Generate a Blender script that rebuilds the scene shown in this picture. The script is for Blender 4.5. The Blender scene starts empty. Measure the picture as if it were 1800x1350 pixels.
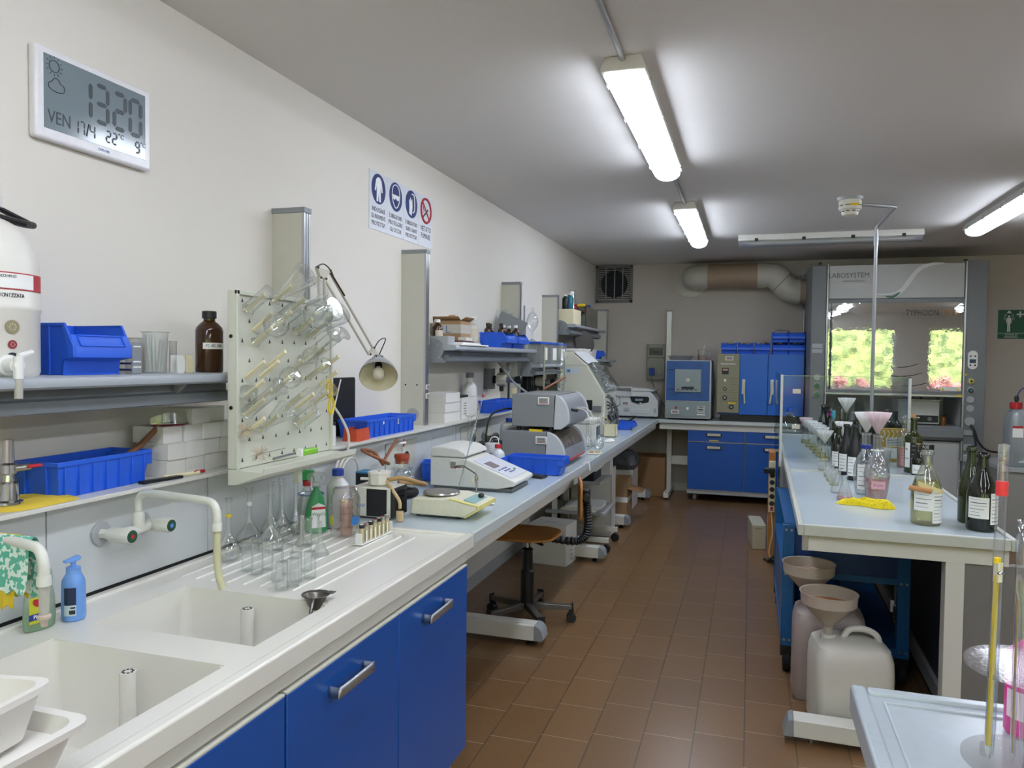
import bpy, math, random
from mathutils import Matrix, Vector
random.seed(7)
S = bpy.context.scene
C = S.collection
PI = math.pi

# ------------------------------------------------------------------ camera
F = 1331.85                      # focal length in pixels of the 1800 x 1350 frame
EYE = Vector((0, 0, 1.55))
def _n(v): return Vector(v).normalized()
_Yc = _n((420, -39, F)); _Xc = _n((4232, 93, -F)); _Zc = -_Xc.cross(_Yc)
if _Zc.y > 0: _Zc = -_Zc
R3 = Matrix((_Xc, _Yc, _Zc))      # camera (x right, y down, z forward) -> room
cam_d = bpy.data.cameras.new('camera'); cam = bpy.data.objects.new('camera', cam_d); C.objects.link(cam)
cam_d.sensor_fit = 'HORIZONTAL'; cam_d.sensor_width = 36; cam_d.lens = F / 1800 * 36
cam_d.clip_start = .05; cam_d.clip_end = 200
right = R3 @ Vector((1, 0, 0)); up = R3 @ Vector((0, -1, 0)); back = R3 @ Vector((0, 0, -1))
mw = Matrix((right, up, back)).transposed().to_4x4(); mw.translation = EYE
cam.matrix_world = mw
S.camera = cam
# a spot of the picture carried onto a plane of the room
def ray(px, py): return R3 @ Vector((px - 900, py - 675, F))
def onz(px, py, z): d = ray(px, py); return EYE + d * ((z - EYE.z) / d.z)
def onx(px, py, x): d = ray(px, py); return EYE + d * (x / d.x)
def ony(px, py, y): d = ray(px, py); return EYE + d * (y / d.y)

# ------------------------------------------------------------------ world, sun, exposure
w = bpy.data.worlds.new('sky'); S.world = w; w.use_nodes = True
nt = w.node_tree; bg = nt.nodes['Background']
sky = nt.nodes.new('ShaderNodeTexSky'); sky.sky_type = 'NISHITA'; sky.sun_disc = False
sky.sun_elevation = math.radians(50); sky.sun_rotation = math.radians(0); sky.dust_density = 2
nt.links.new(sky.outputs[0], bg.inputs[0]); bg.inputs[1].default_value = SKY_STRENGTH = 1.3
sun_d = bpy.data.lights.new('sun', 'SUN'); sun_d.energy = 4.2; sun_d.angle = .02; sun_d.color = (1, .95, .85)
sun = bpy.data.objects.new('sun', sun_d); C.objects.link(sun)
sun.rotation_euler = Vector((-.25, -.62, -.8)).to_track_quat('-Z', 'Y').to_euler(); sun.location = (0, 20, 20)
V = S.view_settings
S.display_settings.display_device = 'sRGB'
V.view_transform = 'Standard'; V.look = 'None'; V.exposure = 0.75; V.gamma = 1; V.use_curve_mapping = False
S.cycles.use_denoising = True; S.cycles.max_bounces = 7; S.cycles.diffuse_bounces = 4; S.cycles.glossy_bounces = 3
S.cycles.transmission_bounces = 4; S.cycles.transparent_max_bounces = 28
S.cycles.caustics_reflective = False; S.cycles.caustics_refractive = False
S.cycles.use_light_tree = True; S.cycles.sample_clamp_indirect = 4

# ------------------------------------------------------------------ materials
def lin(h):
    h = h.lstrip('#'); c = [int(h[i:i+2], 16) / 255 for i in (0, 2, 4)]
    return tuple(x / 12.92 if x <= .04045 else ((x + .055) / 1.055) ** 2.4 for x in c) + (1,)
MATS = {}
def mat(name, col, rough=.5, metal=0, var=.06, scale=40, bump=0, emit=0, spec=.5, alpha=1, coat=0):
    if name in MATS: return MATS[name]
    m = bpy.data.materials.new(name); m.use_nodes = True; t = m.node_tree; b = t.nodes['Principled BSDF']
    c = lin(col)
    tc = t.nodes.new('ShaderNodeTexCoord'); nz = t.nodes.new('ShaderNodeTexNoise'); nz.inputs['Scale'].default_value = scale
    nz.inputs['Detail'].default_value = 3
    t.links.new(tc.outputs['Object'], nz.inputs['Vector'])
    mx = t.nodes.new('ShaderNodeMix'); mx.data_type = 'RGBA'
    mx.inputs[6].default_value = tuple(x * (1 - var) for x in c[:3]) + (1,)
    mx.inputs[7].default_value = tuple(min(1, x * (1 + var)) for x in c[:3]) + (1,)
    t.links.new(nz.outputs['Fac'], mx.inputs[0]); t.links.new(mx.outputs[2], b.inputs['Base Color'])
    b.inputs['Roughness'].default_value = rough; b.inputs['Metallic'].default_value = metal
    b.inputs['Specular IOR Level'].default_value = spec
    if coat: b.inputs['Coat Weight'].default_value = coat; b.inputs['Coat Roughness'].default_value = .05
    if bump:
        bp = t.nodes.new('ShaderNodeBump'); bp.inputs['Strength'].default_value = bump; bp.inputs['Distance'].default_value = .002
        t.links.new(nz.outputs['Fac'], bp.inputs['Height']); t.links.new(bp.outputs[0], b.inputs['Normal'])
    if emit: b.inputs['Emission Color'].default_value = c; b.inputs['Emission Strength'].default_value = emit
    if alpha < 1: b.inputs['Alpha'].default_value = alpha
    MATS[name] = m; return m
def clear(name, tint='#ffffff', edge='#8f9a9a', refl=.9, rough=.02, base=.04, body=0, bodycol='#ffffff', emitn=0):
    """thin clear wall: see-through in the middle, darker and more mirror-like at the rim"""
    if name in MATS: return MATS[name]
    m = bpy.data.materials.new(name); m.use_nodes = True; t = m.node_tree; t.nodes.clear()
    out = t.nodes.new('ShaderNodeOutputMaterial')
    lw = t.nodes.new('ShaderNodeLayerWeight'); lw.inputs['Blend'].default_value = .35
    ramp = t.nodes.new('ShaderNodeMix'); ramp.data_type = 'RGBA'
    ramp.inputs[6].default_value = lin(tint); ramp.inputs[7].default_value = lin(edge)
    pw = t.nodes.new('ShaderNodeMath'); pw.operation = 'POWER'; pw.inputs[1].default_value = 3.2
    t.links.new(lw.outputs['Facing'], pw.inputs[0]); t.links.new(pw.outputs[0], ramp.inputs[0])
    tr = t.nodes.new('ShaderNodeBsdfTransparent'); t.links.new(ramp.outputs[2], tr.inputs[0])
    gl = t.nodes.new('ShaderNodeBsdfGlossy'); gl.inputs['Roughness'].default_value = rough; gl.inputs['Color'].default_value = (1, 1, 1, 1)
    nz = t.nodes.new('ShaderNodeTexNoise'); nz.inputs['Scale'].default_value = 25
    bp = t.nodes.new('ShaderNodeBump'); bp.inputs['Strength'].default_value = .08; bp.inputs['Distance'].default_value = .002
    t.links.new(nz.outputs['Fac'], bp.inputs['Height']); t.links.new(bp.outputs[0], gl.inputs['Normal'])
    fr = t.nodes.new('ShaderNodeFresnel'); fr.inputs['IOR'].default_value = 1.45
    sc = t.nodes.new('ShaderNodeMath'); sc.operation = 'MULTIPLY_ADD'; sc.inputs[1].default_value = refl; sc.inputs[2].default_value = base; sc.use_clamp = True
    t.links.new(fr.outputs[0], sc.inputs[0]); mn = t.nodes.new('ShaderNodeMath'); mn.operation = 'MINIMUM'; mn.inputs[1].default_value = max(.45, base); t.links.new(sc.outputs[0], mn.inputs[0])
    mx = t.nodes.new('ShaderNodeMixShader'); t.links.new(mn.outputs[0], mx.inputs[0])
    last = tr
    if body:
        df = t.nodes.new('ShaderNodeBsdfDiffuse'); df.inputs[0].default_value = lin(bodycol)
        tl = t.nodes.new('ShaderNodeBsdfTranslucent'); tl.inputs[0].default_value = lin(bodycol)
        m1 = t.nodes.new('ShaderNodeMixShader'); m1.inputs[0].default_value = .4
        t.links.new(df.outputs[0], m1.inputs[1]); t.links.new(tl.outputs[0], m1.inputs[2])
        m0 = t.nodes.new('ShaderNodeMixShader'); m0.inputs[0].default_value = body
        t.links.new(tr.outputs[0], m0.inputs[1]); t.links.new(m1.outputs[0], m0.inputs[2]); last = m0
    t.links.new(last.outputs[0], mx.inputs[1]); t.links.new(gl.outputs[0], mx.inputs[2]); t.links.new(mx.outputs[0], out.inputs[0])
    MATS[name] = m; return m

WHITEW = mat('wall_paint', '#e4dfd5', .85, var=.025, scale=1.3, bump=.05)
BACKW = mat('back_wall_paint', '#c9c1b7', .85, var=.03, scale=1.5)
CEIL = mat('ceiling_paint', '#e4e1dc', .9, var=.03, scale=1)
BEIGE = mat('beige_laminate', '#c9c7ba', .45, scale=8, var=.03)
BEIGE2 = mat('light_beige_metal', '#d3d1c9', .4, scale=10, var=.03)
PANELG = mat('grey_white_laminate', '#c9cccb', .4, scale=9, var=.025)
STEELB = mat('bench_laminate', '#bac6cc', .22, scale=6, var=.03)
EDGE = mat('bench_edging', '#c3cbcc', .3, scale=9, var=.03)
SINKW = mat('sink_resin', '#e3e0d6', .22, scale=7, var=.02, coat=.2)
BLUE = mat('blue_lacquer', '#154f9f', .3, scale=7, var=.04)
BINB = mat('blue_bin_plastic', '#2660d8', .38, scale=15, var=.06)
GREYP = mat('grey_plastic', '#8b8f93', .45, var=.05)
GREYD = mat('dark_grey_lacquer', '#6d6f70', .45, var=.05)
GREYM = mat('mid_grey', '#a5a8a9', .4, var=.04)
ALU = mat('aluminium', '#b9bbbd', .28, metal=.85, var=.03)
CHROME = mat('chrome', '#d8d8d8', .12, metal=1, var=.02)
STEEL = mat('stainless_steel', '#b0aea9', .28, metal=.9, var=.05)
BLACK = mat('black_plastic', '#17181a', .4, var=.1)
BLACKM = mat('black_matte', '#101113', .8, var=.1)
WHITE = mat('white_plastic', '#e9e9e5', .35, var=.02)
PAPER = mat('paper', '#eeeeea', .8, var=.02)
CARTON = mat('white_carton', '#dcdad5', .8, var=.03)
BROWNC = mat('brown_carton', '#a98a66', .85, var=.06)
KRAFT = mat('kraft_carton', '#8d6a47', .85, var=.08)
CREAM = mat('cream_plastic', '#ece3c0', .5, var=.04)
WOOD = mat('beech_plywood', '#b57b3c', .35, var=.14, scale=14)
RED = mat('red_plastic', '#b5202a', .4)
GREEN = mat('green_plastic', '#2b8a52', .4)
INK = mat('ink_black', '#26282b', .7)
INKG = mat('ink_grey', '#8a8d90', .7)
INKB = mat('ink_blue', '#3a6fb0', .6)
YELLOW = mat('yellow_plastic', '#e8c81d', .5)
SIGNB = mat('sign_blue', '#14296a', .5)
GLASS = clear('clear_glass')
GLASSE = clear('lab_glass', tint='#fbfdfd', edge='#8f9998', refl=1.3, base=.07)
FROST = clear('frosted_plastic', tint='#f4f6f4', edge='#b9bfbd', body=.2, bodycol='#e6e8e6', rough=.25, refl=.5)
MILKY = clear('milky_plastic', tint='#f0efe8', edge='#c9c8c0', body=.8, bodycol='#e2dfd6', rough=.3, refl=.5)
ACRYL = clear('acrylic_sheet', tint='#f6f9f9', edge='#cfd8d8', refl=.35, base=0)
DARKG = mat('dark_bottle_glass', '#14180c', .06, var=.1, spec=.6)
GREENG = mat('green_bottle_glass', '#2b3314', .07, var=.15, spec=.6)
BROWNG = mat('brown_bottle_glass', '#3b2008', .1, var=.25, scale=12, spec=.6)
BLACKG = mat('black_frosted_bottle', '#17181b', .3, var=.05, spec=.5)

# ------------------------------------------------------------------ mesh helpers
class MB:
    def __init__(s, M=None): s.v = []; s.f = []; s.mi = []; s.M = M or Matrix()
    def add(s, vs, fs, mi=0, M=None):
        k = len(s.v); T = s.M @ M if M is not None else s.M
        s.v += [T @ Vector(p) for p in vs]; s.f += [tuple(k + i for i in q) for q in fs]; s.mi += [mi] * len(fs)
        return s
    def box(s, x0, x1, y0, y1, z0, z1, mi=0, M=None):
        if x0 > x1: x0, x1 = x1, x0
        if y0 > y1: y0, y1 = y1, y0
        if z0 > z1: z0, z1 = z1, z0
        vs = [(x, y, z) for z in (z0, z1) for y in (y0, y1) for x in (x0, x1)]
        return s.add(vs, [(0, 2, 3, 1), (4, 5, 7, 6), (0, 1, 5, 4), (2, 6, 7, 3), (0, 4, 6, 2), (1, 3, 7, 5)], mi, M)
    def bx(s, cx, cy, cz, sx, sy, sz, mi=0, M=None):
        return s.box(cx - sx/2, cx + sx/2, cy - sy/2, cy + sy/2, cz - sz/2, cz + sz/2, mi, M)
    def lathe(s, prof, c=(0, 0, 0), n=28, mi=0, M=None, sq=0, wob=None):
        """prof: (radius, height) pairs; wob(angle, radius, z) alters the radius; sq squares the section"""
        vs = []; fs = []
        for r, z in prof:
            for i in range(n):
                a = 2 * PI * i / n; rr = r
                if sq: rr = r * (1 / max(abs(math.cos(a)), abs(math.sin(a))) * sq + (1 - sq))
                if wob: rr = wob(a, rr, z)
                vs.append((c[0] + rr * math.cos(a), c[1] + rr * math.sin(a), c[2] + z))
        for j in range(len(prof) - 1):
            for i in range(n):
                a, b = j * n + i, j * n + (i + 1) % n
                fs.append((a, b, b + n, a + n))
        if prof[0][0] > 1e-5 and prof[0][0] != -1 and not getattr(s, 'open0', False): fs.append(tuple(range(n - 1, -1, -1)))
        if not getattr(s, 'open1', False) and prof[-1][0] > 1e-5: fs.append(tuple(range((len(prof) - 1) * n, len(prof) * n)))
        return s.add(vs, fs, mi, M)
    def tube(s, pts, r, n=10, mi=0, closed=False, caps=True):
        P = [Vector(p) for p in pts]; k = len(P); rs = r if isinstance(r, (list, tuple)) else [r] * k
        vs = []; fs = []; nrm = None
        for i in range(k):
            if closed: t = P[(i + 1) % k] - P[i - 1]
            else: t = P[min(i + 1, k - 1)] - P[max(i - 1, 0)]
            t = t.normalized() if t.length > 1e-9 else Vector((0, 0, 1))
            if nrm is None:
                nrm = t.orthogonal().normalized()
            else:
                nrm = nrm - t * nrm.dot(t); nrm = nrm.normalized() if nrm.length > 1e-6 else t.orthogonal().normalized()
            b = t.cross(nrm)
            for j in range(n):
                a = 2 * PI * j / n
                vs.append(P[i] + (nrm * math.cos(a) + b * math.sin(a)) * rs[i])
        rng = k if closed else k - 1
        for i in range(rng):
            for j in range(n):
                a = i * n + j; b2 = i * n + (j + 1) % n; c = ((i + 1) % k) * n + (j + 1) % n; d = ((i + 1) % k) * n + j
                fs.append((a, b2, c, d))
        if caps and not closed: fs += [tuple(range(n - 1, -1, -1)), tuple(range((k - 1) * n, k * n))]
        return s.add(vs, fs, mi)
    def cyl(s, p0, p1, r, n=20, mi=0, r1=None): return s.tube([p0, p1], [r, r if r1 is None else r1], n, mi)
    def prism(s, poly, ax, a, b, mi=0, M=None):
        k = len(poly)
        def P(u, v, t): return {'x': (t, u, v), 'y': (u, t, v), 'z': (u, v, t)}[ax]
        ar = sum(poly[i][0] * poly[(i + 1) % k][1] - poly[(i + 1) % k][0] * poly[i][1] for i in range(k))
        if (ar < 0) != (ax == 'y'): poly = poly[::-1]
        if a > b: a, b = b, a
        vs = [P(u, v, a) for u, v in poly] + [P(u, v, b) for u, v in poly]
        fs = [tuple(range(k - 1, -1, -1)), tuple(range(k, 2 * k))] + [(i, (i + 1) % k, k + (i + 1) % k, k + i) for i in range(k)]
        return s.add(vs, fs, mi, M)
    def build(s, name, mats, parent=None, bev=0, seg=2, solid=0, ang=35, flat=False):
        me = bpy.data.meshes.new(name); me.from_pydata([tuple(v) for v in s.v], [], s.f); me.update()
        for m in (mats if isinstance(mats, (list, tuple)) else [mats]): me.materials.append(m)
        me.polygons.foreach_set('material_index', s.mi)
        if not flat:
            me.polygons.foreach_set('use_smooth', [True] * len(me.polygons))
            me.set_sharp_from_angle(angle=math.radians(ang))
        o = bpy.data.objects.new(name, me); C.objects.link(o)
        if parent: o.parent = parent
        if bev:
            b = o.modifiers.new('edges', 'BEVEL'); b.width = bev; b.segments = seg; b.limit_method = 'ANGLE'; b.angle_limit = math.radians(40)
        if solid:
            q = o.modifiers.new('wall', 'SOLIDIFY'); q.thickness = solid; q.offset = -1
        return o
class MBO(MB):
    open0 = False; open1 = True
def curve(pts, k=8, closed=False):
    P = [Vector(p) for p in pts]; n = len(P); out = []
    for i in range(n if closed else n - 1):
        g = (lambda j: P[j % n]) if closed else (lambda j: P[max(0, min(n - 1, j))])
        a, b, c, d = g(i - 1), g(i), g(i + 1), g(i + 2)
        for j in range(k):
            t = j / k
            out.append(.5 * ((2 * b) + (c - a) * t + (2 * a - 5 * b + 4 * c - d) * t * t + (3 * b - a - 3 * c + d) * t ** 3))
    if not closed: out.append(P[-1])
    return out
def rot(rx=0, ry=0, rz=0, t=(0, 0, 0)):
    return Matrix.Translation(t) @ Matrix.Rotation(rz, 4, 'Z') @ Matrix.Rotation(ry, 4, 'Y') @ Matrix.Rotation(rx, 4, 'X')
def axes(x, y, o=(0, 0, 0)):
    x = Vector(x).normalized(); y = Vector(y); y = (y - x * y.dot(x)).normalized(); z = x.cross(y)
    m = Matrix((x, y, z)).transposed().to_4x4(); m.translation = o; return m
def along(d, o=(0, 0, 0)):                       # local z laid along d
    z = Vector(d).normalized(); x = z.orthogonal().normalized(); y = z.cross(x)
    m = Matrix((x, y, z)).transposed().to_4x4(); m.translation = o; return m
def tag(o, label, cat, group=None, kind=None):
    o['label'] = label; o['category'] = cat
    if group: o['group'] = group
    if kind: o['kind'] = kind
    return o
def thing(name, label, cat, loc=(0, 0, 0), rz=0, group=None):
    o = bpy.data.objects.new(name, None); o.empty_display_size = .02; C.objects.link(o); o.location = loc; o.rotation_euler = (0, 0, rz)
    return tag(o, label, cat, group)
def struct(o, kind='structure'): o['kind'] = kind; return o
def copy_tree(o, parent=None):
    c = o.copy(); C.objects.link(c)
    if parent: c.parent = parent
    for ch in list(o.children): copy_tree(ch, c)
    return c
def dup(o, loc, rz=None, label=None, group=None):
    c = copy_tree(o); c.location = loc
    if rz is not None: c.rotation_euler = (0, 0, rz)
    if label: c['label'] = label
    if group: c['group'] = group
    return c
FACE_X = lambda o: axes((0, 1, 0), (0, 0, 1), o)      # print on a face that looks toward +X
FACE_Y = lambda o: axes((1, 0, 0), (0, 0, 1), o)      # print on a face that looks toward -Y
def text(s, size, M, m, parent, name='lettering', sx=1, align='CENTER', ext=.0003):
    cu = bpy.data.curves.new(name, 'FONT'); cu.body = s; cu.size = size; cu.align_x = align; cu.align_y = 'CENTER'; cu.extrude = ext
    cu.resolution_u = 2
    tmp = bpy.data.objects.new(name + '_curve', cu); me = bpy.data.meshes.new_from_object(tmp); bpy.data.objects.remove(tmp); bpy.data.curves.remove(cu)
    me.name = name; me.materials.clear(); me.materials.append(m); o = bpy.data.objects.new(name, me); C.objects.link(o)
    if parent: o.parent = parent
    o.matrix_local = M @ Matrix.Diagonal((sx, 1, 1, 1)); return o
def lines(mb, M, w, h, n, mi=0, seed=0, t=.0006):
    """rows of small print as short bars on the face given by M (x right, y up, z out)"""
    r = random.Random(seed)
    for i in range(n):
        y = h / 2 - (i + .5) * h / n; x = -w / 2
        while x < w / 2 - w * .06:
            l = min(w * r.uniform(.08, .25), w / 2 - x); mb.bx(x + l / 2, y, t / 2, l * .85, h / n * .38, t, mi, M); x += l

# ------------------------------------------------------------------ the room
XL, XR, YB, YR, ZC = -1.87, 5.6, 9.25, -2.5, 2.71
def floor_mat():
    m = bpy.data.materials.new('floor_tiles'); m.use_nodes = True; t = m.node_tree; b = t.nodes['Principled BSDF']
    N = t.nodes.new; L = t.links.new
    geo = N('ShaderNodeNewGeometry'); sp = N('ShaderNodeSeparateXYZ'); L(geo.outputs['Position'], sp.inputs[0])
    def M(op, a, b2=None, c=None):
        n = N('ShaderNodeMath'); n.operation = op
        for i, q in enumerate((a, b2, c)):
            if q is None: continue
            if isinstance(q, (int, float)): n.inputs[i].default_value = q
            else: L(q, n.inputs[i])
        return n.outputs[0]
    u = M('DIVIDE', M('SUBTRACT', sp.outputs[0], .0035), .1995); k = M('FLOOR', u); fu = M('SUBTRACT', u, k)
    v = M('SUBTRACT', M('DIVIDE', M('SUBTRACT', sp.outputs[1], .283), .3), M('MULTIPLY', k, .25)); j = M('FLOOR', v); fv = M('SUBTRACT', v, j)
    g1 = M('LESS_THAN', fu, .022); g2 = M('LESS_THAN', fv, .013)
    cb = N('ShaderNodeCombineXYZ'); L(k, cb.inputs[0]); L(j, cb.inputs[1])
    wn = N('ShaderNodeTexWhiteNoise'); wn.noise_dimensions = '2D'; L(cb.outputs[0], wn.inputs['Vector'])
    nz = N('ShaderNodeTexNoise'); nz.inputs['Scale'].default_value = 60; nz.inputs['Detail'].default_value = 6; L(geo.outputs['Position'], nz.inputs['Vector'])
    n2 = N('ShaderNodeTexNoise'); n2.inputs['Scale'].default_value = 3; L(geo.outputs['Position'], n2.inputs['Vector'])
    def mix(f, a, c):
        n = N('ShaderNodeMix'); n.data_type = 'RGBA'
        if isinstance(f, float): n.inputs[0].default_value = f
        else: L(f, n.inputs[0])
        for i, q in ((6, a), (7, c)):
            if isinstance(q, str): n.inputs[i].default_value = lin(q)
            else: L(q, n.inputs[i])
        return n.outputs[2]
    c1 = mix(nz.outputs['Fac'], '#664829', '#856440'); c2 = mix(wn.outputs['Value'], '#6a4d2f', '#80603e')
    c3 = mix(.45, c1, c2); c4 = mix(n2.outputs['Fac'], c3, '#7a6450'); c4b = mix(.35, c3, c4)
    c5 = mix(M('MULTIPLY', g1, .85), c4b, '#3d3128'); c6 = mix(g2, c5, '#a8937a')
    L(c6, b.inputs['Base Color'])
    b.inputs['Roughness'].default_value = .3; b.inputs['Specular IOR Level'].default_value = .5
    gm = M('MAXIMUM', g1, g2); hh = M('SUBTRACT', M('MULTIPLY', nz.outputs['Fac'], .12), gm)
    bp = N('ShaderNodeBump'); bp.inputs['Strength'].default_value = .35; bp.inputs['Distance'].default_value = .002; L(hh, bp.inputs['Height']); L(bp.outputs[0], b.inputs['Normal'])
    return m
struct(MB().box(XL - .1, XR + .1, YR - .1, YB + .1, -.1, 0).build('floor', floor_mat()))
struct(MB().box(XL - .1, XR + .1, YR - .1, YB + .1, ZC, ZC + .12).build('ceiling', CEIL))
struct(MB().box(XL - .12, XL, YR - .1, YB + .1, 0, ZC).build('wall_left', WHITEW))
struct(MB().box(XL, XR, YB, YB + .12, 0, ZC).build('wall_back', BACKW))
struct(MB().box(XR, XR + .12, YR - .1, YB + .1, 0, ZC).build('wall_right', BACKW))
WIN = [(-1.2, 1.0, .95, 2.37), (1.62, 3.18, .95, 2.37), (3.84, 4.9, .95, 2.37)]
mb = MB(); xs = [XL] + [q for a in WIN for q in a[:2]] + [XR]
for i in range(0, len(xs), 2): mb.box(xs[i], xs[i + 1], YR - .2, YR, 0, ZC)
for a in WIN: mb.box(a[0], a[1], YR - .2, YR, 0, a[2]); mb.box(a[0], a[1], YR - .2, YR, a[3], ZC)
struct(mb.build('wall_rear', WHITEW))
PANE = clear('window_pane', tint='#f5f8f6', edge='#d8e0dc', refl=.7, base=.02)
for i, a in enumerate(WIN):
    f = MB(); t = .05
    f.box(a[0], a[1], YR - .12, YR - .05, a[2], a[2] + t); f.box(a[0], a[1], YR - .12, YR - .05, a[3] - t, a[3])
    f.box(a[0], a[0] + t, YR - .12, YR - .05, a[2], a[3]); f.box(a[1] - t, a[1], YR - .12, YR - .05, a[2], a[3])
    o = struct(f.build('window_%d' % (i + 1), WHITE))
    MB().box(a[0] + t, a[1] - t, YR - .09, YR - .085, a[2] + t, a[3] - t).build('pane', PANE, o)
    ld = bpy.data.lights.new('daylight', 'AREA'); ld.shape = 'RECTANGLE'; ld.size = a[1] - a[0]; ld.size_y = a[3] - a[2]; ld.cycles.is_portal = True
    lo = bpy.data.objects.new('daylight_%d' % (i + 1), ld); C.objects.link(lo); lo.location = ((a[0] + a[1]) / 2, YR - .22, (a[2] + a[3]) / 2); lo.rotation_euler = (PI / 2, 0, 0)
# the planted bank behind the room, mirrored in the fume hood's sash
def leafmat(name, a, b_, sc):
    m = bpy.data.materials.new(name); m.use_nodes = True; t = m.node_tree; b = t.nodes['Principled BSDF']
    tc = t.nodes.new('ShaderNodeTexCoord'); n = t.nodes.new('ShaderNodeTexNoise'); n.inputs['Scale'].default_value = sc; n.inputs['Detail'].default_value = 6
    r = t.nodes.new('ShaderNodeValToRGB'); r.color_ramp.elements[0].position = .38; r.color_ramp.elements[1].position = .62
    r.color_ramp.elements[0].color = lin(a); r.color_ramp.elements[1].color = lin(b_)
    t.links.new(tc.outputs['Object'], n.inputs['Vector']); t.links.new(n.outputs['Fac'], r.inputs[0]); t.links.new(r.outputs[0], b.inputs['Base Color']); b.inputs['Roughness'].default_value = .8
    return m
LEAF = leafmat('bank_leaves', '#47552f', '#a3ab62', 5); PINKL = leafmat('pink_shrub_leaves', '#7c4a3c', '#e79a96', 12)
mb = MB(); vs = []; fs = []; r = random.Random(3); nx, nz = 60, 40
for j in range(nz):
    for i in range(nx):
        vs.append((-4 + i * 14 / (nx - 1), -6.2 - j * .11 + r.uniform(-.12, .12), .0 + j * .16 + r.uniform(-.1, .1)))
for j in range(nz - 1):
    for i in range(nx - 1): k = j * nx + i; fs.append((k, k + nx, k + nx + 1, k + 1))
struct(mb.add(vs, fs).build('terrain_bank', LEAF))
struct(MB().box(-8, 14, -12, YR - .3, -.4, -.12).build('ground_outside', mat('paving_outside', '#9a958c', .9)))
for i, (x, h) in enumerate(((1.6, 1.0), (2.6, 1.25), (3.55, .95), (4.5, 1.35), (5.4, 1.1), (.4, 1.2), (-.8, 1.1))):
    q = random.Random(i)
    mb = MB()
    for j in range(40):
        c = (q.uniform(-.38, .38), q.uniform(-.3, .3), q.uniform(.3, h)); rr = q.uniform(.08, .17)
        mb.lathe([(0, -rr), (rr * .8, -rr * .6), (rr, 0), (rr * .7, rr * .65), (0, rr)], c, 6)
    o = mb.build('pink_shrub', PINKL, flat=True); o.location = (x, -5.3, -.12)
    tag(o, 'pink flowering shrub outside the windows, seen mirrored in the fume hood sash', 'shrub', 'pink shrubs outside the windows')
    o.location.z = -.13; mb = MB().cyl((0, 0, 0), (0, 0, .5), .04); mb.build('stem', mat('bark', '#5b4634', .9), o)
# baseboards
struct(MB().box(XL, XR, YB - .015, YB, 0, .09).build('baseboard_back', BEIGE2))
# fan grille high on the back wall
t = thing('ventilation_grille', 'square grey extractor fan grille high in the back wall corner', 'vent', (-1.615, YB, 2.478))
mb = MB(); mb.bx(0, -.012, .208, .455, .024, .034).bx(0, -.012, -.208, .455, .024, .034).bx(-.21, -.012, 0, .034, .024, .45).bx(.21, -.012, 0, .034, .024, .45)
mb.build('frame', mat('grille_grey', '#6f7273', .5), t, bev=.002)
mb = MB()
for x in (-.1, .005, .105): mb.bx(x, -.014, 0, .012, .012, .4)
mb.build('bar', GREYP, t)
mb = MB()
for k in range(18): mb.add([(-.2, -.004, -.2 + k * .0222), (.2, -.004, -.2 + k * .0222), (.2, -.012, -.2 + k * .0222 + .012), (-.2, -.012, -.2 + k * .0222 + .012)], [(0, 1, 2, 3)])
mb.build('louvre', mat('louvre_grey', '#303436', .6), t)
MB().cyl((0, -.001, 0), (0, -.003, 0), .165, 32).build('fan', BLACKM, t)

# ------------------------------------------------------------------ ceiling lights
TUBE = mat('lit_diffuser', '#e8f0ff', .4, emit=18, var=0)
def batten(name, label, loc, L, rz, lit=True, group=None):
    t = thing(name, label, 'light', loc, rz, group); h = L / 2
    sec = [(-.07, 0), (.07, 0), (.086, -.04), (.086, -.054), (-.086, -.054), (-.086, -.04)]
    mb = MB().prism(sec, 'y', -h, h); mb.build('housing', mat('lamp_housing', '#dcdad3', .4), t, bev=.004)
    a = [(-.074, -.054)] + [(-.074 * math.cos(k * PI / 8) , -.062 - .044 * math.sin(k * PI / 8)) for k in range(9)] + [(.074, -.054)]
    if lit:
        MB().prism(a, 'y', -h + .05, h - .05).build('diffuser', TUBE, t)
        for s in (-1, 1):
            MB().prism([(x * .99, z) for x, z in a], 'y', s * (h - .05), s * (h - .005)).build('end_cap', mat('diffuser_end', '#eef4f8', .2, emit=1.0), t, bev=.006)
    else:
        MB().prism(a, 'y', -h + .01, h - .01).build('diffuser', clear('diffuser_clear', tint='#e8eced', edge='#aeb4b6', body=.25), t)
        mb = MB()
        for s in (-1, 1): mb.cyl((s * .03, -h + .06, -.075), (s * .03, h - .06, -.075), .013)
        mb.build('tube', WHITE, t)
        mb = MB()
        for s in (-1, 1):
            for e in (-1, 1): mb.cyl((s * .03, e * (h - .07), -.075), (s * .03, e * (h - .03), -.075), .015)
        mb.build('tube_holder', mat('holder_blue', '#3440a0', .5), t)
    for k in range(4):
        for s in (-1, 1): MB().bx(s * .087, -h + .16 + k * (L - .32) / 3, -.05, .006, .03, .028).build('clip', ALU if lit else BLACK, t)
    return t
l1 = batten('ceiling_light', 'lit fluorescent batten nearest the camera, its end fed by a grey conduit', (-.49, 3.74, ZC), 1.66, 0)
batten('ceiling_light', 'lit fluorescent batten further down the left row, beyond the biggest one', (-.485, 6.5, ZC), 1.66, 0)
batten('ceiling_light', 'lit fluorescent batten above the fume hood side, cut by the right edge', (1.74, 6.35, ZC), 1.62, 0)
batten('ceiling_light', 'unseen fluorescent batten added out of view to brighten the foreground', (-.49, .95, ZC), 1.66, 0, group='lights behind the viewer')
batten('ceiling_light', 'unseen fluorescent batten added out of view to brighten the foreground', (1.74, 3.5, ZC), 1.62, 0, group='lights behind the viewer')
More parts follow.
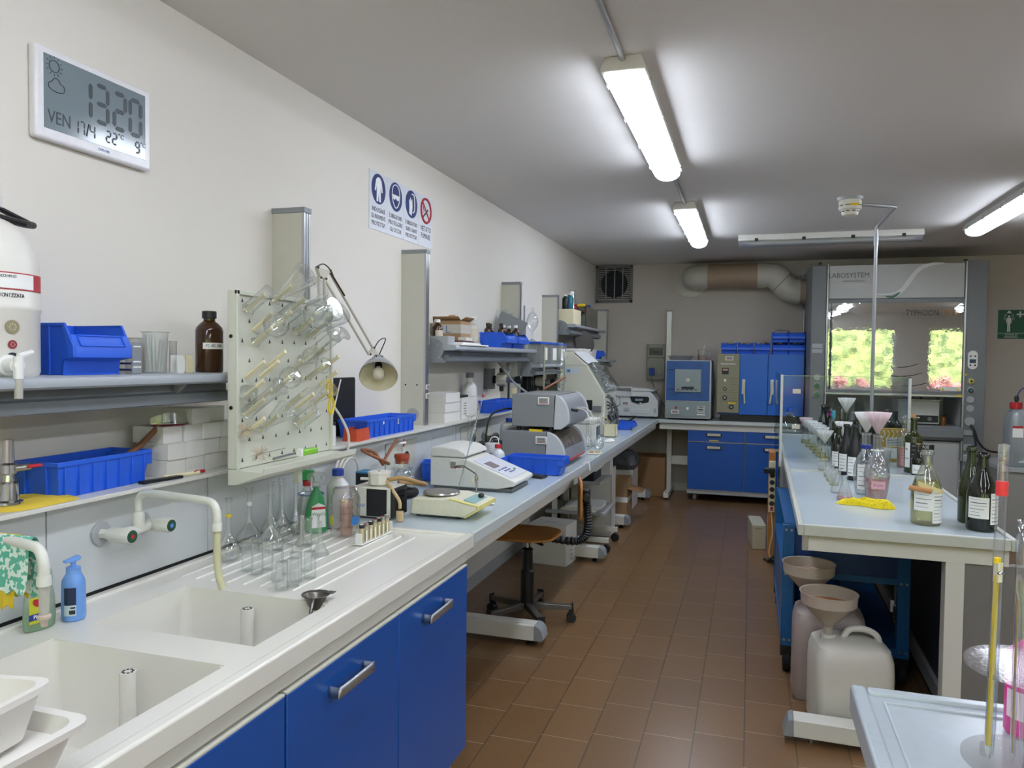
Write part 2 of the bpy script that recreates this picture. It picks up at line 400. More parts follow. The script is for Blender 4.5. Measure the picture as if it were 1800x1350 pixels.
for x_, y_ in ((-.49, -1.4), (1.74, .7), (1.74, -1.4), (3.9, .7), (3.9, 3.5)): batten('ceiling_light', 'unseen fluorescent batten added out of view to brighten the foreground', (x_, y_, ZC), 1.62, 0, group='lights behind the viewer')  # extra battens out of view, added to brighten the near wall
batten('ceiling_light', 'unlit fluorescent batten with clear cover set crosswise near the back wall', (.63, 7.36, ZC), 1.53, PI / 2, lit=False)
PIPE = mat('conduit_grey', '#a7a9ab', .35, metal=.3)
def conduit(name, label, pts, r=.0115, cat='conduit', m=PIPE):
    return tag(MB().tube(pts, r, 12).build(name, m), label, cat)
conduit('conduit_pipe', 'grey round conduit on the ceiling feeding the nearest lit batten', [(-.49, 1.8, ZC - .0115), (-.49, 2.93, ZC - .0115)])
conduit('conduit_pipe', 'short grey conduit on the ceiling between the two lit battens of the left row', [(-.485, 4.56, ZC - .0115), (-.485, 5.68, ZC - .0115)])
# smoke detector and the conduit drop
a = onz(1575, 350, ZC); b = onz(1500, 347, ZC); c = onz(1541, 384, ZC)
t = thing('smoke_detector', 'white round smoke detector hanging under the ceiling', 'smoke detector', (b.x - .02, b.y, ZC))
MB().lathe([(.085, 0), (.08, -.02)][::-1]).build('base_plate', GREYM, t)
mb = MB(); mb.lathe([(.02, -.135), (.05, -.125), (.062, -.09), (.075, -.085), (.075, -.03), (.07, -.018)]); mb.build('housing', mat('detector_cream', '#e9e6d6', .4), t)
mb = MB()
for k in range(10):
    an = k * PI / 5; mb.bx(0, 0, 0, .03, .006, .006, M=rot(0, 0, an + PI / 2, (.0725 * math.cos(an), .0725 * math.sin(an), -.06)))
    mb.bx(0, 0, 0, .024, .006, .006, M=rot(0, 0, an + PI / 2, (.058 * math.cos(an), .058 * math.sin(an), -.1)))
mb.build('slot', BLACK, t)
MB().bx(.02, -.072, -.06, .06, .008, .014).build('sticker', YELLOW, t)
base = onz(1530, 740, .91); cx, cy = c.x, c.y
conduit('conduit_drop', 'thin grey pipe dropping from the ceiling to the island bench top',
        [(b.x + .05, b.y, ZC - .05), (a.x - .03, a.y, ZC - .05), (a.x, a.y + .02, ZC - .05), (cx + .02, cy - .03, ZC - .05), (cx, cy, ZC - .08), (cx, cy, .9)], .014)
t = MB().cyl((0, 0, -.1), (0, 0, 0), .018).build('pipe_sleeve', PIPE); t.location = (cx, cy, ZC - .12); tag(t, 'grey connector sleeve at the top of the ceiling drop pipe', 'connector')

# ------------------------------------------------------------------ clock and safety signs on the left wall
t = thing('wall_clock', 'white framed digital LCD wall clock showing 13:20', 'clock', (XL, 1.777, 2.26))
mb = MB(); W2, H2 = .205, .125
mb.box(0, .028, -W2, W2, -H2, H2); mb.build('frame', mat('clock_white', '#ecebee', .3), t, bev=.008, seg=3)
MB().box(.027, .029, -.18, .18, -.095, .105).build('screen', mat('lcd', '#7d8a91', .12, var=.04, scale=3), t)
LCD = mat('lcd_digit', '#39434a', .4, var=0)
SEG = {'0': 'abcdef', '1': 'bc', '2': 'abged', '3': 'abgcd', '4': 'fgbc', '7': 'abc', '9': 'abcdfg', 'E': 'afged', '8': 'abcdefg'}
def digits(mb, s, x, y, w, h, t_, gap):
    for ch in s:
        for q in SEG.get(ch, ''):
            hh = h / 2
            c = {'a': (w/2, h, 1), 'g': (w/2, hh, 1), 'd': (w/2, 0, 1), 'f': (0, hh * 1.5, 0), 'b': (w, hh * 1.5, 0), 'e': (0, hh * .5, 0), 'c': (w, hh * .5, 0)}[q]
            L = (w if c[2] else hh) * .5 - t_ * .25
            sh = [(-L, 0), (-L + t_/2, t_/2), (L - t_/2, t_/2), (L, 0), (L - t_/2, -t_/2), (-L + t_/2, -t_/2)]
            if not c[2]: sh = [(b2, a2) for a2, b2 in sh]
            mb.prism([(x + c[0] + a2, y + c[1] + b2) for a2, b2 in sh], 'x', .0295, .0302)
        x += gap
mb = MB(); digits(mb, '13', -.07, -.028, .042, .105, .013, .061); digits(mb, '20', .058, -.028, .042, .105, .013, .061)
digits(mb, '17', -.085, -.082, .014, .036, .004, .021); digits(mb, '4', -.03, -.082, .016, .036, .004, .022)
mb.tube([(.03, -.043, -.082), (.03, -.035, -.046)], .0018, 6)
digits(mb, '22', .028, -.078, .015, .032, .005, .023); digits(mb, '9', .14, -.08, .015, .032, .005, .023)
mb.build('digit', LCD, t)
text('VEN', .05, FACE_X((.0296, -.132, -.062)), LCD, t, sx=.8); text('°C', .02, FACE_X((.0296, .083, -.05)), LCD, t); text('°C', .02, FACE_X((.0296, .17, -.052)), LCD, t)
text('EXPLORE', .01, FACE_X((.0285, .02, -.107)), INKB, t)
mb = MB(); mb.tube([(.03, -.148 + .016 * math.cos(k * PI / 8), .078 + .016 * math.sin(k * PI / 8)) for k in range(16)], .0012, 5, closed=True)
for k in range(12):
    c_, s_ = math.cos(k * PI / 6), math.sin(k * PI / 6); mb.tube([(.03, -.148 + .021 * c_, .078 + .021 * s_), (.03, -.148 + .027 * c_, .078 + .027 * s_)], .0009, 5)
cl = [(-.165, .02), (-.168, .032), (-.158, .04), (-.15, .05), (-.138, .05), (-.13, .04), (-.12, .036), (-.118, .024), (-.126, .017), (-.145, .014)]
mb.tube(curve([(.03, y + .002, z - .004) for y, z in cl], 4, True), .0012, 5, closed=True); mb.build('weather_symbol', LCD, t)

def disc_x(mb, y, z, r, x0, x1, mi=0, n=32): mb.cyl((x0, y, z), (x1, y, z), r, n, mi)
sg = [('INDOSSARE|GLI INDUMENTI|PROTETTIVI', 'protective clothing sign with white overall pictogram, first of the sign row'),
      ('È OBBLIGATORIO|PROTEGGERE|GLI OCCHI', 'safety sign with white head wearing goggles on a blue disc'),
      ('È OBBLIGATORIO|USARE I GUANTI|PROTETTIVI', 'safety sign with white gloves on a blue disc'),
      ('VIETATO|FUMARE', 'no smoking sign with red crossed circle, last of the sign row')]
for i, (tx, lb) in enumerate(sg):
    t = thing('safety_sign', lb, 'sign', (XL, 3.577 + i * .2, 2.36))
    MB().box(0, .004, -.099, .099, -.15, .15).build('panel', mat('sign_panel', '#d9dde4', .35), t, bev=.001)
    mb = MB(); wm = mat('sign_white', '#f2f3f5', .5)
    if i < 3:
        disc_x(mb, 0, .065, .078, .004, .0048); mb.build('disc', SIGNB, t); p = MB(); X = (.0047, .0056)
        if i == 0:
            p.prism([(-.012, .125), (.012, .125), (.03, .11), (.045, .055), (.033, .05), (.022, .085), (.022, .05), (.024, .0), (.006, .0), (0, .045), (-.006, 0), (-.024, 0), (-.022, .05), (-.022, .085), (-.033, .05), (-.045, .055), (-.03, .11)], 'x', *X)
        elif i == 1:
            p.tube(curve([(.005, y, z) for y, z in ((0, .13), (.035, .115), (.045, .08), (.042, .05), (.026, .022), (0, .005), (-.026, .022), (-.042, .05), (-.045, .08), (-.035, .115))], 4, True), .003, 6, closed=True)
            p.prism([(-.04, .075), (.04, .075), (.036, .05), (.012, .048), (0, .06), (-.012, .048), (-.036, .05)], 'x', *X)
        else:
            p.prism([(-.03, .01), (.0, 0), (.012, .05), (.008, .095), (.0, .09), (-.004, .07), (-.01, .1), (-.018, .1), (-.02, .075), (-.03, .09), (-.034, .08), (-.028, .05)], 'x', *X)
            p.tube(curve([(.005, y, z) for y, z in ((.015, .02), (.035, .03), (.04, .06), (.035, .11), (.02, .125), (.0, .12))], 4), .004, 6)
        p.build('pictogram', wm, t)
    else:
        mb.tube([(.0045, .07 * math.cos(k * PI / 16), .065 + .07 * math.sin(k * PI / 16)) for k in range(32)], .0075, 6, closed=True)
        mb.tube([(.0045, -.05, .115), (.0045, .05, .015)], .005, 6); mb.build('ring', mat('sign_red', '#b03038', .5), t)
        p = MB(); p.bx(.005, 0, .065, .0015, .085, .01, M=Matrix.Rotation(.6, 4, 'X')); p = MB()
        p.prism([(-.04, .03), (-.034, .022), (.034, .072), (.028, .08)], 'x', .0046, .0054); p.prism([(-.035, .045), (-.03, .06), (-.04, .08), (-.03, .1), (-.025, .098), (-.033, .08), (-.022, .062)], 'x', .0046, .0054)
        p.build('pictogram', INK, t)
    L_ = tx.split('|')
    for k, s_ in enumerate(L_):
        sz = .044 if i == 3 else .033
        text(s_, sz, FACE_X((.0045, 0, -.045 - k * (.042 if i == 3 else .036))), INK, t, sx=min(.85, .175 / (len(s_) * sz * .62)))

# ------------------------------------------------------------------ service columns
def column(y, label, w=.15, d=.045, z0=.9, top=2.15, x=XL, holes=False):
    t = thing('service_column', label, 'column', (x, y, z0))
    MB().box(0, w - .012, 0, d, 0, top - z0 - .02).build('panel', BEIGE, t)
    mb = MB(); mb.box(w - .012, w, 0, .012, 0, top - z0 - .02).box(w - .012, w, d - .012, d, 0, top - z0 - .02).box(w - .012, w - .005, .012, d - .012, 0, top - z0 - .02); mb.box(w - .008, w, d / 2 - .005, d / 2 + .005, 0, top - z0 - .02); mb.build('profile', ALU, t)
    MB().box(-.0, w + .004, -.004, d + .004, top - z0 - .022, top - z0).build('cap', GREYP, t, bev=.002)
    if holes:
        for q_ in (.03, .1): MB().cyl((q_, -.001, .5), (q_, .001, .5), .005, 12).build('screw', BLACK, t)
    return t
column(2.663, 'beige service column behind the glassware drying rack')
t = column(3.862, 'beige service column to the right of the gooseneck desk lamp', holes=True)
mb = MB(); mb.cyl((.075, -.003, .335), (.075, 0, .335), .036, 28).build('cable_plate', GREYM, t)
column(5.643, 'beige service column rising behind the tilted grey lid on the shelf')
column(6.844, 'beige service column just left of the highest wall shelf')
column(8.9, 'beige and aluminium service column in the back left corner', w=.24, d=.06)
# uprights at the back wall
def upright(x, y, label, w=.055, d=.05, top=2.15, z0=.9):
    t = thing('aluminium_upright', label, 'upright', (x, y, z0)); mb = MB()
    for k in range(4): mb.bx(-w/2 + w * (k + .5) / 4, 0, (top - z0) / 2, w / 4 - .005, d, top - z0 - .01)
    mb.bx(0, .006, (top - z0) / 2, w, d - .014, top - z0 - .01); mb.build('profile', ALU, t); MB().bx(0, 0, top - z0 - .01, w + .004, d + .004, .02).build('cap', GREYP, t)
q = ony(1174, 700, 9.12); upright(q.x, 9.12, 'slim grooved aluminium upright behind the muffle furnace')
q = ony(1415, 560, 9.12); upright(q.x, 9.12, 'slim aluminium upright squeezed beside the fume hood left post', w=.03)

# ------------------------------------------------------------------ more shape helpers
def rrect(x0, x1, y0, y1, r, n=4):
    r = min(r, (x1 - x0) / 2 - 1e-4, (y1 - y0) / 2 - 1e-4); out = []
    for cx_, cy_, a0 in ((x1 - r, y1 - r, 0), (x0 + r, y1 - r, PI / 2), (x0 + r, y0 + r, PI), (x1 - r, y0 + r, 3 * PI / 2)):
        for k in range(n + 1): a_ = a0 + k * PI / 2 / n; out.append((cx_ + r * math.cos(a_), cy_ + r * math.sin(a_)))
    return out
def loft(mb, rings, cap0=True, cap1=True, mi=0):
    n = len(rings[0][0]); vs = [(x, y, z) for p, z in rings for x, y in p]; fs = []
    for j in range(len(rings) - 1):
        for i in range(n): a_ = j * n + i; b_ = j * n + (i + 1) % n; fs.append((a_, b_, b_ + n, a_ + n))
    if cap0: fs.append(tuple(range(n - 1, -1, -1)))
    if cap1: fs.append(tuple(range((len(rings) - 1) * n, len(rings) * n)))
    return mb.add(vs, fs, mi)
def R(w, d, r, s=1): return rrect(-w / 2 * s, w / 2 * s, -d / 2 * s, d / 2 * s, r)
def tub(name, m, parent, w, d, h, r=.02, taper=.9, lip=.012, th=.004):
    """open tapered tub with a rim, centred, standing on z = 0"""
    def q(e, s): return rrect(-w / 2 * s - e, w / 2 * s + e, -d / 2 * s - e, d / 2 * s + e, r)
    mb = MB(); loft(mb, [(q(0, taper), 0), (q(0, 1), h - .01), (q(lip, 1), h - .01), (q(lip, 1), h), (q(-th, 1), h), (q(-th, taper), th)], cap1=True)
    return mb.build(name, m, parent)

# ------------------------------------------------------------------ service spine behind the bench
t = thing('service_spine', 'grey white panelled service wall with a ledge behind the whole left bench', 'service wall', (-1.78, 4.6, 0))
mb = MB(); ys = [.2, 1.462, 2.06, 2.665, 3.89, 4.9, 5.67, 6.87, 7.9, 9.2]
for a, b in zip(ys, ys[1:]): mb.box(.09 - .016, .09, a + .002 - 4.6, b - .002 - 4.6, .86, 1.163)
mb.build('splash_panel', PANELG, t, bev=.001)
MB().box(-.085, .07, .2 - 4.6, 9.2 - 4.6, .87, 1.16).build('core', BLACKM, t)
MB().box(.0895, .0925, .2 - 4.6, 2.63 - 4.6, .893, .907).build('dark_gap', BLACKM, t)  # black strip drawn as the dark gap between splash panel and sink
MB().box(-.088, .145, .2 - 4.6, 9.2 - 4.6, 1.163, 1.175).build('ledge', BEIGE2, t, bev=.002)
MB().box(-.085, .03, .2 - 4.6, 9.2 - 4.6, .1, .46).build('lower_panel', BEIGE2, t, bev=.001)
MB().box(-.085, .02, .2 - 4.6, 9.2 - 4.6, .46, .86).build('upper_panel', mat('upper_panel_grey', '#7f8283', .5), t)  # plain dark grey of the panel itself, above the beige one
MB().box(-.085, .022, .2 - 4.6, 9.2 - 4.6, 0, .095).build('skirting', GREYM, t)
for y in (3.5, 4.5):
    mb = MB(); mb.prism([(.091, .99), (.091, 1.125), (.0915, 1.125), (.0915, .99)], 'y', y - .17 - 4.6, y + .17 - 4.6); o = mb.build('socket_recess', BEIGE, t)
    mb = MB(); mb.box(.0905, .094, y - .18 - 4.6, y + .18 - 4.6, 1.122, 1.128).box(.0905, .094, y - .18 - 4.6, y - .174 - 4.6, .98, 1.128); mb.build('frame', GREYM, o)
    mb = MB(); mb.cyl((.0912, y + .06 - 4.6, 1.04), (.0945, y + .06 - 4.6, 1.04), .028, 20); mb.build('socket', BLACK, o)

# ------------------------------------------------------------------ left bench
def bench(y0, y1, label, feet, x0=-1.688, x1=-.968):
    t = thing('lab_bench', label, 'bench', ((x0 + x1) / 2, (y0 + y1) / 2, 0)); w = (x1 - x0) / 2; h = (y1 - y0) / 2 - .0015
    MB().box(-w, w - .012, -h, h, .865, .897).build('worktop', STEELB, t)
    mb = MB(); mb.box(w - .014, w, -h, h, .86, .9); mb.box(-w, -w + .012, -h, h, .897, .9); mb.build('edging', EDGE, t, bev=.003, seg=3)
    MB().box(w - .05, w - .03, -h, h, .795, .86).build('apron', BEIGE2, t, bev=.002)
    yc = (y0 + y1) / 2
    for f in feet:
        mb = MB(); mb.box(-w + .001, w - .115, f - yc, f - yc + .1, .035, .115); mb.box(-w + .001, w - .115, f - yc + .03, f - yc + .07, .115, .119); mb.box(-w + .001, -w + .03, f - yc + .01, f - yc + .09, .1, .86); o = mb.build('foot', BEIGE2, t, bev=.003)
        MB().prism([(w - .115, .035), (w - .115, .118), (w - .09, .112), (w - .07, .09), (w - .062, .045), (w - .075, .035)], 'y', f - yc - .001, f - yc + .101).build('foot_cap', GREYP, o, bev=.003)
        MB().lathe([(.022, 0), (.022, .012), (.008, .02), (.008, .036)], (w - .15, f - yc + .05, 0), 16).build('levelling_foot', BLACK, o)
    return t
bench(2.632, 4.42, 'pale blue topped bench holding the scale, right of the sink', [3.88])
bench(4.423, 6.58, 'pale blue topped bench under the two stacked grey instruments', [5.68])
bench(6.583, 8.53, 'pale blue topped bench under the centrifuge, nearest the back corner', [6.92, 8.40])
t = thing('lab_bench', 'pale blue topped bench along the back wall under the blue oven', 'bench', (-.56, 8.9, 0))
MB().box(-1.12, 1.1, -.355, .33, .865, .897).build('worktop', mat('bench_laminate_dark', '#98a6ad', .25), t)
mb = MB(); mb.box(-.42, 1.1, -.367, -.353, .86, .9); mb.build('edging', EDGE, t, bev=.003)
MB().box(-.4, 1.1, -.33, -.31, .79, .86).build('apron', BEIGE2, t)
mb = MB(); mb.box(-.345, -.29, -.06, 0, .05, .8).box(-.345, -.29, -.36, .3, .02, .075); mb.build('leg', BEIGE2, t, bev=.002)
MB().box(-.3, .1, -.03, -.01, .36, .46).build('crossbar', BEIGE2, t)

# sink worktop
t = thing('sink_worktop', 'off white moulded sink worktop with two basins and ribbed drainer', 'sink', (-1.32, 1.45, 0))
def sx(x): return x + 1.32
def sy(y): return y - 1.45
A = (-1.525, -1.052, .93, 1.335); B_ = (-1.525, -1.06, 1.445, 1.765)
mb = MB(); y0, y1, x0, x1 = .2, 2.63, -1.688, -.968; zt = .892; xe = x1 - .012
for a, b, c, d in ((x0 + .004, xe, y0, A[2]), (x0 + .004, A[0], A[2], A[3]), (A[1], xe, A[2], A[3]), (x0 + .004, xe, A[3], B_[2]), (x0 + .004, B_[0], B_[2], B_[3]), (B_[1], xe, B_[2], B_[3]), (x0 + .004, xe, B_[3], y1 - .012)):
    mb.box(sx(a), sx(b), sy(c), sy(d), .862, zt)
mb.build('top', SINKW, t)
mb = MB(); mb.box(sx(x1 - .03), sx(x1), sy(y0), sy(y1), .845, .9); mb.box(sx(x0), sx(x1 - .03), sy(y1 - .03), sy(y1), .86, .9); mb.box(sx(x0), sx(x0 + .03), sy(y0), sy(y1 - .03), .86, .9)
mb.build('raised_edge', SINKW, t, bev=.006, seg=3)
mb = MB()
for k in range(9):
    x = -1.6 + k * .055; mb.tube([(sx(x), sy(1.83), zt), (sx(x), sy(2.52), zt)], .0035, 8)
mb.build('drainer_rib', mat('sink_rib', '#eceae2', .2), t)
for nm, q, (ox, oy) in (('near', A, (-1.266, 1.29)), ('far', B_, (-1.284, 1.72))):
    def rr(e, r_): return [(sx(x), sy(y)) for x, y in rrect(q[0] - e, q[1] + e, q[2] - e, q[3] + e, r_)]
    mb = MB(); loft(mb, [(rr(.004, .002), zt - .0005), (rr(0, .02), zt - .004), (rr(-.004, .03), .70), (rr(-.02, .04), .66), (rr(-.05, .04), .652)][::-1], cap1=False)
    for i in range(len(mb.f)): mb.f[i] = mb.f[i][::-1]
    o = mb.build('basin', SINKW, t)
    mb = MB(); mb.cyl((sx(ox), sy(oy), .655), (sx(ox), sy(oy), .868), .017, 20); p = mb.build('overflow_pipe', SINKW, o)
    mb = MB()
    for k in range(8): a_ = k * PI / 4; mb.cyl((sx(ox) + .0105 * math.cos(a_), sy(oy) + .0105 * math.sin(a_), .868), (sx(ox) + .0105 * math.cos(a_), sy(oy) + .0105 * math.sin(a_), .869), .003, 8)
    mb.build('hole', BLACK, o)
mb = MB(); mb.box(sx(-1.0), sx(-.985), sy(y0), sy(2.6), .805, .862); mb.build('apron', BEIGE2, t)

def cabinet(y0, y1, label, nd, handle):
    t = thing('base_cabinet', label, 'cabinet', (-1.28, (y0 + y1) / 2, 0)); h = (y1 - y0) / 2
    mb = MB(); mb.box(-.3, .29, -h, -h + .02, .12, .8).box(-.3, .29, h - .02, h, .12, .8).box(-.3, -.28, -h, h, .12, .8).box(-.3, .29, -h, h, .12, .14); mb.build('body', GREYM, t)
    MB().box(.24, .262, -h, h, .755, .8).build('rail', ALU, t)
    for i in range(nd):
        a = -h + i * 2 * h / nd + .002; b = -h + (i + 1) * 2 * h / nd - .002
        d = MB().box(.291, .309, a, b, .125, .795).build('door', BLUE, t, bev=.003)
        MB().box(.27, .3085, a, b, .7955, .8).build('edge_strip', BEIGE, d)
        ya = a + (b - a) * handle[i]; yb = ya + .175
        pts = curve([(.309, ya, .728), (.334, ya, .728), (.34, ya + .008, .728), (.34, yb - .008, .728), (.334, yb, .728), (.309, yb, .728)], 3)
        mb = MB(); vs = []; fs = []
        for p in pts: vs += [(p.x, p.y, p.z - .013), (p.x, p.y, p.z + .013)]
        for k in range(len(pts) - 1): fs.append((2 * k, 2 * k + 2, 2 * k + 3, 2 * k + 1))
        mb.add(vs, fs).build('handle', ALU, d, solid=.005)
    for s in (-1, 1):
        mb = MB(); mb.cyl((.22, s * (h - .07) - .02, .045), (.22, s * (h - .07) + .02, .045), .045, 24); o = mb.build('caster', mat('caster_grey', '#7d8285', .5), t, bev=.004)
        MB().box(.19, .27, s * (h - .07) - .022, s * (h - .07) + .022, .06, .12).build('fork', GREYM, o, bev=.004)
cabinet(1.44, 2.57, 'blue double door cabinet under the far sink basin and drainer', 2, (.31, .3))
cabinet(.3, 1.435, 'blue double door cabinet under the near sink basin', 2, (.31, .3))

# cabinet under the back bench
t = thing('base_cabinet', 'blue wheeled cabinet with drawer row under the back wall bench', 'cabinet', (-.05, 8.86, 0))
MB().box(-.6, .62, -.26, .28, .12, .79).build('body', GREYM, t)
MB().box(-.6, .62, -.275, -.26, .085, .125).build('plinth', GREYM, t)
for x0, x1, z0, z1, nm, hd in ((-.6, .0, .665, .79, 'drawer', 1), (-.6, .0, .13, .655, 'door', 1), (.005, .6, .665, .79, 'drawer', 1), (.005, .6, .13, .655, 'door', 1)):
    d = MB().box(x0 + .002, x1 - .002, -.281, -.262, z0, z1).build(nm, mat('blue_lacquer_far', '#1450a4', .35), t, bev=.002)
    MB().box(x0 + .002, x1 - .002, -.283, -.279, z0 - .006, z0 + .001).build('edge_strip', mat('lip_wood', '#b9a68c', .4), d)
    xc = (x0 + x1) / 2 - .02; zc = (z1 - .045) if z1 > .7 else z1 - .05
    hdl = MB().box(xc - .07, xc + .07, -.305, -.297, zc - .014, zc + .014).build('handle', mat('handle_cream', '#cfcbbb', .4), d, bev=.002)
    MB().box(xc - .082, xc + .082, -.298, -.281, zc - .018, zc + .018).build('handle_base', BLACK, hdl)
    if z1 > .7 and x0 < 0: MB().box(xc - .05, xc + .05, -.2835, -.281, .673, .686).build('label_strip', mat('label_yellow', '#c9bb63', .6), d)
for x in (-.52, .5): MB().cyl((x - .02, -.2, .045), (x + .02, -.2, .045), .044, 24).build('caster', mat('caster_grey', '#7d8285', .5), t, bev=.004)

# ------------------------------------------------------------------ wall shelves
def shelf(y0, y1, z, label, xf=-1.565, ends=(1, 1), x0=-1.865):
    t = thing('wall_shelf', label, 'shelf', ((x0 + xf) / 2, (y0 + y1) / 2, z)); w = (xf - x0) / 2; h = (y1 - y0) / 2
    pr = [(-w, 0), (w - .012, 0), (w - .004, -.004), (w, -.013), (w - .002, -.024), (w - .012, -.03), (-w, -.03)]
    MB().prism(pr, 'y', -h, h).build('board', mat('shelf_grey', '#a4aab0', .35, var=.03), t)
    pr = [(w - .09, -.034), (w - .07, -.034), (w - .07, -.055), (w - .05, -.06), (w - .05, -.088), (w - .1, -.095), (w - .13, -.07)]
    MB().prism(pr, 'y', -h + .02, h - .02).build('rail', mat('rail_grey', '#7c8287', .35, metal=.3), t)
    for e, s in zip(ends, (-1, 1)):
        if not e: continue
        y = s * (h - .001)
        pl = [(-w + .14, .035)] + [(-w + .14 + .085 * math.sin(k * PI / 10), -.03 + .065 * math.cos(k * PI / 10)) for k in range(1, 8)] + [(w - .06, -.1), (-w + .14, -.1)]
        b = MB().prism(pl, 'y', y - .004, y + .004).build('bracket', GREYP, t)
        mb = MB()
        for (a, c) in ((.16, .02), (.19, .0), (.15, -.07), (.2, -.07)): mb.cyl((-w + a, y - s * -.004, c), (-w + a, y + s * .006, c), .0035, 8)
        mb.build('screw', ALU, b)
    for y in (-h + .25, h - .25) if (y1 - y0) > 1 else (0,):
        MB().prism([(-w + .1, -.03), (w - .03, -.03), (w - .1, -.095), (-w + .1, -.095)], 'y', y - .006, y + .006).build('strut', GREYP, t)
    return t
Z1, Z2 = 1.495, 1.625
shelf(.25, 2.1, Z1, 'long grey wall shelf over the sink with the blue bin and brown bottle', ends=(0, 0))
shelf(3.93, 5.6, Z2, 'grey wall shelf with the cardboard box and dark bottle bins')
shelf(5.72, 6.82, 1.515, 'grey wall shelf carrying clear drawer boxes, left of the highest shelf')
shelf(6.93, 8.45, 1.885, 'highest grey wall shelf with coloured reagent bottles and a glass tank')
shelf(6.95, 8.8, 1.56, 'grey wall shelf with stacked papers and one small blue bin', ends=(0, 0), xf=-1.5)

# ------------------------------------------------------------------ bins
def long_bin(L, W, H, label, loc, rz=0, ribs=7, name='storage_bin', group=None, m=BINB, stick=False):
    t = thing(name, label, 'bin', loc, rz, group)
    def q(e, s, sl): return [(-L/2 * s - e, -W/2 * s - e), (L/2 * s + e - sl, -W/2 * s - e), (L/2 * s + e - sl, W/2 * s + e), (-L/2 * s - e, W/2 * s + e)]
    mb = MB(); loft(mb, [(q(-.006, 1, .02), 0), (q(0, 1, .004), H - .012), (q(.004, 1, .003), H - .012), (q(.004, 1, .003), H), (q(-.003, 1, .003), H), (q(-.01, 1, .02), .004)])
    for s in (-1, 1):
        for k in range(ribs):
            x = -L/2 + .02 + (L - .05) * k / (ribs - 1); mb.box(x - .0012, x + .0012, s * (W/2 - .006), s * (W/2 + .0035), .003, H - .012)
    for y in (-W/4, W/4): mb.box(-L/2 - .004, -L/2 + .004, y - .0015, y + .0015, .01, H - .01)
    mb.box(L/2 - .03, L/2 + .003, -W/2 - .002, W/2 + .002, H * .55, H - .012)
    mb.build('tray', m, t, bev=.0012)
    if stick:
        mb = MB(); mb.bx(-.1, -W/2 - .004, H * .75, .012, .001, .014).bx(.05, -W/2 - .004, H * .8, .012, .001, .012).bx(.05, -W/2 - .004, H * .62, .012, .001, .012); mb.build('sticker', PAPER, t)
    return t
def hopper(L, W, H, label, loc, rz=0, group=None, m=BINB, name='hopper_bin'):
    """open fronted stacking bin: front toward local +x"""
    t = thing(name, label, 'bin', loc, rz, group); mb = MB(); th = .003
    pr = [(-L/2 + .008, 0), (L/2 - .045, 0), (L/2 - .04, H * .28), (L/2, H * .34), (L/2, H * .55), (L/2 - L * .16, H), (-L/2, H)]
    for s in (-1, 1): mb.prism(pr, 'y', s * (W/2 - th), s * W/2)
    mb.box(-L/2, -L/2 + th, -W/2, W/2, 0, H); mb.box(-L/2, L/2 - .04, -W/2, W/2, 0, th)
    mb.prism([(L/2 - .045, 0), (L/2 - .04, H * .28), (L/2, H * .34), (L/2, H * .55), (L/2 - L * .07, H * .78), (L/2 - L * .07 - th, H * .78), (L/2 - th, H * .55), (L/2 - th, H * .36), (L/2 - .045, H * .3), (L/2 - .05, 0)], 'y', -W/2, W/2)
    for s in (-1, 1):
        mb.box(-L/2 - .002, L/2 - L * .16, s * (W/2 - th), s * (W/2 + .004), H - .008, H)
        for k in range(3): x = -L/2 + .02 + k * L * .25; mb.box(x - .0015, x + .0015, s * (W/2 - .001), s * (W/2 + .004), 0, H - .005)
        mb.prism([(L/2, H * .34), (L/2, H * .55), (L/2 - L * .16, H), (L/2 - L * .2, H), (L/2 - .02, H * .5), (L/2 - .02, H * .32)], 'y', s * (W/2 - .001), s * (W/2 + .004))
    mb.box(-L/2 - .004, -L/2, -W/2, W/2, H - .01, H)
    o = mb.build('tray', m, t, bev=.001)
    a = Vector((L/2 + .0015, 0, H * .55)); b = Vector((L/2 - L * .07, 0, H * .78)); d = (b - a).normalized()
    M = axes((0, 1, 0), d, (a + b) / 2); mb = MB(); ww = W * .78
    for q in (-1, 1): mb.bx(q * ww/2, 0, .001, .004, (b - a).length * .9, .003, M=M); mb.bx(0, q * (b - a).length * .42, .001, ww, .004, .003, M=M)
    mb.build('card_slot', m, t)
    return t
ZL = 1.175
hopper(.22, .17, .135, 'large blue hopper bin on the shelf beside the water carboy', (-1.745, 1.60, Z1), -.08)
long_bin(.33, .14, .095, 'long ribbed blue bin on the ledge with a wooden handled tool in it', (-1.762, 1.655, ZL), PI / 2 + .04)
long_bin(.50, .15, .085, 'long ribbed blue bin on the ledge in front of the black clipboard', (-1.742, 3.36, ZL), PI / 2 * .985, ribs=10, stick=True)
long_bin(.46, .12, .085, 'long ribbed blue bin on the ledge under the gas regulator', (-1.72, 5.13, ZL), PI / 2, ribs=11)
long_bin(.33, .13, .1, 'ribbed blue bin on the bench beside the black calculator', (-1.15, 4.17, .9), -.02, ribs=5)
long_bin(.22, .12, .1, 'ribbed blue bin behind the white bench centrifuge and wash bottle', (-1.42, 4.02, .9), 0, ribs=5)
long_bin(.2, .12, .1, 'ribbed blue bin on the bench behind the round flask', (-1.57, 3.75, .9), .3, ribs=5)
hopper(.2, .22, .105, 'blue hopper bin with dark capped bottles under the tilted grey lid, left of two', (-1.66, 4.96, Z2), 0)
hopper(.2, .26, .105, 'blue hopper bin on the shelf with white capped bottles, right of two', (-1.66, 5.24, Z2), 0)
hopper(.16, .15, .09, 'small blue hopper bin at the end of the paper stack shelf', (-1.58, 8.05, 1.56), 0)
hopper(.16, .14, .08, 'small blue hopper bin holding tools on the bench near the back corner', (-1.1, 7.15, .9), 0)

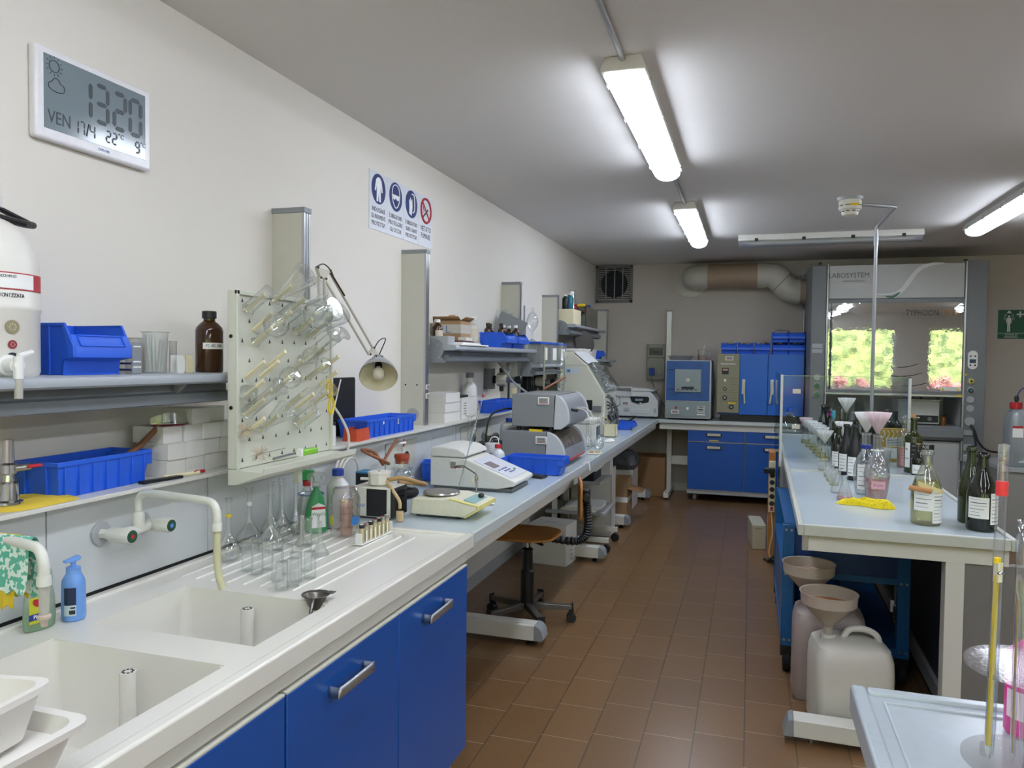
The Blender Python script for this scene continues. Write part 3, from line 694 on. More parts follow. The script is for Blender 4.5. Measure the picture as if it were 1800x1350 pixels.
# ------------------------------------------------------------------ glassware kinds (local z up, standing on 0)
def L3(p): return (p.x, p.y, p.z)
def cyl_prof(r, h, lip=0, foot=0): return [(0, 0), (r + foot, 0), (r + foot, .003)] * bool(foot) + ([(0, 0), (r, .0)] if not foot else []) + [(r, .006), (r, h - .004), (r + lip, h)]
def glass(name, label, prof, loc, m=None, cat='glassware', group=None, n=24, M=None, rim=True, sq=0, wob=None, parent=None):
    mb = MB(M) if M is not None else MB(); mb.open1 = True; mb.lathe(prof, n=n, sq=sq, wob=wob)
    if rim:
        r, z = prof[-1]; mb.tube([(r * math.cos(k * PI / 10), r * math.sin(k * PI / 10), z) for k in range(20)], .0012, 5, closed=True)
    o = mb.build(name, m or GLASSE, parent); o.location = loc
    if parent is None: tag(o, label, cat, group)
    return o
def erl(h, r, rn): return [(0, 0), (r * .93, 0), (r, .006), (r * .97, h * .12), (rn * 1.02, h * .76), (rn, h * .8), (rn, h * .97), (rn * 1.2, h)]
def vol(h, r, rn=.008): return [(0, 0), (r * .6, 0), (r * .9, h * .05), (r, h * .14), (r * .93, h * .22), (r * .55, h * .33), (rn * 1.4, h * .42), (rn, h * .48), (rn, h * .93), (rn * 1.4, h * .94), (rn * 1.4, h)]
def beak(h, r): return [(0, 0), (r * .95, 0), (r, .006), (r, h * .97), (r * 1.07, h)]
def tall(h, r): return [(0, 0), (r, 0), (r, h - .002), (r * 1.1, h)]

# ------------------------------------------------------------------ drying rack with its glassware
RX = -1.5
t = thing('drying_rack', 'beige wall hung drying rack with cream pegs over the drainer', 'drying rack', (RX, 2.27, 1.45))
Y0, Y1, Zb, Zt = 1.955 - 2.27, 2.515 - 2.27, 1.2 - 1.45, 1.752 - 1.45
MB().box(-.032, -.004, Y0, Y1, Zb, Zt).build('backboard', mat('rack_beige', '#cfd0c1', .5, var=.03, scale=6), t, bev=.003)
mb = MB(); mb.box(-.006, .004, Y0, Y0 + .014, Zb, Zt).box(-.006, .004, Y1 - .014, Y1, Zb, Zt).box(-.006, .004, Y0, Y1, Zt - .014, Zt); mb.build('flange', mat('rack_beige', '#cfd0c1'), t, bev=.002)
mb = MB(); mb.prism([(-.0315, Zb - .001), (.0, Zb - .001), (.09, Zb - .006), (.098, Zb + .01), (.104, Zb + .01), (.1, Zb - .012), (0, Zb - .048), (-.0315, Zb - .05)], 'y', Y0 + .001, Y1 - .001); mb.build('drip_tray', mat('rack_beige', '#cfd0c1'), t, bev=.002)
mb = MB(); mb.box(-.02, .0, .02, .045, Zb - .09, Zb - .03); mb.build('hanger', mat('rack_beige', '#cfd0c1'), t)
for z in (-.06, .16): MB().cyl((-.018, Y0 - .002, z), (-.018, Y0, z), .006, 12).build('screw', BLACK, t)
mb = MB(); r_ = random.Random(2)
for i in range(9):
    for j in range(8):
        y = Y0 + .035 + j * .07 + (.035 if i % 2 else 0); z = Zb + .02 + i * .062
        if y < Y1 - .02: mb.prism([(y - .006, z), (y + .006, z), (y, z + .014)], 'x', -.0042, -.0036)
mb.build('peg_hole', mat('hole_dark', '#4d4f4a', .8), t)
pegz = [(200,250),(250,378),(340,620),(200,690),(295,685),(460,680),(555,585),(610,590),(195,815),(245,870),(195,935),(200,1060),(290,1040),(370,790),(530,890),(630,870),(690,740),(380,360),(470,270),(380,190),(250,470),(700,640),(600,700),(540,1000),(450,900),(520,400),(620,420)]
PD = Vector((.60, -.02, .42)).normalized(); PL = .088; pegs = []
for zx, zy in pegz:
    p = onx(380 + zx / 3.749, 480 + zy / 3.749, RX); b = Vector((-.004, p.y - 2.27, p.z - 1.45)); pegs.append(b)
    mb = MB(); M = along(PD, b); mb.bx(0, 0, PL / 2, .0105, .0105, PL, M=M); mb.bx(.003, 0, PL - .004, .013, .009, .008, M=M); mb.build('peg', CREAM, t, bev=.001)
def onpeg(i, name, label, prof, m=None, dz=.012, h=None):
    b = Vector((RX, 2.27, 1.45)) + pegs[i]; H = prof[-1][1]
    M = along(PD) @ Matrix.Translation((0, 0, H)) @ Matrix.Rotation(PI, 4, 'X')   # mouth toward the board
    glass(name, label, prof, b + PD * dz, m, M=M)
onpeg(0, 'beaker', 'narrow graduated beaker upside down on the top left peg of the drying rack', tall(.1, .019))
onpeg(19, 'erlenmeyer_flask', 'conical flask on the rack top row, right of the narrow graduated beaker', erl(.15, .044, .016))
onpeg(18, 'erlenmeyer_flask', 'conical flask on the rack top row beside the lamp arm', erl(.15, .042, .016))
onpeg(17, 'beaker', 'small beaker on the second row of the drying rack', beak(.1, .026))
onpeg(20, 'round_flask', 'round bottomed flask with long neck at the rack left edge, third row', [(0, 0), (.02, .002), (.036, .018), (.04, .038), (.036, .058), (.018, .074), (.012, .08), (.012, .13), (.016, .133)])
onpeg(25, 'round_flask', 'big round flask in the middle of the drying rack, largest of its row', [(0, 0), (.025, .002), (.045, .022), (.051, .048), (.045, .074), (.02, .095), (.014, .1), (.014, .15), (.018, .153)])
onpeg(26, 'erlenmeyer_flask', 'conical flask leaning past the right edge of the rack, second row', erl(.15, .045, .016))
onpeg(6, 'measuring_cylinder', 'glass cylinder with hexagonal foot pointing right above the yellow scissors', [(0, 0), (.034, 0), (.034, .004), (.017, .009), (.015, .014), (.015, .155), (.018, .158)])
onpeg(7, 'measuring_cylinder', 'long glass cylinder with round foot pointing right at the rack middle', [(0, 0), (.026, 0), (.028, .004), (.014, .01), (.012, .014), (.012, .17), (.014, .173)])
onpeg(5, 'volumetric_flask', 'small volumetric flask hanging in the middle of the rack, short of the long cylinder', vol(.13, .028, .007))
onpeg(13, 'round_flask', 'small round flask with bright highlights below the rack middle', [(0, 0), (.018, .002), (.032, .016), (.036, .034), (.032, .052), (.014, .068), (.009, .074), (.009, .11), (.012, .112)])
onpeg(22, 'round_flask', 'small round flask close to the yellow scissors on the rack', [(0, 0), (.014, .002), (.026, .014), (.029, .028), (.026, .042), (.012, .055), (.009, .06), (.009, .1), (.012, .102)])
onpeg(10, 'measuring_cylinder', 'graduated cylinder with wide round foot on the lower left of the rack', [(0, 0), (.03, 0), (.03, .005), (.02, .01), (.019, .016), (.019, .15), (.021, .153)])
onpeg(12, 'erlenmeyer_flask', 'rounded conical flask on the lowest peg row of the drying rack', erl(.12, .033, .013))
onpeg(23, 'beaker', 'small beaker near the lower right corner of the drying rack', beak(.08, .025))
onpeg(24, 'test_tube', 'short stoppered tube between two lower pegs of the drying rack', tall(.11, .01))
onpeg(15, 'erlenmeyer_flask', 'small conical flask on the lower right peg behind the scissors handle', erl(.1, .028, .011))
onpeg(8, 'plastic_funnel', 'yellowed clear plastic funnel hanging on the left of the rack', [(.004, 0), (.005, .045), (.034, .085), (.036, .09)][::1], FROST)
q = onx(598, 536, RX + .11); M = along(Vector((.5, -.3, .2)))
glass('erlenmeyer_flask', 'conical flask with printed scale held out in front of the lamp arm', [(0, 0), (.04, 0), (.046, .006), (.044, .02), (.022, .085), (.02, .1), (.023, .102)][::1], L3(q - Vector((.02, 0, .01))), M=along(Vector((-.75, .1, -.3))))
def brush(loc, label, d, L=.14):
    t = thing('bottle_brush', label, 'brush', loc); d = Vector(d).normalized()
    MB().cyl((0, 0, 0), tuple(d * L), .0015, 6).build('wire', STEEL, t)
    mb = MB(); q = random.Random(4)
    for k in range(70):
        c = d * (L * .3 * k / 70); v = Vector((q.uniform(-1, 1), q.uniform(-1, 1), q.uniform(-1, 1))); v = (v - d * v.dot(d)).normalized()
        mb.tube([c, c + v * .025 + d * q.uniform(-.01, .01)], .0005, 3)
    mb.build('bristle', mat('bristle', '#cbb79a', .8), t); return t
p = onx(448, 800, RX + .06); brush(L3(p), 'wire bottle brush with pale splayed bristles on the rack drip tray', (.1, 1, .05))
p = onx(425, 758, RX + .02); brush(L3(p), 'small brush head sticking out at the left edge of the drying rack', (.1, 1, .05), .09)
# scissors hanging at the rack's right edge, green clip and tools in the tray
t = thing('scissors', 'yellow handled scissors hanging beside the drying rack', 'scissors', L3(onx(578, 700, -1.44)))
for s, k in ((1, 0), (-1, .012)):
    mb = MB(); mb.tube(curve([(k, -.004, -.055), (k, .012, -.035), (k, .012, -.01), (k, -.006, .0), (k, -.018, -.02), (k, -.016, -.045)], 4, True), .0042, 8, closed=True)
    o = mb.build('handle', YELLOW, t); o.location = (0, .004 - s * -.004, .06 if s > 0 else -.0)
mb = MB(); mb.prism([(-.006, .0), (.008, .0), (.006, .06), (.0, .065)], 'x', .004, .008); mb.build('blade', YELLOW, t)
p = onx(545, 790, RX + .08); t = thing('tube_clip', 'green and white squeeze clip lying in the rack drip tray', 'clip', (p.x, p.y, 1.232))
mb = MB(); mb.prism([(-.05, -.012), (.03, -.014), (.04, 0), (.03, .014), (-.05, .01)], 'z', -.012, .008, M=Matrix.Rotation(PI / 2, 4, 'Z')); mb.build('grip', mat('lime_green', '#86c83c', .4), t, bev=.004)
MB().bx(0, -.062, 0, .022, .012, .026).build('jaw', WHITE, t, bev=.002)
p = onx(500, 800, RX + .05); o = MB().tube([(0, -.06, 0), (0, .02, .004), (.01, .05, .006)], .004, 8).build('dropper_pipette', mat('smoke_grey', '#7a7c7e', .3)); o.location = (p.x, p.y, 1.222); tag(o, 'grey dropper pipette lying in the drip tray left of the green clip', 'pipette')

# ------------------------------------------------------------------ things on the shelf over the sink
t = thing('water_carboy', 'tall milky water carboy with white tap and ACQUA DEIONIZZATA lettering', 'carboy', (-1.735, 1.325, Z1))
CBM = mat('carboy_plastic', '#dedbd2', .35, var=.05, scale=5)
MB().lathe([(0, 0), (.12, 0), (.125, .01), (.125, .15), (.128, .155), (.128, .165), (.125, .17), (.125, .26), (.118, .3), (.095, .345), (.06, .37), (.045, .375), (.045, .4)], n=40).build('body', CBM, t)
MB().lathe([(0, .4), (.05, .4), (.05, .43), (0, .432)]).build('cap', WHITE, t)
mb = MB(); mb.tube([(-.02, -.1, .39), (.02, .0, .41), (.03, .11, .375)], .007, 8); mb.tube([(.0, -.1, .372), (.05, -.02, .375), (.06, .07, .366), (.03, .12, .372)], .009, 8); mb.build('handle', BLACK, t)
def wrap(mb, r, z0, z1, a0, a1, n=10, mi=0, th=.0006):
    vs = []; fs = []
    for k in range(n + 1):
        a_ = a0 + (a1 - a0) * k / n
        for z in (z0, z1): vs.append(((r + th) * math.cos(a_), (r + th) * math.sin(a_), z))
    for k in range(n): fs.append((2 * k, 2 * k + 2, 2 * k + 3, 2 * k + 1))
    return mb.add(vs, fs, mi)
mb = MB(); wrap(mb, .126, .2, .24, -1.6, .75); o = mb.build('label_band', mat('carboy_red', '#b3323a', .5), t)
mb = MB(); wrap(mb, .127, .203, .237, -1.6, .35); mb.build('label_paper', PAPER, o)
def wtext(s, size, r, z, a, m, parent, sx=1):
    """lettering bent round a vertical cylinder, one glyph at a time"""
    wd = size * .62 * sx; n = len(s)
    for k, ch in enumerate(s):
        if ch == ' ': continue
        an = a + (k - (n - 1) / 2) * wd / r
        text(ch, size, axes((-math.sin(an), math.cos(an), 0), (0, 0, 1), (r * math.cos(an), r * math.sin(an), z)), m, parent, sx=sx)
wtext('ACQUA DEIONIZZATA', .0125, .1258, .187, -.32, INK, t, .85)
wtext('LABORATORIO ENOCHIMICO', .0088, .1278, .23, -.4, INK, t, .75)
mb = MB(); lines(mb, Matrix(), .001, .001, 1)
for z, c, n_, rr in ((.115, '#8f8668', 'sticker_gold', .016), (.075, '#8e2f3a', 'sticker_red', .01), (.043, '#23262c', 'sticker_black', .014)):
    a_ = -.12; M = axes((-math.sin(a_), math.cos(a_), 0), (0, 0, 1), (.1262 * math.cos(a_), .1262 * math.sin(a_), z))
    mb = MB(M); mb.cyl((0, 0, -.001), (0, 0, .001), rr, 20); o = mb.build('sticker', mat(n_, c, .4), t)
    mb = MB(M)
    for k in range(8): mb.cyl((rr * .45 * math.cos(k * PI / 4), rr * .45 * math.sin(k * PI / 4), .001), (rr * .45 * math.cos(k * PI / 4), rr * .45 * math.sin(k * PI / 4), .0015), rr * .09, 6)
    mb.build('emblem', mat('emblem_pale', '#d9d4b8', .6), o)
a_ = -.18; M = along((math.cos(a_), math.sin(a_), 0), (.12, -.02, .0)); mb = MB(M)
d = Vector((math.cos(a_), math.sin(a_), 0)); c0 = d * .12 + Vector((0, -.005, .028))
mb = MB(); mb.tube([c0, c0 + d * .012], .024, 16); mb.tube([c0 + d * .01, c0 + d * .045], .016, 16); mb.tube([c0 + d * .04, c0 + d * .056], .012, 16); mb.tube([c0 + d * .05 + Vector((0, 0, .02)), c0 + d * .05 + Vector((0, 0, -.03))], .0105, 14)
mb.tube([c0 + d * .05 + Vector((0, 0, .02)), c0 + d * .05 + Vector((.0, .035, .03))], [.007, .006], 8); o = mb.build('tap', WHITE, t)
MB().tube([c0 + d * .05 + Vector((0, 0, -.02)), c0 + d * .052 + Vector((0, -.002, -.075))], .009, 12).build('hose', MILKY, o)
o = MB().cyl((0, 0, .0), (.004, 0, 0), .055, 32).build('plastic_disc', ACRYL); o.location = (-1.845, 1.5, Z1 + .09); tag(o, 'clear plastic disc leaning on the wall behind the big blue bin', 'disc')
# rack of grey plates, beakers and white holders
p = onx(240, 655, -1.66); t = thing('test_tube_rack', 'grey and blue wire rack standing right of the large blue bin', 'rack', (p.x - .03, p.y, Z1))
MB().bx(.03, 0, .045, .004, .035, .09).build('end_plate', GREYP, t, bev=.002)
MB().bx(-.14, 0, .045, .004, .035, .09).build('end_plate', GREYP, t, bev=.002)
mb = MB()
for y in (-.012, .012):
    for z in (.012, .03, .07): mb.tube([(-.14, y, z), (.03, y, z)], .0028, 8)
mb.build('rod', mat('navy_rod', '#27356e', .4), t)
mb = MB(); mb.bx(.0325, 0, .078, .001, .028, .004).bx(.0325, 0, .035, .001, .028, .004).bx(.0325, 0, .02, .001, .028, .004); mb.build('slot', PAPER, t)
p = onx(273, 655, -1.70)
glass('beaker', 'large clear plastic beaker full of glass tubes on the sink shelf', [(0, 0), (.031, 0), (.036, .12), (.04, .123)], (p.x, p.y, Z1), FROST, n=28)
for k in range(5):
    q = random.Random(k); an = k * 1.3; o = MB().cyl((math.cos(an) * .012, math.sin(an) * .012, .003), (math.cos(an) * .022, math.sin(an) * .022, .095 + .006 * k), .006, 10).build('glass_tube', GLASSE); o.location = (p.x, p.y, Z1 + .001)
    tag(o, 'clear glass tube standing in the large plastic beaker on the sink shelf', 'tube', 'glass tubes in the beaker')
p = onx(238, 655, -1.78); glass('plastic_cup', 'cloudy plastic cup marked 2 behind the grey wire rack', beak(.105, .028), (p.x, p.y, Z1), MILKY)
p = onx(304, 655, -1.77); glass('plastic_tube', 'tall cloudy plastic tube behind the white holders on the sink shelf', tall(.1, .012), (p.x, p.y, Z1), MILKY)
for k, (px, X, lb) in enumerate(((312, -1.68, 'white plastic plate holder standing left of the cream one on the shelf'), (327, -1.69, 'cream plastic plate holder standing beside the brown bottle'))):
    p = onx(px, 655, X); t = thing('plate_holder', lb, 'holder', (p.x, p.y, Z1)); mt = (WHITE, mat('aged_cream', '#ddd3ae', .5))[k]
    pr = [(-.016, 0), (.012, 0), (.018, .01), (.018, .035), (.01, .055), (-.016, .055)]
    for y in (-.012, .012): MB().prism(pr, 'x', y - .0015, y + .0015).build('side', mt, t)
    MB().bx(0, 0, .003, .024, .03, .005).build('base', mt, t)
def reagent(name, label, loc, r, h, m, capm, neck=.4, group=None, capr=None, lab=None, cat='bottle', sh=.68, sq=0):
    t = thing(name, label, cat, loc, 0, group); rn = r * neck
    MB().lathe([(0, 0), (r * .94, 0), (r, .005), (r, h * sh), (r * .93, h * (sh + .05)), (r * .7, h * (sh + .11)), (rn, h * (sh + .16)), (rn, h * .9)], n=24, sq=sq).build('body', m, t)
    cr = capr or rn * 1.25; MB().lathe([(0, h * .88), (cr, h * .88), (cr, h * .99), (cr * .9, h), (0, h)], n=20).build('cap', capm, t, bev=.0008)
    if lab:
        mb = MB(); wrap(mb, r, h * lab[0], h * lab[1], lab[2], lab[3]); mb.build('label_paper', lab[4] if len(lab) > 4 else PAPER, t)
    return t
p = onx(368, 652, -1.69)
t = reagent('reagent_bottle', 'brown glass reagent bottle with black cap and a written tape strip', (p.x, p.y, Z1), .043, .2, BROWNG, BLACK, .42, lab=(.38, .48, -1.35, .55))
wtext('FC-INC.EBOLL', .013, .0442, .0865, -.45, INK, t, .6)

# ------------------------------------------------------------------ ledge: valve on the yellow cloth, tool, boxes, goggles
def cloth(name, label, loc, pts, m, z=.004, cat='cloth', group=None, amp=.01, seed=0):
    """crumpled cloth: outline lofted over a wavy top"""
    q = random.Random(seed); n = len(pts); cx_ = sum(a for a, b in pts) / n; cy_ = sum(b for a, b in pts) / n
    vs = []; fs = []; K = 5
    for k in range(K + 1):
        s_ = 1 - k / K
        for a, b in pts: vs.append((cx_ + (a - cx_) * s_, cy_ + (b - cy_) * s_, z + (amp * q.uniform(.1, 1) if k else -z + .0005)))
    for k in range(K):
        for i in range(n): a = k * n + i; b = k * n + (i + 1) % n; fs.append((a, b, b + n, a + n))
    mb = MB().add(vs, fs); o = mb.build(name, m); o.location = loc
    sub = o.modifiers.new('soft', 'SUBSURF'); sub.levels = 1; sub.render_levels = 2
    return tag(o, label, cat, group)
YCL = mat('yellow_cloth', '#d9bb3e', .9, var=.12, scale=30, bump=.3)
p = onx(20, 888, -1.70)
cloth('cleaning_cloth', 'yellow cleaning cloth under the chrome valve on the ledge', (-1.73, 1.43, ZL), [(-.11, -.14), (.085, -.12), (.09, -.03), (.085, .04), (.09, .1), (.02, .13), (-.1, .09)], YCL, amp=.012)
t = thing('chrome_valve', 'chrome gas valve with red lever standing on the yellow cloth', 'valve', (-1.7, 1.37, ZL + .012))
mb = MB(); mb.lathe([(0, 0), (.03, 0), (.03, .006), (.022, .01), (.022, .05), (.014, .055), (.012, .07), (.019, .075), (.019, .095), (.012, .1)], n=20, c=(0, 0, 0)); mb.build('body', CHROME, t)
mb = MB(); mb.lathe([(.0, .1), (.012, .1), (.012, .155), (0, .157)], n=16); mb.build('stem', CHROME, t)
mb = MB(); mb.cyl((.015, 0, .086), (.02, .04, .086), .008, 12); mb.build('outlet', STEEL, t); MB().bx(.03, .045, .088, .012, .035, .008).build('lever', RED, t, bev=.003)
t = thing('wooden_handled_tool', 'tool with a worn wooden handle leaning out of the long blue bin', 'tool', (-1.74, 1.80, ZL + .03))
MB().tube([(.0, -.07, .03), (.0, .02, .07), (.0, .1, .125)], [.008, .0095, .0085], 10).build('handle', mat('worn_wood', '#7d5233', .5, var=.2, scale=30), t)
MB().tube([(0, -.13, .012), (0, -.06, .04), (0, -.02, .055)], .006, 8).build('shaft', BLACK, t)
# white boxes in rows
def carton(name, label, loc, sx_, sy_, sz, rz=0, m=CARTON, group=None, parts=True):
    t = thing(name, label, 'box', loc, rz, group)
    MB().box(-sx_/2, sx_/2, -sy_/2, sy_/2, 0, sz - .0015).build('body', m, t, bev=.001)
    if parts: MB().box(-sx_/2 + .001, sx_/2 + .0015, -sy_/2 + .001, sy_/2 - .001, sz - .0015, sz).build('lid_flap', m, t)
    return t
bz = ZL; q = random.Random(5); rows = ('bottom', 'second', 'third', 'top'); side = ('left', 'second', 'third', 'right')
for r_i in range(4):
    n = 4 if r_i < 3 else 2; y = 1.885 if r_i < 3 else 2.0
    for k in range(n):
        W_ = .08
        if r_i == 2 and k > 3: continue
        lb = 'white carton, %s layer of the stack by the rack, %s in its row' % (rows[r_i], ('nearest', 'second', 'third', 'farthest')[k] if n == 4 else ('nearest', 'farthest')[k])
        carton('white_carton', lb, (-1.76 + q.uniform(-.008, .008), y + W_ / 2 + k * .0835, bz + r_i * .0515), .12, W_, .051, q.uniform(-.035, .035))
t = thing('safety_goggles', 'clear safety goggles with dark red rim lying on the white carton stack', 'goggles', (-1.725, 1.955, bz + .1545))
mb = MB(); vs = []
pts = [(-.03 + .0 * k, -.07 + .0117 * k) for k in range(13)]
for k in range(13):
    y = -.07 + .0117 * k; x = .03 - .06 * ((k - 6) / 6) ** 2; h_ = .04 * (1 - .75 * math.exp(-((k - 6) / 1.3) ** 2)) * (1 - .5 * (abs(k - 6) / 6) ** 4); vs += [(x, y, .004), (x - .006, y, .004 + h_)]
mb.add(vs, [(2 * k, 2 * k + 2, 2 * k + 3, 2 * k + 1) for k in range(12)]); mb.build('lens', clear('goggle_lens', tint='#f1f3f3', edge='#6d7474', refl=.9, base=.08, body=.08), t)
MB().tube([(vs[2 * k][0], vs[2 * k][1], .003) for k in range(13)], .003, 8).build('rim', mat('dark_red', '#6d1a2e', .4), t)
MB().tube(curve([(-.03, .072, .006), (-.05, .05, .004), (-.05, -.03, .004), (-.03, -.06, .004)], 4), .0025, 6).build('temple', BLACK, t)
t = thing('craft_knife', 'cream and red craft knife lying on the ledge before the white cartons', 'knife', (-1.672, 1.93, ZL), 1.35)
MB().box(-.07, .055, -.008, .008, 0, .012).build('handle', CREAM, t, bev=.004); MB().prism([(.03, -.008), (.075, -.002), (.05, .008)], 'z', .003, .0125).build('tip', RED, t)
o = MB().box(-.07, .07, -.012, .012, 0, .008).build('black_tray', BLACK); o.location = (-1.668, 1.83, ZL); o.rotation_euler = (0, 0, 1.45); tag(o, 'flat black tray on the ledge between blue bin and craft knife', 'tray')

# ------------------------------------------------------------------ sink taps, bottles, trays
TAPW = mat('tap_white', '#d9d9cf', .3)
def tap(y, label, blue=True, hose=True):
    t = thing('lab_tap', label, 'tap', (-1.69, y, 1.06)); yl, yr = -.075, .07
    for yy in (yl, yr):
        MB().cyl((0, yy, 0), (.008, yy, 0), .032, 28).build('flange', GREYM, t, bev=.002)
        MB().cyl((.008, yy, 0), (.03, yy, 0), .014, 6).build('nut', TAPW, t)
        mb = MB(); n = 22; mb.lathe([(0, .028), (.014, .028), (.02, .045), (.0215, .105), (.019, .11), (0, .11)], n=44, wob=lambda a, r, z: r * (1 - .05 * (math.cos(a * 14) > .2)) if z > .05 and z < .109 else r, M=along((1, 0, 0), (0, yy, 0)))
        k = mb.build('knob', TAPW, t)
        o = MB().cyl((.1095, yy, 0), (.1115, yy, 0), .017, 24).build('disc', mat('tap_green', '#1d4a33', .4), k)
        MB().cyl((.1115, yy, 0), (.1125, yy, 0), .006, 16).build('index_dot', (RED if yy < 0 else mat('tap_blue', '#4b8fd6', .4)), o)
    MB().tube(curve([(.03, yl, 0), (.05, yl + .03, .0), (.06, 0, .0), (.05, yr - .03, 0), (.03, yr, 0)], 5), .013, 14).build('bridge', TAPW, t)
    MB().lathe([(.012, .0), (.016, .012), (.016, .045), (.013, .05)], (.06, 0, 0)).build('collar', TAPW, t)
    MB().tube(curve([(.06, 0, .03), (.06, 0, .08), (.075, -.002, .1), (.1, -.004, .106), (.2, -.02, .106), (.31, -.04, .106), (.345, -.044, .1), (.36, -.046, .075), (.36, -.046, .045)], 5), .0105, 16).build('spout', TAPW, t)
    MB().lathe([(.0125, .05), (.0135, .04), (.0135, .03), (.011, .028)][::-1], (.36, -.046, 0)).build('nozzle', TAPW, t)
    if hose: MB().tube(curve([(.36, -.046, .032), (.36, -.046, -.04), (.365, -.045, -.09), (.377, -.044, -.125)], 4), .0095, 12).build('hose', mat('yellowed_hose', '#c9c5a0', .25, var=.08), t)
    return t
tap(1.702, 'grey wall tap with red and blue marked knobs and a yellowed hose')
t = tap(1.19, 'grey wall tap over the near basin with cloths hung on its spout', hose=False)
MB().lathe([(.009, -.04), (.0095, .03)], (.36, -.046, 0)).build('hose', MILKY, t); MB().lathe([(0, -.052), (.006, -.052), (.007, -.04), (.012, -.036), (.0125, -.03), (.009, -.028)], (.36, -.046, 0)).build('strainer_tip', mat('pinkish', '#c8b3a6', .5), t)
def hang(name, label, x, y, ztop, w, d0, d1, m, seed=0):
    q = random.Random(seed); vs = []; fs = []; nx = 12
    prof = [(-.02, -d0), (-.018, -d0 * .5), (-.0135, -.01), (-.008, .008), (0, .0135), (.008, .008), (.0135, -.01), (.02, -d1 * .5), (.018, -d1)]
    for i in range(nx + 1):
        for k, (a, b) in enumerate(prof):
            e = (1 if k in (0, 8) else 0) * q.uniform(-.012, .012); vs.append((i * w / nx - w / 2, a + (q.uniform(-.004, .004) if abs(k - 4) > 2 else 0), b + e))
    n = len(prof)
    for i in range(nx):
        for k in range(n - 1): fs.append((i * n + k, i * n + k + 1, (i + 1) * n + k + 1, (i + 1) * n + k))
    o = MB().add(vs, fs).build(name, m, solid=.0015); o.location = (x, y, ztop); s_ = o.modifiers.new('soft', 'SUBSURF'); s_.levels = 1; s_.render_levels = 2
    return tag(o, label, 'cloth')
def patt(name, a, b, sc, thr=.5):
    m = mat(name, a, .85); t = m.node_tree; v = t.nodes.new('ShaderNodeTexNoise'); v.inputs['Scale'].default_value = sc; v.inputs['Detail'].default_value = 1
    tc = t.nodes.new('ShaderNodeTexCoord'); t.links.new(tc.outputs['Object'], v.inputs['Vector']); r = t.nodes.new('ShaderNodeValToRGB'); r.color_ramp.elements[0].position = thr - .02; r.color_ramp.elements[1].position = thr + .02
    r.color_ramp.elements[0].color = lin(a); r.color_ramp.elements[1].color = lin(b); t.links.new(v.outputs['Fac'], r.inputs[0]); t.links.new(r.outputs[0], t.nodes['Principled BSDF'].inputs['Base Color']); return m
hang('cleaning_cloth', 'green and white patterned cloth hanging over the near tap spout', -1.44, 1.163, 1.166, .13, .1, .115, patt('green_cloth', '#5fb29a', '#dcebe2', 90), 1)
hang('rubber_glove', 'yellow rubber glove hanging under the green cloth on the near tap', -1.465, 1.166, 1.1665, .1, .135, .12, mat('glove_yellow', '#d6b81c', .5, bump=.2), 2)
# dish soap and hand soap
t = thing('dish_soap_bottle', 'clear dish soap bottle with green liquid, white and blue cap, PIATTI label', 'bottle', (-1.61, 1.372, .8925), -.15)
def oval(w, d, n=28): return [(w / 2 * math.cos(2 * PI * k / n), d / 2 * math.sin(2 * PI * k / n)) for k in range(n)]
SOAP = clear('soap_plastic', tint='#e4ece6', edge='#c9d4cc', body=.4, bodycol='#dcebd2', refl=.6)
mb = MB(); loft(mb, [(oval(w, d), z) for w, d, z in ((.03, .066, 0), (.036, .074, .004), (.04, .077, .03), (.038, .072, .07), (.034, .062, .1), (.034, .064, .12), (.03, .06, .135), (.022, .04, .15), (.018, .02, .158))], cap1=False); mb.build('body', SOAP, t)
mb = MB(); loft(mb, [(oval(w, d), z) for w, d, z in ((.03, .062, .002), (.036, .071, .006), (.038, .074, .035))]); mb.build('liquid', mat('green_soap', '#1c9a4a', .1), t)
MB().lathe([(0, .155), (.013, .155), (.0135, .172), (.009, .175), (.009, .18)]).build('cap', WHITE, t)
MB().lathe([(.007, .178), (.0075, .19), (.01, .193), (.005, .198), (0, .199)]).build('spout_cap', mat('navy', '#1b2f80', .4), t)
mb = MB(); mb.box(.0195, .0205, -.036, .006, .022, .083); o = mb.build('label_paper', mat('soap_yellow', '#b9b91f', .5), t)
MB().box(.02, .0212, -.037, .007, .03, .045).build('band', mat('navy', '#1b2f80'), o); text('PIATTI', .013, FACE_X((.0214, -.012, .0375)), mat('print_white', '#f4f4f4', .5), o, sx=.8)
mb = MB(); mb.lathe([(0, 0), (.012, 0), (.012, .001)], M=along((1, 0, 0), (.0206, -.018, .07)), n=20, wob=lambda a, r, z: r * (1 - .35 * abs(math.cos(a)))); mb.build('emblem', RED, o); MB().box(.0205, .0214, -.012, -.0, .048, .06).build('sticker', PAPER, o)
t = thing('hand_soap_bottle', 'light blue pump soap bottle with navy back label beside the far basin', 'bottle', (-1.59, 1.45, .8925), -.2)
SB = mat('soap_blue', '#6f9ee0', .35, var=.03)
MB().lathe([(0, 0), (.0235, 0), (.027, .004), (.0275, .03), (.0265, .09), (.025, .1), (.019, .112), (.0165, .116), (.0165, .13), (.013, .132)], n=32).build('body', SB, t)
mb = MB(); mb.lathe([(0, .13), (.006, .13), (.006, .142), (.009, .145), (.009, .15), (0, .152)]); mb.prism([(-.006, .142), (.012, .146), (.018, .152), (.012, .158), (-.022, .15), (-.024, .145), (-.012, .145)], 'x', -.008, .008); mb.build('pump', SB, t, bev=.002)
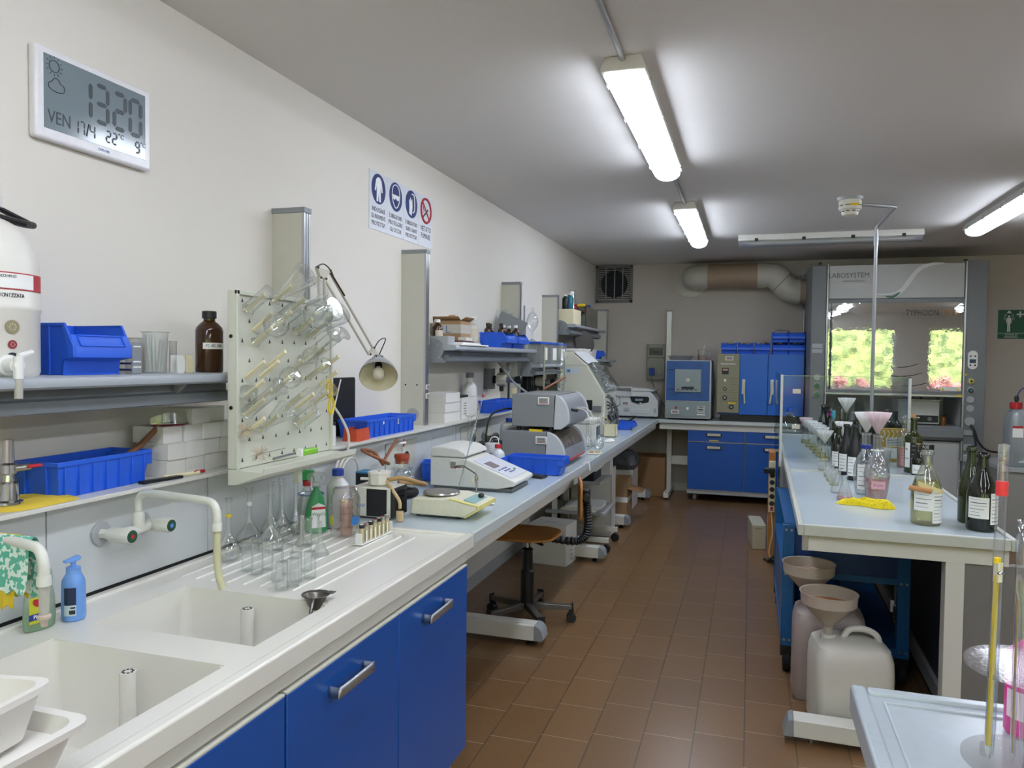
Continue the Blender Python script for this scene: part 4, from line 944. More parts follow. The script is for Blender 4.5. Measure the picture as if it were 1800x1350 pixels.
mb = MB(); wrap(mb, .0275, .042, .085, -1.35, -.35); mb.build('label_paper', mat('navy_label', '#1c2b4d', .4), t); mb = MB(); wrap(mb, .0277, .016, .042, -1.35, -.35); o = mb.build('label_paper', mat('label_grey', '#c3d2de', .5), t)
mb = MB(); wrap(mb, .0279, .02, .03, -.9, -.42); wrap(mb, .0279, .034, .038, -.8, -.42); mb.build('barcode', INK, o)
# white tubs in the near corner
TW = mat('white_tub', '#e4e0d8', .35, var=.02)
p = onz(150, 1258, 1.0)
t = thing('plastic_tub', 'large white plastic tub on the sink edge in the bottom left corner', 'tub', (-1.095, .735, .9))
tub('tub', TW, t, .24, .34, .085, .03, .84, .012)
t = thing('plastic_tub', 'smaller white plastic tub set on top inside the larger one', 'tub', (-1.095, .755, .965), 0)
tub('tub', TW, t, .17, .26, .075, .03, .84, .008).rotation_euler = (0, -.05, .1)
o = MB(); loft(o, [(R(.19, .28, .03), 0), (R(.195, .285, .03), .012), (R(.19, .28, .03), .024)]); o = o.build('tub_lid', TW); o.location = (-1.09, .75, .935); o.rotation_euler = (0, 0, .03); tag(o, 'pair of white tub lids stacked between the two white tubs', 'lid')
# strainer on the edge of the far basin
t = thing('strainer_cup', 'small dark steel strainer cup on the edge of the far basin', 'strainer', L3(onz(555, 1052, .9)), 0)
mb = MB(); mb.open1 = True; mb.lathe([(0, -.03), (.012, -.029), (.022, -.015), (.03, .006), (.037, .012)], n=32); mb.tube([(.037 * math.cos(k * PI / 16), .037 * math.sin(k * PI / 16), .012) for k in range(32)], .0015, 6, closed=True); mb.build('bowl', mat('dark_steel', '#6c6862', .35, metal=.8), t, solid=.001)
MB().tube([(.012, -.03, .008), (.02, -.05, -.004), (.022, -.06, -.02)], .005, 8).build('handle', mat('dark_steel', '#6c6862'), t)
MB().bx(.03, .028, .012, .02, .02, .002, M=None).build('lug', mat('dark_steel', '#6c6862'), t)

# ------------------------------------------------------------------ glassware on the drainer
def at(px, py, z=.8955): return onz(px, py, z)
fl = [(402, 985, .2, .035, 'volumetric flask marked A 250 with a yellow neck sticker, leftmost on the drainer'), (432, 962, .205, .044, 'volumetric flask with a white neck tag, second along the splash panel'),
      (456, 945, .205, .034, 'slim volumetric flask standing third along the splash panel'), (476, 968, .19, .044, 'volumetric flask in front of the third one on the drainer'),
      (483, 938, .205, .03, 'volumetric flask with the widest stopper, nearest the panel seam'), (497, 950, .2, .042, 'volumetric flask just left of the small clear jug'), (520, 938, .2, .028, 'volumetric flask standing inside view of the blue rimmed jug')]
for px, py, h, r, lb in fl:
    p = at(px, py); x = max(p.x, -1.65 + r * .0); o = glass('volumetric_flask', lb, vol(h, r), (max(x, -1.665 + r), p.y, .8955))
    if 'yellow' in lb:
        mb = MB(); wrap(mb, .0085, .14, .15, -2, 1); mb.build('sticker', YELLOW, o)
        wtext('A 250', .011, .0325, .027, -.75, INKB, o, .8)
    if 'tag' in lb: mb = MB(); wrap(mb, .0085, .145, .158, -2, 1); mb.build('sticker', PAPER, o)
p = at(527, 925); t = glass('glass_jug', 'clear glass jug with blue rim at the far end of the drainer', beak(.13, .045), (-1.6, p.y, .8955))
MB().tube([(.048 * math.cos(k * PI / 12), .048 * math.sin(k * PI / 12), .13) for k in range(24)], .0022, 6, closed=True).build('rim', INKB, t)
tb = [(435, 1002), (452, 1008), (470, 1000), (488, 1020), (505, 1008), (520, 1022), (538, 1003), (515, 1030), (495, 1035), (545, 1016)]
nm = ['left end', 'second', 'third', 'fourth', 'fifth', 'sixth', 'seventh', 'eighth', 'ninth', 'right end']
for k, (px, py) in enumerate(tb):
    p = at(px, py); h = (.09, .092, .088, .09, .09, .085, .08, .08, .078, .08)[k]
    glass('glass_cup', 'short clear tumbler drying on the ribbed drainer, %s counted from the left' % ('first', 'second', 'third', 'fifth', 'sixth', 'eighth', 'ninth', 'seventh', 'fourth', 'tenth')[k], [(0, h), (.016, h), (.0165, h - .004), (.0175, .0)][::-1], (p.x, p.y, .8955), GLASSE, group='small tumblers on the drainer', cat='glassware', rim=False)
for k, (px, py, lb) in enumerate(((540, 960, 'clear cylinder standing behind the tumblers on the drainer'), (553, 955, 'clear cylinder standing left of the upside down funnel'))):
    p = at(px, py); glass('glass_cylinder', lb, tall(.095, .016), (p.x, p.y, .8955))
p = at(563, 975); glass('plastic_funnel', 'frosted funnel standing upside down on the drainer by the plastic jar', [(.03, 0), (.006, .05), (.0045, .11)], (p.x, p.y, .8955), FROST)
p = at(534, 960); glass('plastic_funnel', 'cream stemmed funnel upside down behind the tumblers', [(.026, 0), (.007, .04), (.006, .1)], (p.x - .02, p.y + .02, .8955), MILKY)
# clear jar with stacked cups inside
p = at(607, 940); t = thing('clear_jar', 'upturned clear plastic jar standing at the right of the drainer', 'jar', (p.x, p.y, .8955))
mb = MB(); mb.open0 = True; mb.lathe([(.052, 0), (.053, .005), (.053, .135), (.048, .155), (.044, .162), (.046, .168), (.04, .176), (0, .178)], n=36); mb.build('body', clear('jar_plastic', tint='#eceaea', edge='#b9b4b4', refl=.8, base=.05), t)
for k, (a_, c_) in enumerate(((-2.2, '#b7c23a'), (-.35, '#3a76b8'))):
    M = axes((-math.sin(a_), math.cos(a_), 0), (0, 0, 1), (.0535 * math.cos(a_), .0535 * math.sin(a_), .06)); mb = MB(M); mb.cyl((0, 0, -.001), (0, 0, .0006), .018, 24); mb.build('sticker', mat('jar_sticker_%d' % k, c_, .4), t)
for k in range(5):
    glass('plastic_cup', 'pinkish plastic cup stacked inside the upturned clear jar', [(0, 0), (.02, 0), (.024, .028)], (p.x + .004, p.y, .897 + k * .0245), clear('pink_cup', tint='#f8e6e0', edge='#e0b8ae', body=.35, bodycol='#f1d2c4', refl=.4), group='cups inside the clear jar', cat='cup')
# spray bottles
def spray(loc, label, rz, bm, tm, collar, lab=None, h=.17):
    t = thing('spray_bottle', label, 'bottle', loc, rz)
    mb = MB(); loft(mb, [(oval(w, d), z) for w, d, z in ((.045, .075, 0), (.052, .085, .006), (.05, .08, .08), (.042, .06, .12), (.03, .035, .15), (.022, .022, .16), (.022, .022, .17))]); mb.build('body', bm, t)
    MB().lathe([(0, .165), (.015, .165), (.015, .185), (0, .187)]).build('collar', collar, t)
    mb = MB(); mb.prism([(-.03, .187), (.012, .187), (.02, .205), (.03, .212), (.03, .222), (-.01, .226), (-.034, .214)], 'x', -.009, .009); mb.build('trigger_head', tm, t, bev=.003)
    MB().tube(curve([(0, .018, .205), (0, .03, .195), (0, .032, .175)], 4), .004, 8).build('trigger', tm, t)
    if lab:
        mb = MB(); mb.prism([(-.028, .02), (.028, .02), (.025, .1), (.0, .112), (-.025, .1)], 'x', .0262, .027); o = mb.build('label_paper', PAPER, t)
        MB().box(.0268, .0274, -.026, .026, .088, .097).build('band', RED, o); text(lab, .02, FACE_X((.0275, 0, .07)), mat('label_green', '#1d6b3a', .5), o, sx=.8)
    return t
spray((-1.60, 2.50, .8955), 'clear spray bottle with green and red trigger head by the splash panel', -.4, FROST, mat('spray_green', '#2f9a4d', .4), RED)
spray((-1.54, 2.47, .8955), 'green cleaner spray bottle with Winni label and clear trigger head', -.7, mat('cleaner_green', '#3f9a63', .25, var=.05), FROST, FROST, 'Winni’s')
reagent('plastic_bottle', 'white plastic bottle with blue cap behind the clear jar', (-1.51, 2.575, .8955), .043, .225, mat('hdpe_white', '#dcdcdb', .4), mat('cap_blue', '#2444a8', .4), .42)
# vial rack
p0 = at(633, 957); p1 = at(682, 935); d = (p1 - p0); L = d.length + .01; c = (p0 + p1) / 2; az = math.atan2(d.y, d.x)
t = thing('vial_rack', 'white plastic rack of capped sample vials on the drainer', 'rack', (c.x, c.y, .8955), az)
MB().bx(0, 0, .0015, L + .02, .034, .003).build('base', WHITE, t, bev=.001)
for s in (-1, 1): MB().bx(s * (L / 2 + .004), 0, .02, .003, .026, .04).build('end_plate', WHITE, t, bev=.001)
n = 7
for k in range(n - 1):
    x = -L / 2 + (k + 1) * L / n
    MB().bx(x, -.011, .022, .006, .002, .044).build('divider', WHITE, t)
for k in range(n):
    x = -L / 2 + (k + .5) * L / n; P = Vector((c.x, c.y, .8985)) + Matrix.Rotation(az, 3, 'Z') @ Vector((x, 0, 0))
    v = thing('sample_vial', 'sample vial with a %s cap in the white rack, %s from the near end' % ('black' if k in (0, 2, 4) else 'steel', ('first', 'second', 'third', 'fourth', 'fifth', 'sixth', 'seventh')[k]), 'vial', L3(P), 0, 'vials in the white rack')
    MB().lathe([(0, 0), (.009, 0), (.009, .05), (.007, .053)], n=16).build('glass_body', mat('vial_liquid', '#b9ad86', .1, coat=.5), v)
    MB().lathe([(0, .052), (.0095, .052), (.0095, .064), (0, .064)], n=18).build('cap', BLACK if k in (0, 2, 4) else STEEL, v); MB().cyl((0, 0, .064), (0, 0, .0642), .0065, 16).build('septum', WHITE if k % 2 == 0 else RED, v)

# ------------------------------------------------------------------ desk lamp, clipboard, ledge items behind the rack
LAMPM = mat('lamp_beige', '#c9c5b4', .4)
ZX = -1.66
t = thing('desk_lamp', 'beige jointed arm desk lamp with a silver shade beside the drying rack', 'lamp', (ZX, 2.58, ZL))
def lp(px, py): v = onx(px, py, ZX); return Vector((0, v.y - 2.58, v.z - ZL))
a, b = lp(556, 470), lp(578, 476); c, d = lp(561, 488), lp(570, 490); e, f = lp(655, 611), lp(648, 623)
MB().tube([lp(566, 760), c + Vector((0, -.004, 0))], .006, 8).build('lower_arm', LAMPM, t); MB().tube([lp(574, 760), d], .006, 8).build('lower_arm', LAMPM, t)
MB().tube([b, e], .0058, 8).build('upper_arm', LAMPM, t); MB().tube([d, f], .0058, 8).build('upper_arm', LAMPM, t)
mb = MB(); mb.prism([(p.y, p.z) for p in (a, b, d, c)], 'x', -.008, .008); mb.build('elbow_plate', LAMPM, t)
g = lp(664, 624); mb = MB(); mb.prism([(p.y, p.z) for p in (e, f, g)], 'x', -.008, .008); mb.build('head_plate', LAMPM, t)
mb = MB()
for p in (a, b, c, d, e, f, g): mb.cyl((.008, p.y, p.z), (.012, p.y, p.z), .005, 10)
mb.build('screw', BLACK, t)
MB().tube(curve([a + Vector((.005, -.01, 0)), (a + b) / 2 + Vector((.005, 0, .02)), b + Vector((.005, .01, .0)), b + (e - b) * .12], 5), .0028, 6).build('cable', BLACK, t)
sp = lp(572, 500); MB().tube([b + Vector((.01, 0, -.01)), b + (e - b) * .3 + Vector((.01, -.005, 0))], .004, 8).build('spring', mat('spring_dark', '#4a3a34', .4, metal=.6), t)
MB().cyl(tuple(lp(570, 765)), tuple(lp(570, 752)), .012, 12).build('base_clamp', BLACK, t)
hd = Vector((.34, -.66, -.58)).normalized(); hc = lp(655, 650) + Vector((.03, 0, .0)); M = along(hd, hc) @ Matrix.Scale(1.12, 4)
mb = MB(M); mb.open0 = True; mb.open1 = True; mb.lathe([(.026, -.07), (.03, -.035), (.035, -.03), (.06, -.01), (.073, .02), (.078, .042)], n=40); mb.build('lamp_shade', mat('shade_silver', '#b4b7bb', .35, metal=.5), t)
mb = MB(M); mb.open0 = True; mb.open1 = True; mb.lathe([(.02, -.05), (.033, -.028), (.058, -.009), (.071, .02), (.0765, .043)], n=40); mb.build('shade_inside', mat('shade_cream', '#e3dcbd', .4), t)
mb = MB(M); mb.lathe([(0, -.078), (.02, -.077), (.027, -.07), (.027, -.055), (.03, -.035), (0, -.034)], n=28); o = mb.build('cap', mat('shade_silver', '#b4b7bb'), t)
mb = MB(M)
for k in range(8): an = k * PI / 4; mb.bx(.0285 * math.cos(an), .0285 * math.sin(an), -.053, .002, .004, .018, M=None)
mb.build('vent', BLACK, o)
MB(M).lathe([(0, -.05), (.015, -.05), (.015, -.012), (0, -.012)], n=20).build('socket', BLACKM, t)
MB(M).lathe([(.011, -.012), (.013, 0), (.024, .012), (.026, .022), (.022, .036), (.012, .044), (0, .046)], n=28).build('bulb', mat('bulb_pearl', '#e9e2cc', .12, coat=.6), t)
MB().tube(curve([e + Vector((.01, 0, 0)), e + Vector((.02, .03, .035)), e + Vector((.03, .07, .04)), hc - hd * .07 + Vector((0, .0, .02)), hc - hd * .07], 6), .0025, 6).build('head_cable', BLACK, t)
MB().tube([g, hc - hd * .03], .004, 8).build('swivel', STEEL, t)
p0 = onx(575, 735, -1.85); p1 = onx(627, 663, -1.85); o = MB(); o.prism([(p[0], p[1]) for p in rrect(p0.y, p1.y, 1.176, p1.z, .012)], 'x', -.004, .004); o = o.build('clipboard', mat('clipboard_black', '#141519', .45)); o.location = (-1.862, 0, 0)
tag(o, 'black clipboard propped against the wall behind the long blue bin', 'clipboard')
p = onx(593, 735, -1.68); glass('glass_rod', 'thin white rod leaning in front of the black clipboard', [(.003, 0), (.003, .2)], (-1.70, p.y - .02, 1.27), WHITE, M=Matrix.Rotation(-.42, 4, 'X'), rim=False)
reagent('white_jar', 'white cylindrical jar on the ledge left of the orange tub', (-1.70, onx(575, 765, -1.70).y, ZL), .036, .1, WHITE, BLACK, .8, cat='jar', sh=.8)
t = thing('power_brick', 'black box standing behind the right edge of the drying rack', 'box', (-1.76, 2.78, ZL)); MB().box(-.04, .04, -.04, .04, 0, .11).build('body', BLACK, t, bev=.004); MB().bx(.03, 0, .14, .03, .04, .06).build('clamp', STEEL, t, bev=.004)
t = thing('orange_tub', 'worn orange plastic tub on the ledge before the long blue bin', 'tub', (-1.70, 3.06, ZL), PI / 2 + .1)
tub('tub', mat('orange_plastic', '#c24a26', .6, var=.2, scale=25), t, .13, .075, .055, .015, 1.12, .0, .003)
t = thing('small_box', 'small white printed box on the ledge edge by the rack tray', 'box', (-1.66, 2.72, ZL), PI / 2 + .1); MB().box(-.05, .05, -.015, .015, 0, .03).build('body', CARTON, t, bev=.001)
mb = MB(); lines(mb, axes((1, 0, 0), (0, 0, 1), (0, -.015, .015)), .07, .022, 4, seed=3); mb.build('print', INKG, t)
# coiled white tube hanging on the splash panel
mb = MB(); o = thing('coiled_tube', 'coil of thick white tubing hanging from the ledge above the vacuum pump', 'tube', (-1.64, 2.86, 1.15))
for k in range(3):
    r1 = .1 - k * .012; mb.tube([(.005 + k * .006, .005 * k + r1 * math.cos(a), -.11 + r1 * 1.05 * math.sin(a)) for a in [PI * 2 * j / 36 for j in range(36)]], .0055, 8, closed=True)
mb.build('coil', mat('tube_white', '#d8d5cc', .35), o)
MB().tube(curve([(.01, -.02, -.03), (.012, 0, .02), (.01, .0, .08), (-.01, -.03, .15), (-.03, -.06, .2)], 5), .0055, 8).build('lead', mat('tube_white', '#d8d5cc'), o)
# vacuum pump
t = thing('vacuum_pump', 'vacuum pump with black louvred front and white octagonal head', 'pump', (-1.45, 2.80, .9), 0)
MB().box(-.09, .085, -.07, .07, .006, .125).build('housing', mat('pump_cream', '#d9d6c8', .45), t, bev=.004)
MB().box(.0855, .094, -.068, .068, .008, .123).build('front_plate', BLACK, t, bev=.002); mb = MB()
for k in range(9): mb.add([(.0945, -.04, .03 + k * .009), (.0945, .045, .03 + k * .009), (.1, .045, .035 + k * .009), (.1, -.04, .035 + k * .009)], [(0, 1, 2, 3)])
mb.build('louvre', mat('louvre_black', '#2c2d30', .4), t)
MB().prism([(-.085, .07), (-.1, -.06)] and [(.09, -.0), (.088, .02), (.07, .02), (.07, 0)], 'z', .08, .1); mb = MB(); mb.box(-.02, .07, -.071, -.0695, .01, .12); mb.build('side_grille', BLACK, t)
oc = [(.045 * math.cos(PI / 8 + k * PI / 4), .045 * math.sin(PI / 8 + k * PI / 4)) for k in range(8)]
mb = MB(); mb.prism(oc, 'z', .13, .178); mb.prism([(x * 1.06, y * 1.06) for x, y in oc], 'z', .17, .182); mb.prism([(x * .7, y * .7) for x, y in oc], 'z', .12, .131); mb.build('pump_head', mat('pump_white', '#e3dfd2', .4), t, bev=.002)
MB().cyl((-.045, -.01, .15), (-.075, -.02, .15), .006, 12).build('nozzle', WHITE, t); MB().cyl((0, 0, .182), (0, 0, .186), .004, 10).build('knob', STEEL, t)
text('KNF', .02, axes((1, 0, 0), (0, 0, 1), (-.045, -.0702, .05)), INKB, t)
o = MB().box(-.06, .06, -.04, .04, 0, .15).build('blue_black_box', BLACK); o.location = (-1.56, 2.95, .9); tag(o, 'black device with a blue edge behind the white pump head', 'device'); MB().box(-.061, .061, -.041, .041, .15, .156).build('edge', mat('edge_blue', '#3f86b3', .5), o)
RUB = mat('brown_rubber', '#8a5130', .5, var=.12); OLD = mat('old_rubber', '#a88654', .6, var=.15)
conduit('rubber_tube', 'thin brown rubber tube looping up to the round flask stopper', curve([(-1.50, 2.93, 1.09), (-1.58, 3.0, 1.13), (-1.6, 2.93, 1.15), (-1.56, 2.9, 1.14), (-1.5, 2.98, 1.09), (-1.58, 3.1, 1.08), (-1.6, 3.2, 1.12), (-1.6, 3.27, 1.16)], 6), .007, 'tube', RUB)
conduit('rubber_tube', 'thick worn tan rubber tube curling to the right of the pump head', curve([(-1.405, 2.79, 1.05), (-1.36, 2.82, 1.056), (-1.33, 2.9, 1.03), (-1.34, 3.02, 1.0), (-1.42, 3.08, .99), (-1.47, 3.02, 1.0)], 6), .0095, 'tube', OLD)
t = conduit('rubber_tube', 'tan rubber tube hanging down beside the black louvres of the pump', curve([(-1.42, 2.80, 1.05), (-1.36, 2.74, 1.02), (-1.325, 2.73, .98), (-1.322, 2.73, .95)], 5), .007, 'tube', mat('tan_tube', '#c4ab80', .5)); MB().lathe([(0, .9), (.013, .9), (.0155, .93), (.0155, .938), (0, .938)], (-1.322, 2.73, 0)).build('end_stopper', mat('amber_plug', '#cbb083', .4, var=.2), t)
# round flask with orange stopper on a black ring
t = thing('filter_flask', 'round glass suction flask with orange rubber stopper on a black ring', 'flask', (-1.55, 3.22, .9))
mb = MB(); mb.tube([(.062 * math.cos(k * PI / 16), .062 * math.sin(k * PI / 16), .02) for k in range(32)], .019, 10, closed=True); mb.build('ring', BLACKM, t)
mb = MB(); mb.open1 = True; mb.lathe([(.02, .012), (.045, .02), (.06, .045), (.064, .075), (.055, .105), (.04, .122), (.05, .128), (.05, .134), (.036, .14), (.033, .165), (.036, .17)], n=32); mb.build('flask_body', GLASSE, t)
MB().lathe([(0, .155), (.03, .155), (.033, .18), (.036, .182), (.036, .198), (0, .2)], n=28).build('stopper', mat('orange_rubber', '#a4462a', .5), t)
mb = MB(); mb.tube([(0, 0, .2), (0, 0, .255)], .005, 10); mb.tube([(0, 0, .22), (-.01, -.03, .222)], .006, 10); mb.build('glass_tube', GLASSE, t)
MB().cyl((-.002, -.018, .25), (.002, .03, .25), .006, 12).build('stopcock', WHITE, t); MB().cyl((0, .02, .232), (0, .02, .268), .003, 8).build('stopcock_handle', RED, t)
# table scale
t = thing('laboratory_scale', 'cream laboratory scale with round steel pan and yellow taped display', 'scale', (-1.20, 2.95, .9))
sc = [(-.125, .008), (.11, .008), (.168, .045), (.165, .056), (.1, .068), (.045, .078), (-.12, .072)]
MB().prism(sc, 'y', -.115, .115).build('housing', mat('scale_cream', '#dedac4', .45), t, bev=.005)
mb = MB(); mb.lathe([(0, .08), (.075, .08), (.078, .084), (.075, .09), (.02, .0905), (0, .0905)], c=(-.035, 0, 0), n=36); mb.build('pan', STEEL, t)
d1 = Vector((.055, 0, -.0105)).normalized()
MB(axes((0, 1, 0), (-.97, 0, .2), (.118, 0, .0665))).bx(0, .0, .001, .15, .05, .003).build('display', mat('scale_panel', '#9fc4c2', .2), t)
TAPE = mat('yellow_tape', '#e6dc8a', .6); mb = MB(); mb.prism([(.045, .0785), (.1, .0685), (.166, .057), (.17, .045), (.11, .007), (.118, .007), (.172, .043), (.169, .0595), (.1, .072), (.045, .082)], 'y', -.1165, -.095); mb.prism([(.11, .008), (.169, .046), (.169, .058), (.1735, .058), (.1735, .042), (.117, .0065)], 'y', -.116, .1); mb.build('tape', TAPE, t)
MB().lathe([(0, .066), (.011, .068), (.014, .075), (.01, .084), (0, .086)], (.13, .035, 0)).build('knob', BLACK, t)
mb = MB()
for x in (-.1, .08):
    for y in (-.09, .09): mb.cyl((x, y, 0), (x, y, .009), .01, 12)
mb.build('foot', BLACK, t); MB().bx(-.09, .03, .078, .03, .012, .006).build('level', RED, t)
# ring stand rod and pipette
p = onz(622, 893, .9); p = onz(620, 895, .9)
px_ = onz(838, 893, .9)
t = thing('ring_stand', 'chrome ring stand beside the scale holding a tall glass pipette', 'stand', (onz(838, 880, .9).x, onz(838, 880, .9).y, .9))
x0, y0 = t.location.x, t.location.y
MB().lathe([(0, 0), (.018, 0), (.018, .006), (0, .007)]).build('base', STEEL, t); MB().cyl((0, 0, .006), (-.004, 0, .122), .004, 12).build('rod', CHROME, t)
rc = ony(808, 820, y0 + .04) - Vector((x0, y0, .9)); mb = MB(); mb.tube([rc + Vector((.024 * math.cos(k * PI / 12), .024 * math.sin(k * PI / 12), 0)) for k in range(24)], .0035, 8, closed=True); mb.tube([(-.004, 0, .118), (-.01, .005, .124), rc + Vector((.025, 0, 0))], .003, 8); mb.build('ring', mat('burnt_steel', '#6b6058', .35, metal=.8), t)
MB().lathe([(.006, .085), (.008, .09), (.008, .11), (.006, .115)], (-.003, 0, 0)).build('clamp', STEEL, t)
A1 = onz(803, 868, .906); T1 = ony(851, 690, A1.y + .10)
t = thing('glass_pipette', 'long glass bulb pipette with red tip leaning through the ring stand', 'pipette', L3(A1)); v = T1 - A1; L = v.length; M = along(v)
mb = MB(M); mb.open1 = True; mb.lathe([(.0015, 0), (.003, L * .1), (.0032, L * .48), (.011, L * .52), (.012, L * .58), (.012, L * .66), (.004, L * .7), (.004, L * .97), (.005, L)], n=16); mb.build('barrel', clear('pipette_glass', tint='#dfe6ea', edge='#7f8a93', refl=1.2, base=.1), t)
MB(M).lathe([(0, L * .955), (.006, L * .955), (.006, L * .98), (0, L * .98)], n=12).build('mark', RED, t)
cloth('paper_tissue', 'crumpled white tissue on the bench right of the ring stand', L3(onz(855, 885, .9)), [(-.035, -.03), (.02, -.035), (.045, 0), (.02, .035), (-.03, .03)], PAPER, amp=.022, cat='tissue', seed=9)
# bench top analyser (white lid, sloped keypad)
t = thing('bench_centrifuge', 'white bench device with hinged lid and sloped blue keypad', 'instrument', (-1.35, 3.65, .9))
W1 = mat('device_white', '#dcdbd4', .38)
MB().prism([(-.175, .012), (.18, .012), (.265, .03), (.275, .045), (.27, .055), (.02, .15), (-.02, .155), (-.175, .155)], 'y', -.155, .155).build('housing', W1, t, bev=.006, seg=3)
MB().prism([(-.178, .158), (.0, .158), (.02, .165), (.01, .183), (-.03, .202), (-.11, .21), (-.17, .205)], 'y', -.157, .157).build('lid', W1, t, bev=.008, seg=3)
sl = Vector((.25, 0, -.095)).normalized(); K = axes((0, 1, 0), -sl, (.145, 0, .1035)); MB(K).bx(0, 0, .001, .26, .215, .002).build('keypad', mat('keypad_pale', '#d6d9e2', .3), t)
mb = MB(K); mb.bx(-.055, .03, .002, .09, .06, .003); mb.build('screen', mat('screen_brown', '#8b7f7f', .2), t)
KB = mat('key_blue', '#2a3484', .4)
for x_, y_ in [(-.05 + i * .032 + (j == 2) * .02, -.025 - j * .02) for i in range(3) for j in range(3)] + [(-.09, .055), (-.09, -.025)]: MB(K).bx(x_, y_, .0025, .018, .008, .003).build('key', KB, t)
MB(K).bx(.07, -.055, .003, .02, .012, .003).build('key', mat('key_green', '#4f9e4a', .4), t)
MB().cyl((.06, -.156, .05), (.06, -.16, .05), .012, 20).build('port', CREAM, t); MB().box(-.16, .25, -.14, .14, 0, .014).build('base', GREYD, t)
def thermo_tag(label, loc, face='x', w=.042, h=.028, grp=None):
    t = thing('display_tag', label, 'tag', loc); M = FACE_X((0, 0, 0)) if face == 'x' else FACE_Y((0, 0, 0))
    MB(M).bx(0, 0, .003, w, h, .006).build('frame', WHITE, t, bev=.001); MB(M).bx(.001, .001, .0063, w * .8, h * .7, .001).build('screen', mat('eink', '#b5b2ab', .5), t)
    mb = MB(M); lines(mb, axes((1, 0, 0), (0, 1, 0), (0, .002, .0068)), w * .7, h * .5, 3, seed=4); mb.build('print', INK, t); MB(M).bx(.002, -h * .28, .0069, w * .78, h * .08, .0006).build('red_bar', RED, t); return t
thermo_tag('small price-tag-like display on the keypad device, nearest the scale', (-1.40, 3.494, 1.02), 'y', .04, .05)
c_ = onx(754, 680, -1.715); thermo_tag('small framed display tag on the aluminium post, upper of two', (-1.719, 3.885, c_.z)); thermo_tag('small framed display tag on the aluminium post, lower of two', (-1.719, 3.885, c_.z - .05))
# wash bottle, calculator, cup with flask
t = reagent('wash_bottle', 'clear wash bottle with red cap and bent white spout', (-1.345, 4.03, .9), .036, .17, mat('ldpe_white', '#d9dcdf', .35), RED, .45)
MB().tube(curve([(0, 0, .165), (0, 0, .195), (-.012, 0, .21), (-.04, 0, .205), (-.055, 0, .175)], 5), .003, 8).build('spout', WHITE, t)
t = thing('calculator', 'black pocket calculator lying before the ribbed blue bin', 'calculator', L3(onz(938, 838, .9)), -.25)
MB().prism([(-.07, 0), (.07, 0), (.07, .01), (-.03, .014), (-.07, .03)], 'y', -.035, .035).build('case', BLACK, t, bev=.003)
for i in range(5):
    for j in range(4): MB().bx(-.02 + i * .018, -.022 + j * .0145, .0145 - i * .0008, .011, .009, .004).build('key', mat('key_grey', '#4b4e54', .4), t)
t = thing('blender_cup', 'white lidded cup of brown liquid behind the keypad device', 'cup', (-1.44, 4.2, .9)); MB().lathe([(0, 0), (.035, 0), (.04, .1), (0, .1)]).build('body', mat('brown_liquid', '#a06a52', .2), t); MB().lathe([(0, .1), (.042, .1), (.044, .11), (.044, .155), (0, .158)]).build('lid', WHITE, t); MB().cyl((0, 0, .158), (0, 0, .175), .003, 8).build('pin', STEEL, t)
glass('glass_cylinder', 'tall narrow glass cylinder with wide lip before the blue bin on the ledge', tall(.3, .013)[:-1] + [(.028, .305), (.028, .31)], (-1.6, 4.25, .9))
p = onx(852, 730, -1.66); glass('glass_cylinder', 'thin glass tube with yellowish cup standing against the ledge', tall(.26, .008), (-1.6, 4.0, .9))
# two stacked grey instruments
IG = mat('instrument_grey', '#87898a', .4, var=.03); IL = mat('instrument_light', '#c2c5c8', .35)
def instr(y0, y1, x0, xm, xf, z0, z1, label, scr):
    t = thing('grey_instrument', label, 'instrument', (x0, y0, z0)); L = xm - x0; Wf = xf - x0; h = z1 - z0; d = y1 - y0
    MB().box(0, L, 0, d, .012, h).build('housing', IG, t, bev=.003)
    pr = [(L, .0), (Wf - .05, .0), (Wf - .002, h * .18), (Wf, h * .26)] + [(L + (Wf - L) * math.cos(a), h * .26 + (h * .74) * math.sin(a)) for a in [k * PI / 2 / 8 for k in range(1, 7)]] + [(L + .01, h)]
    MB().prism(pr, 'y', -.004, .03).build('side_cheek', IL, t, bev=.002); MB().prism(pr, 'y', d - .03, d + .004).build('side_cheek', IL, t, bev=.002)
    pi = [(x - .006 if x > L + .02 else x, z - .006 if z > .01 else z) for x, z in pr]
    MB().prism(pi, 'y', .03, d - .03).build('front', mat('front_grey', '#8d9196', .35), t)
    vs = []; q = [p for p in pi if p[1] >= h * .24]
    if scr:
        mb = MB(); m0 = [(x + .001, z + .001) for x, z in q[1:7]]; vs = [(x, y, z) for x, z in m0 for y in (.07, d - .07)]
        mb.add(vs, [(2 * k, 2 * k + 1, 2 * k + 3, 2 * k + 2) for k in range(len(m0) - 1)]); mb.build('screen', mat('screen_warm', '#6a6257', .15, var=.4, scale=30), t)
        MB().box(Wf - .03, Wf + .001, .06, d - .06, h * .14, h * .17).build('red_strip', RED, t)
    else:
        for k in range(3): MB().cyl((Wf - .02, .12 + k * .1, h * .55), (Wf + .025, .12 + k * .1, h * .52), .009, 12).build('fitting', STEEL if k else BLACK, t)
    return t
instr(4.38, 5.02, -1.438, -1.165, -1.045, .9, 1.115, 'lower of the two stacked grey instruments, with a slanted front screen', True)
t = instr(4.42, 5.0, -1.39, -1.125, -1.03, 1.13, 1.337, 'upper of the two stacked grey instruments, with hoses at its front', False)
mb = MB()
for k in (0, 1): mb.tube(curve([(.36, .22 + k * .1, .12), (.42, .2 + k * .1, .1), (.45, .2 + k * .12, .02), (.44, .25 + k * .1, -.06)], 5), .003, 6)
mb.build('hose', WHITE, t)
mb = MB()
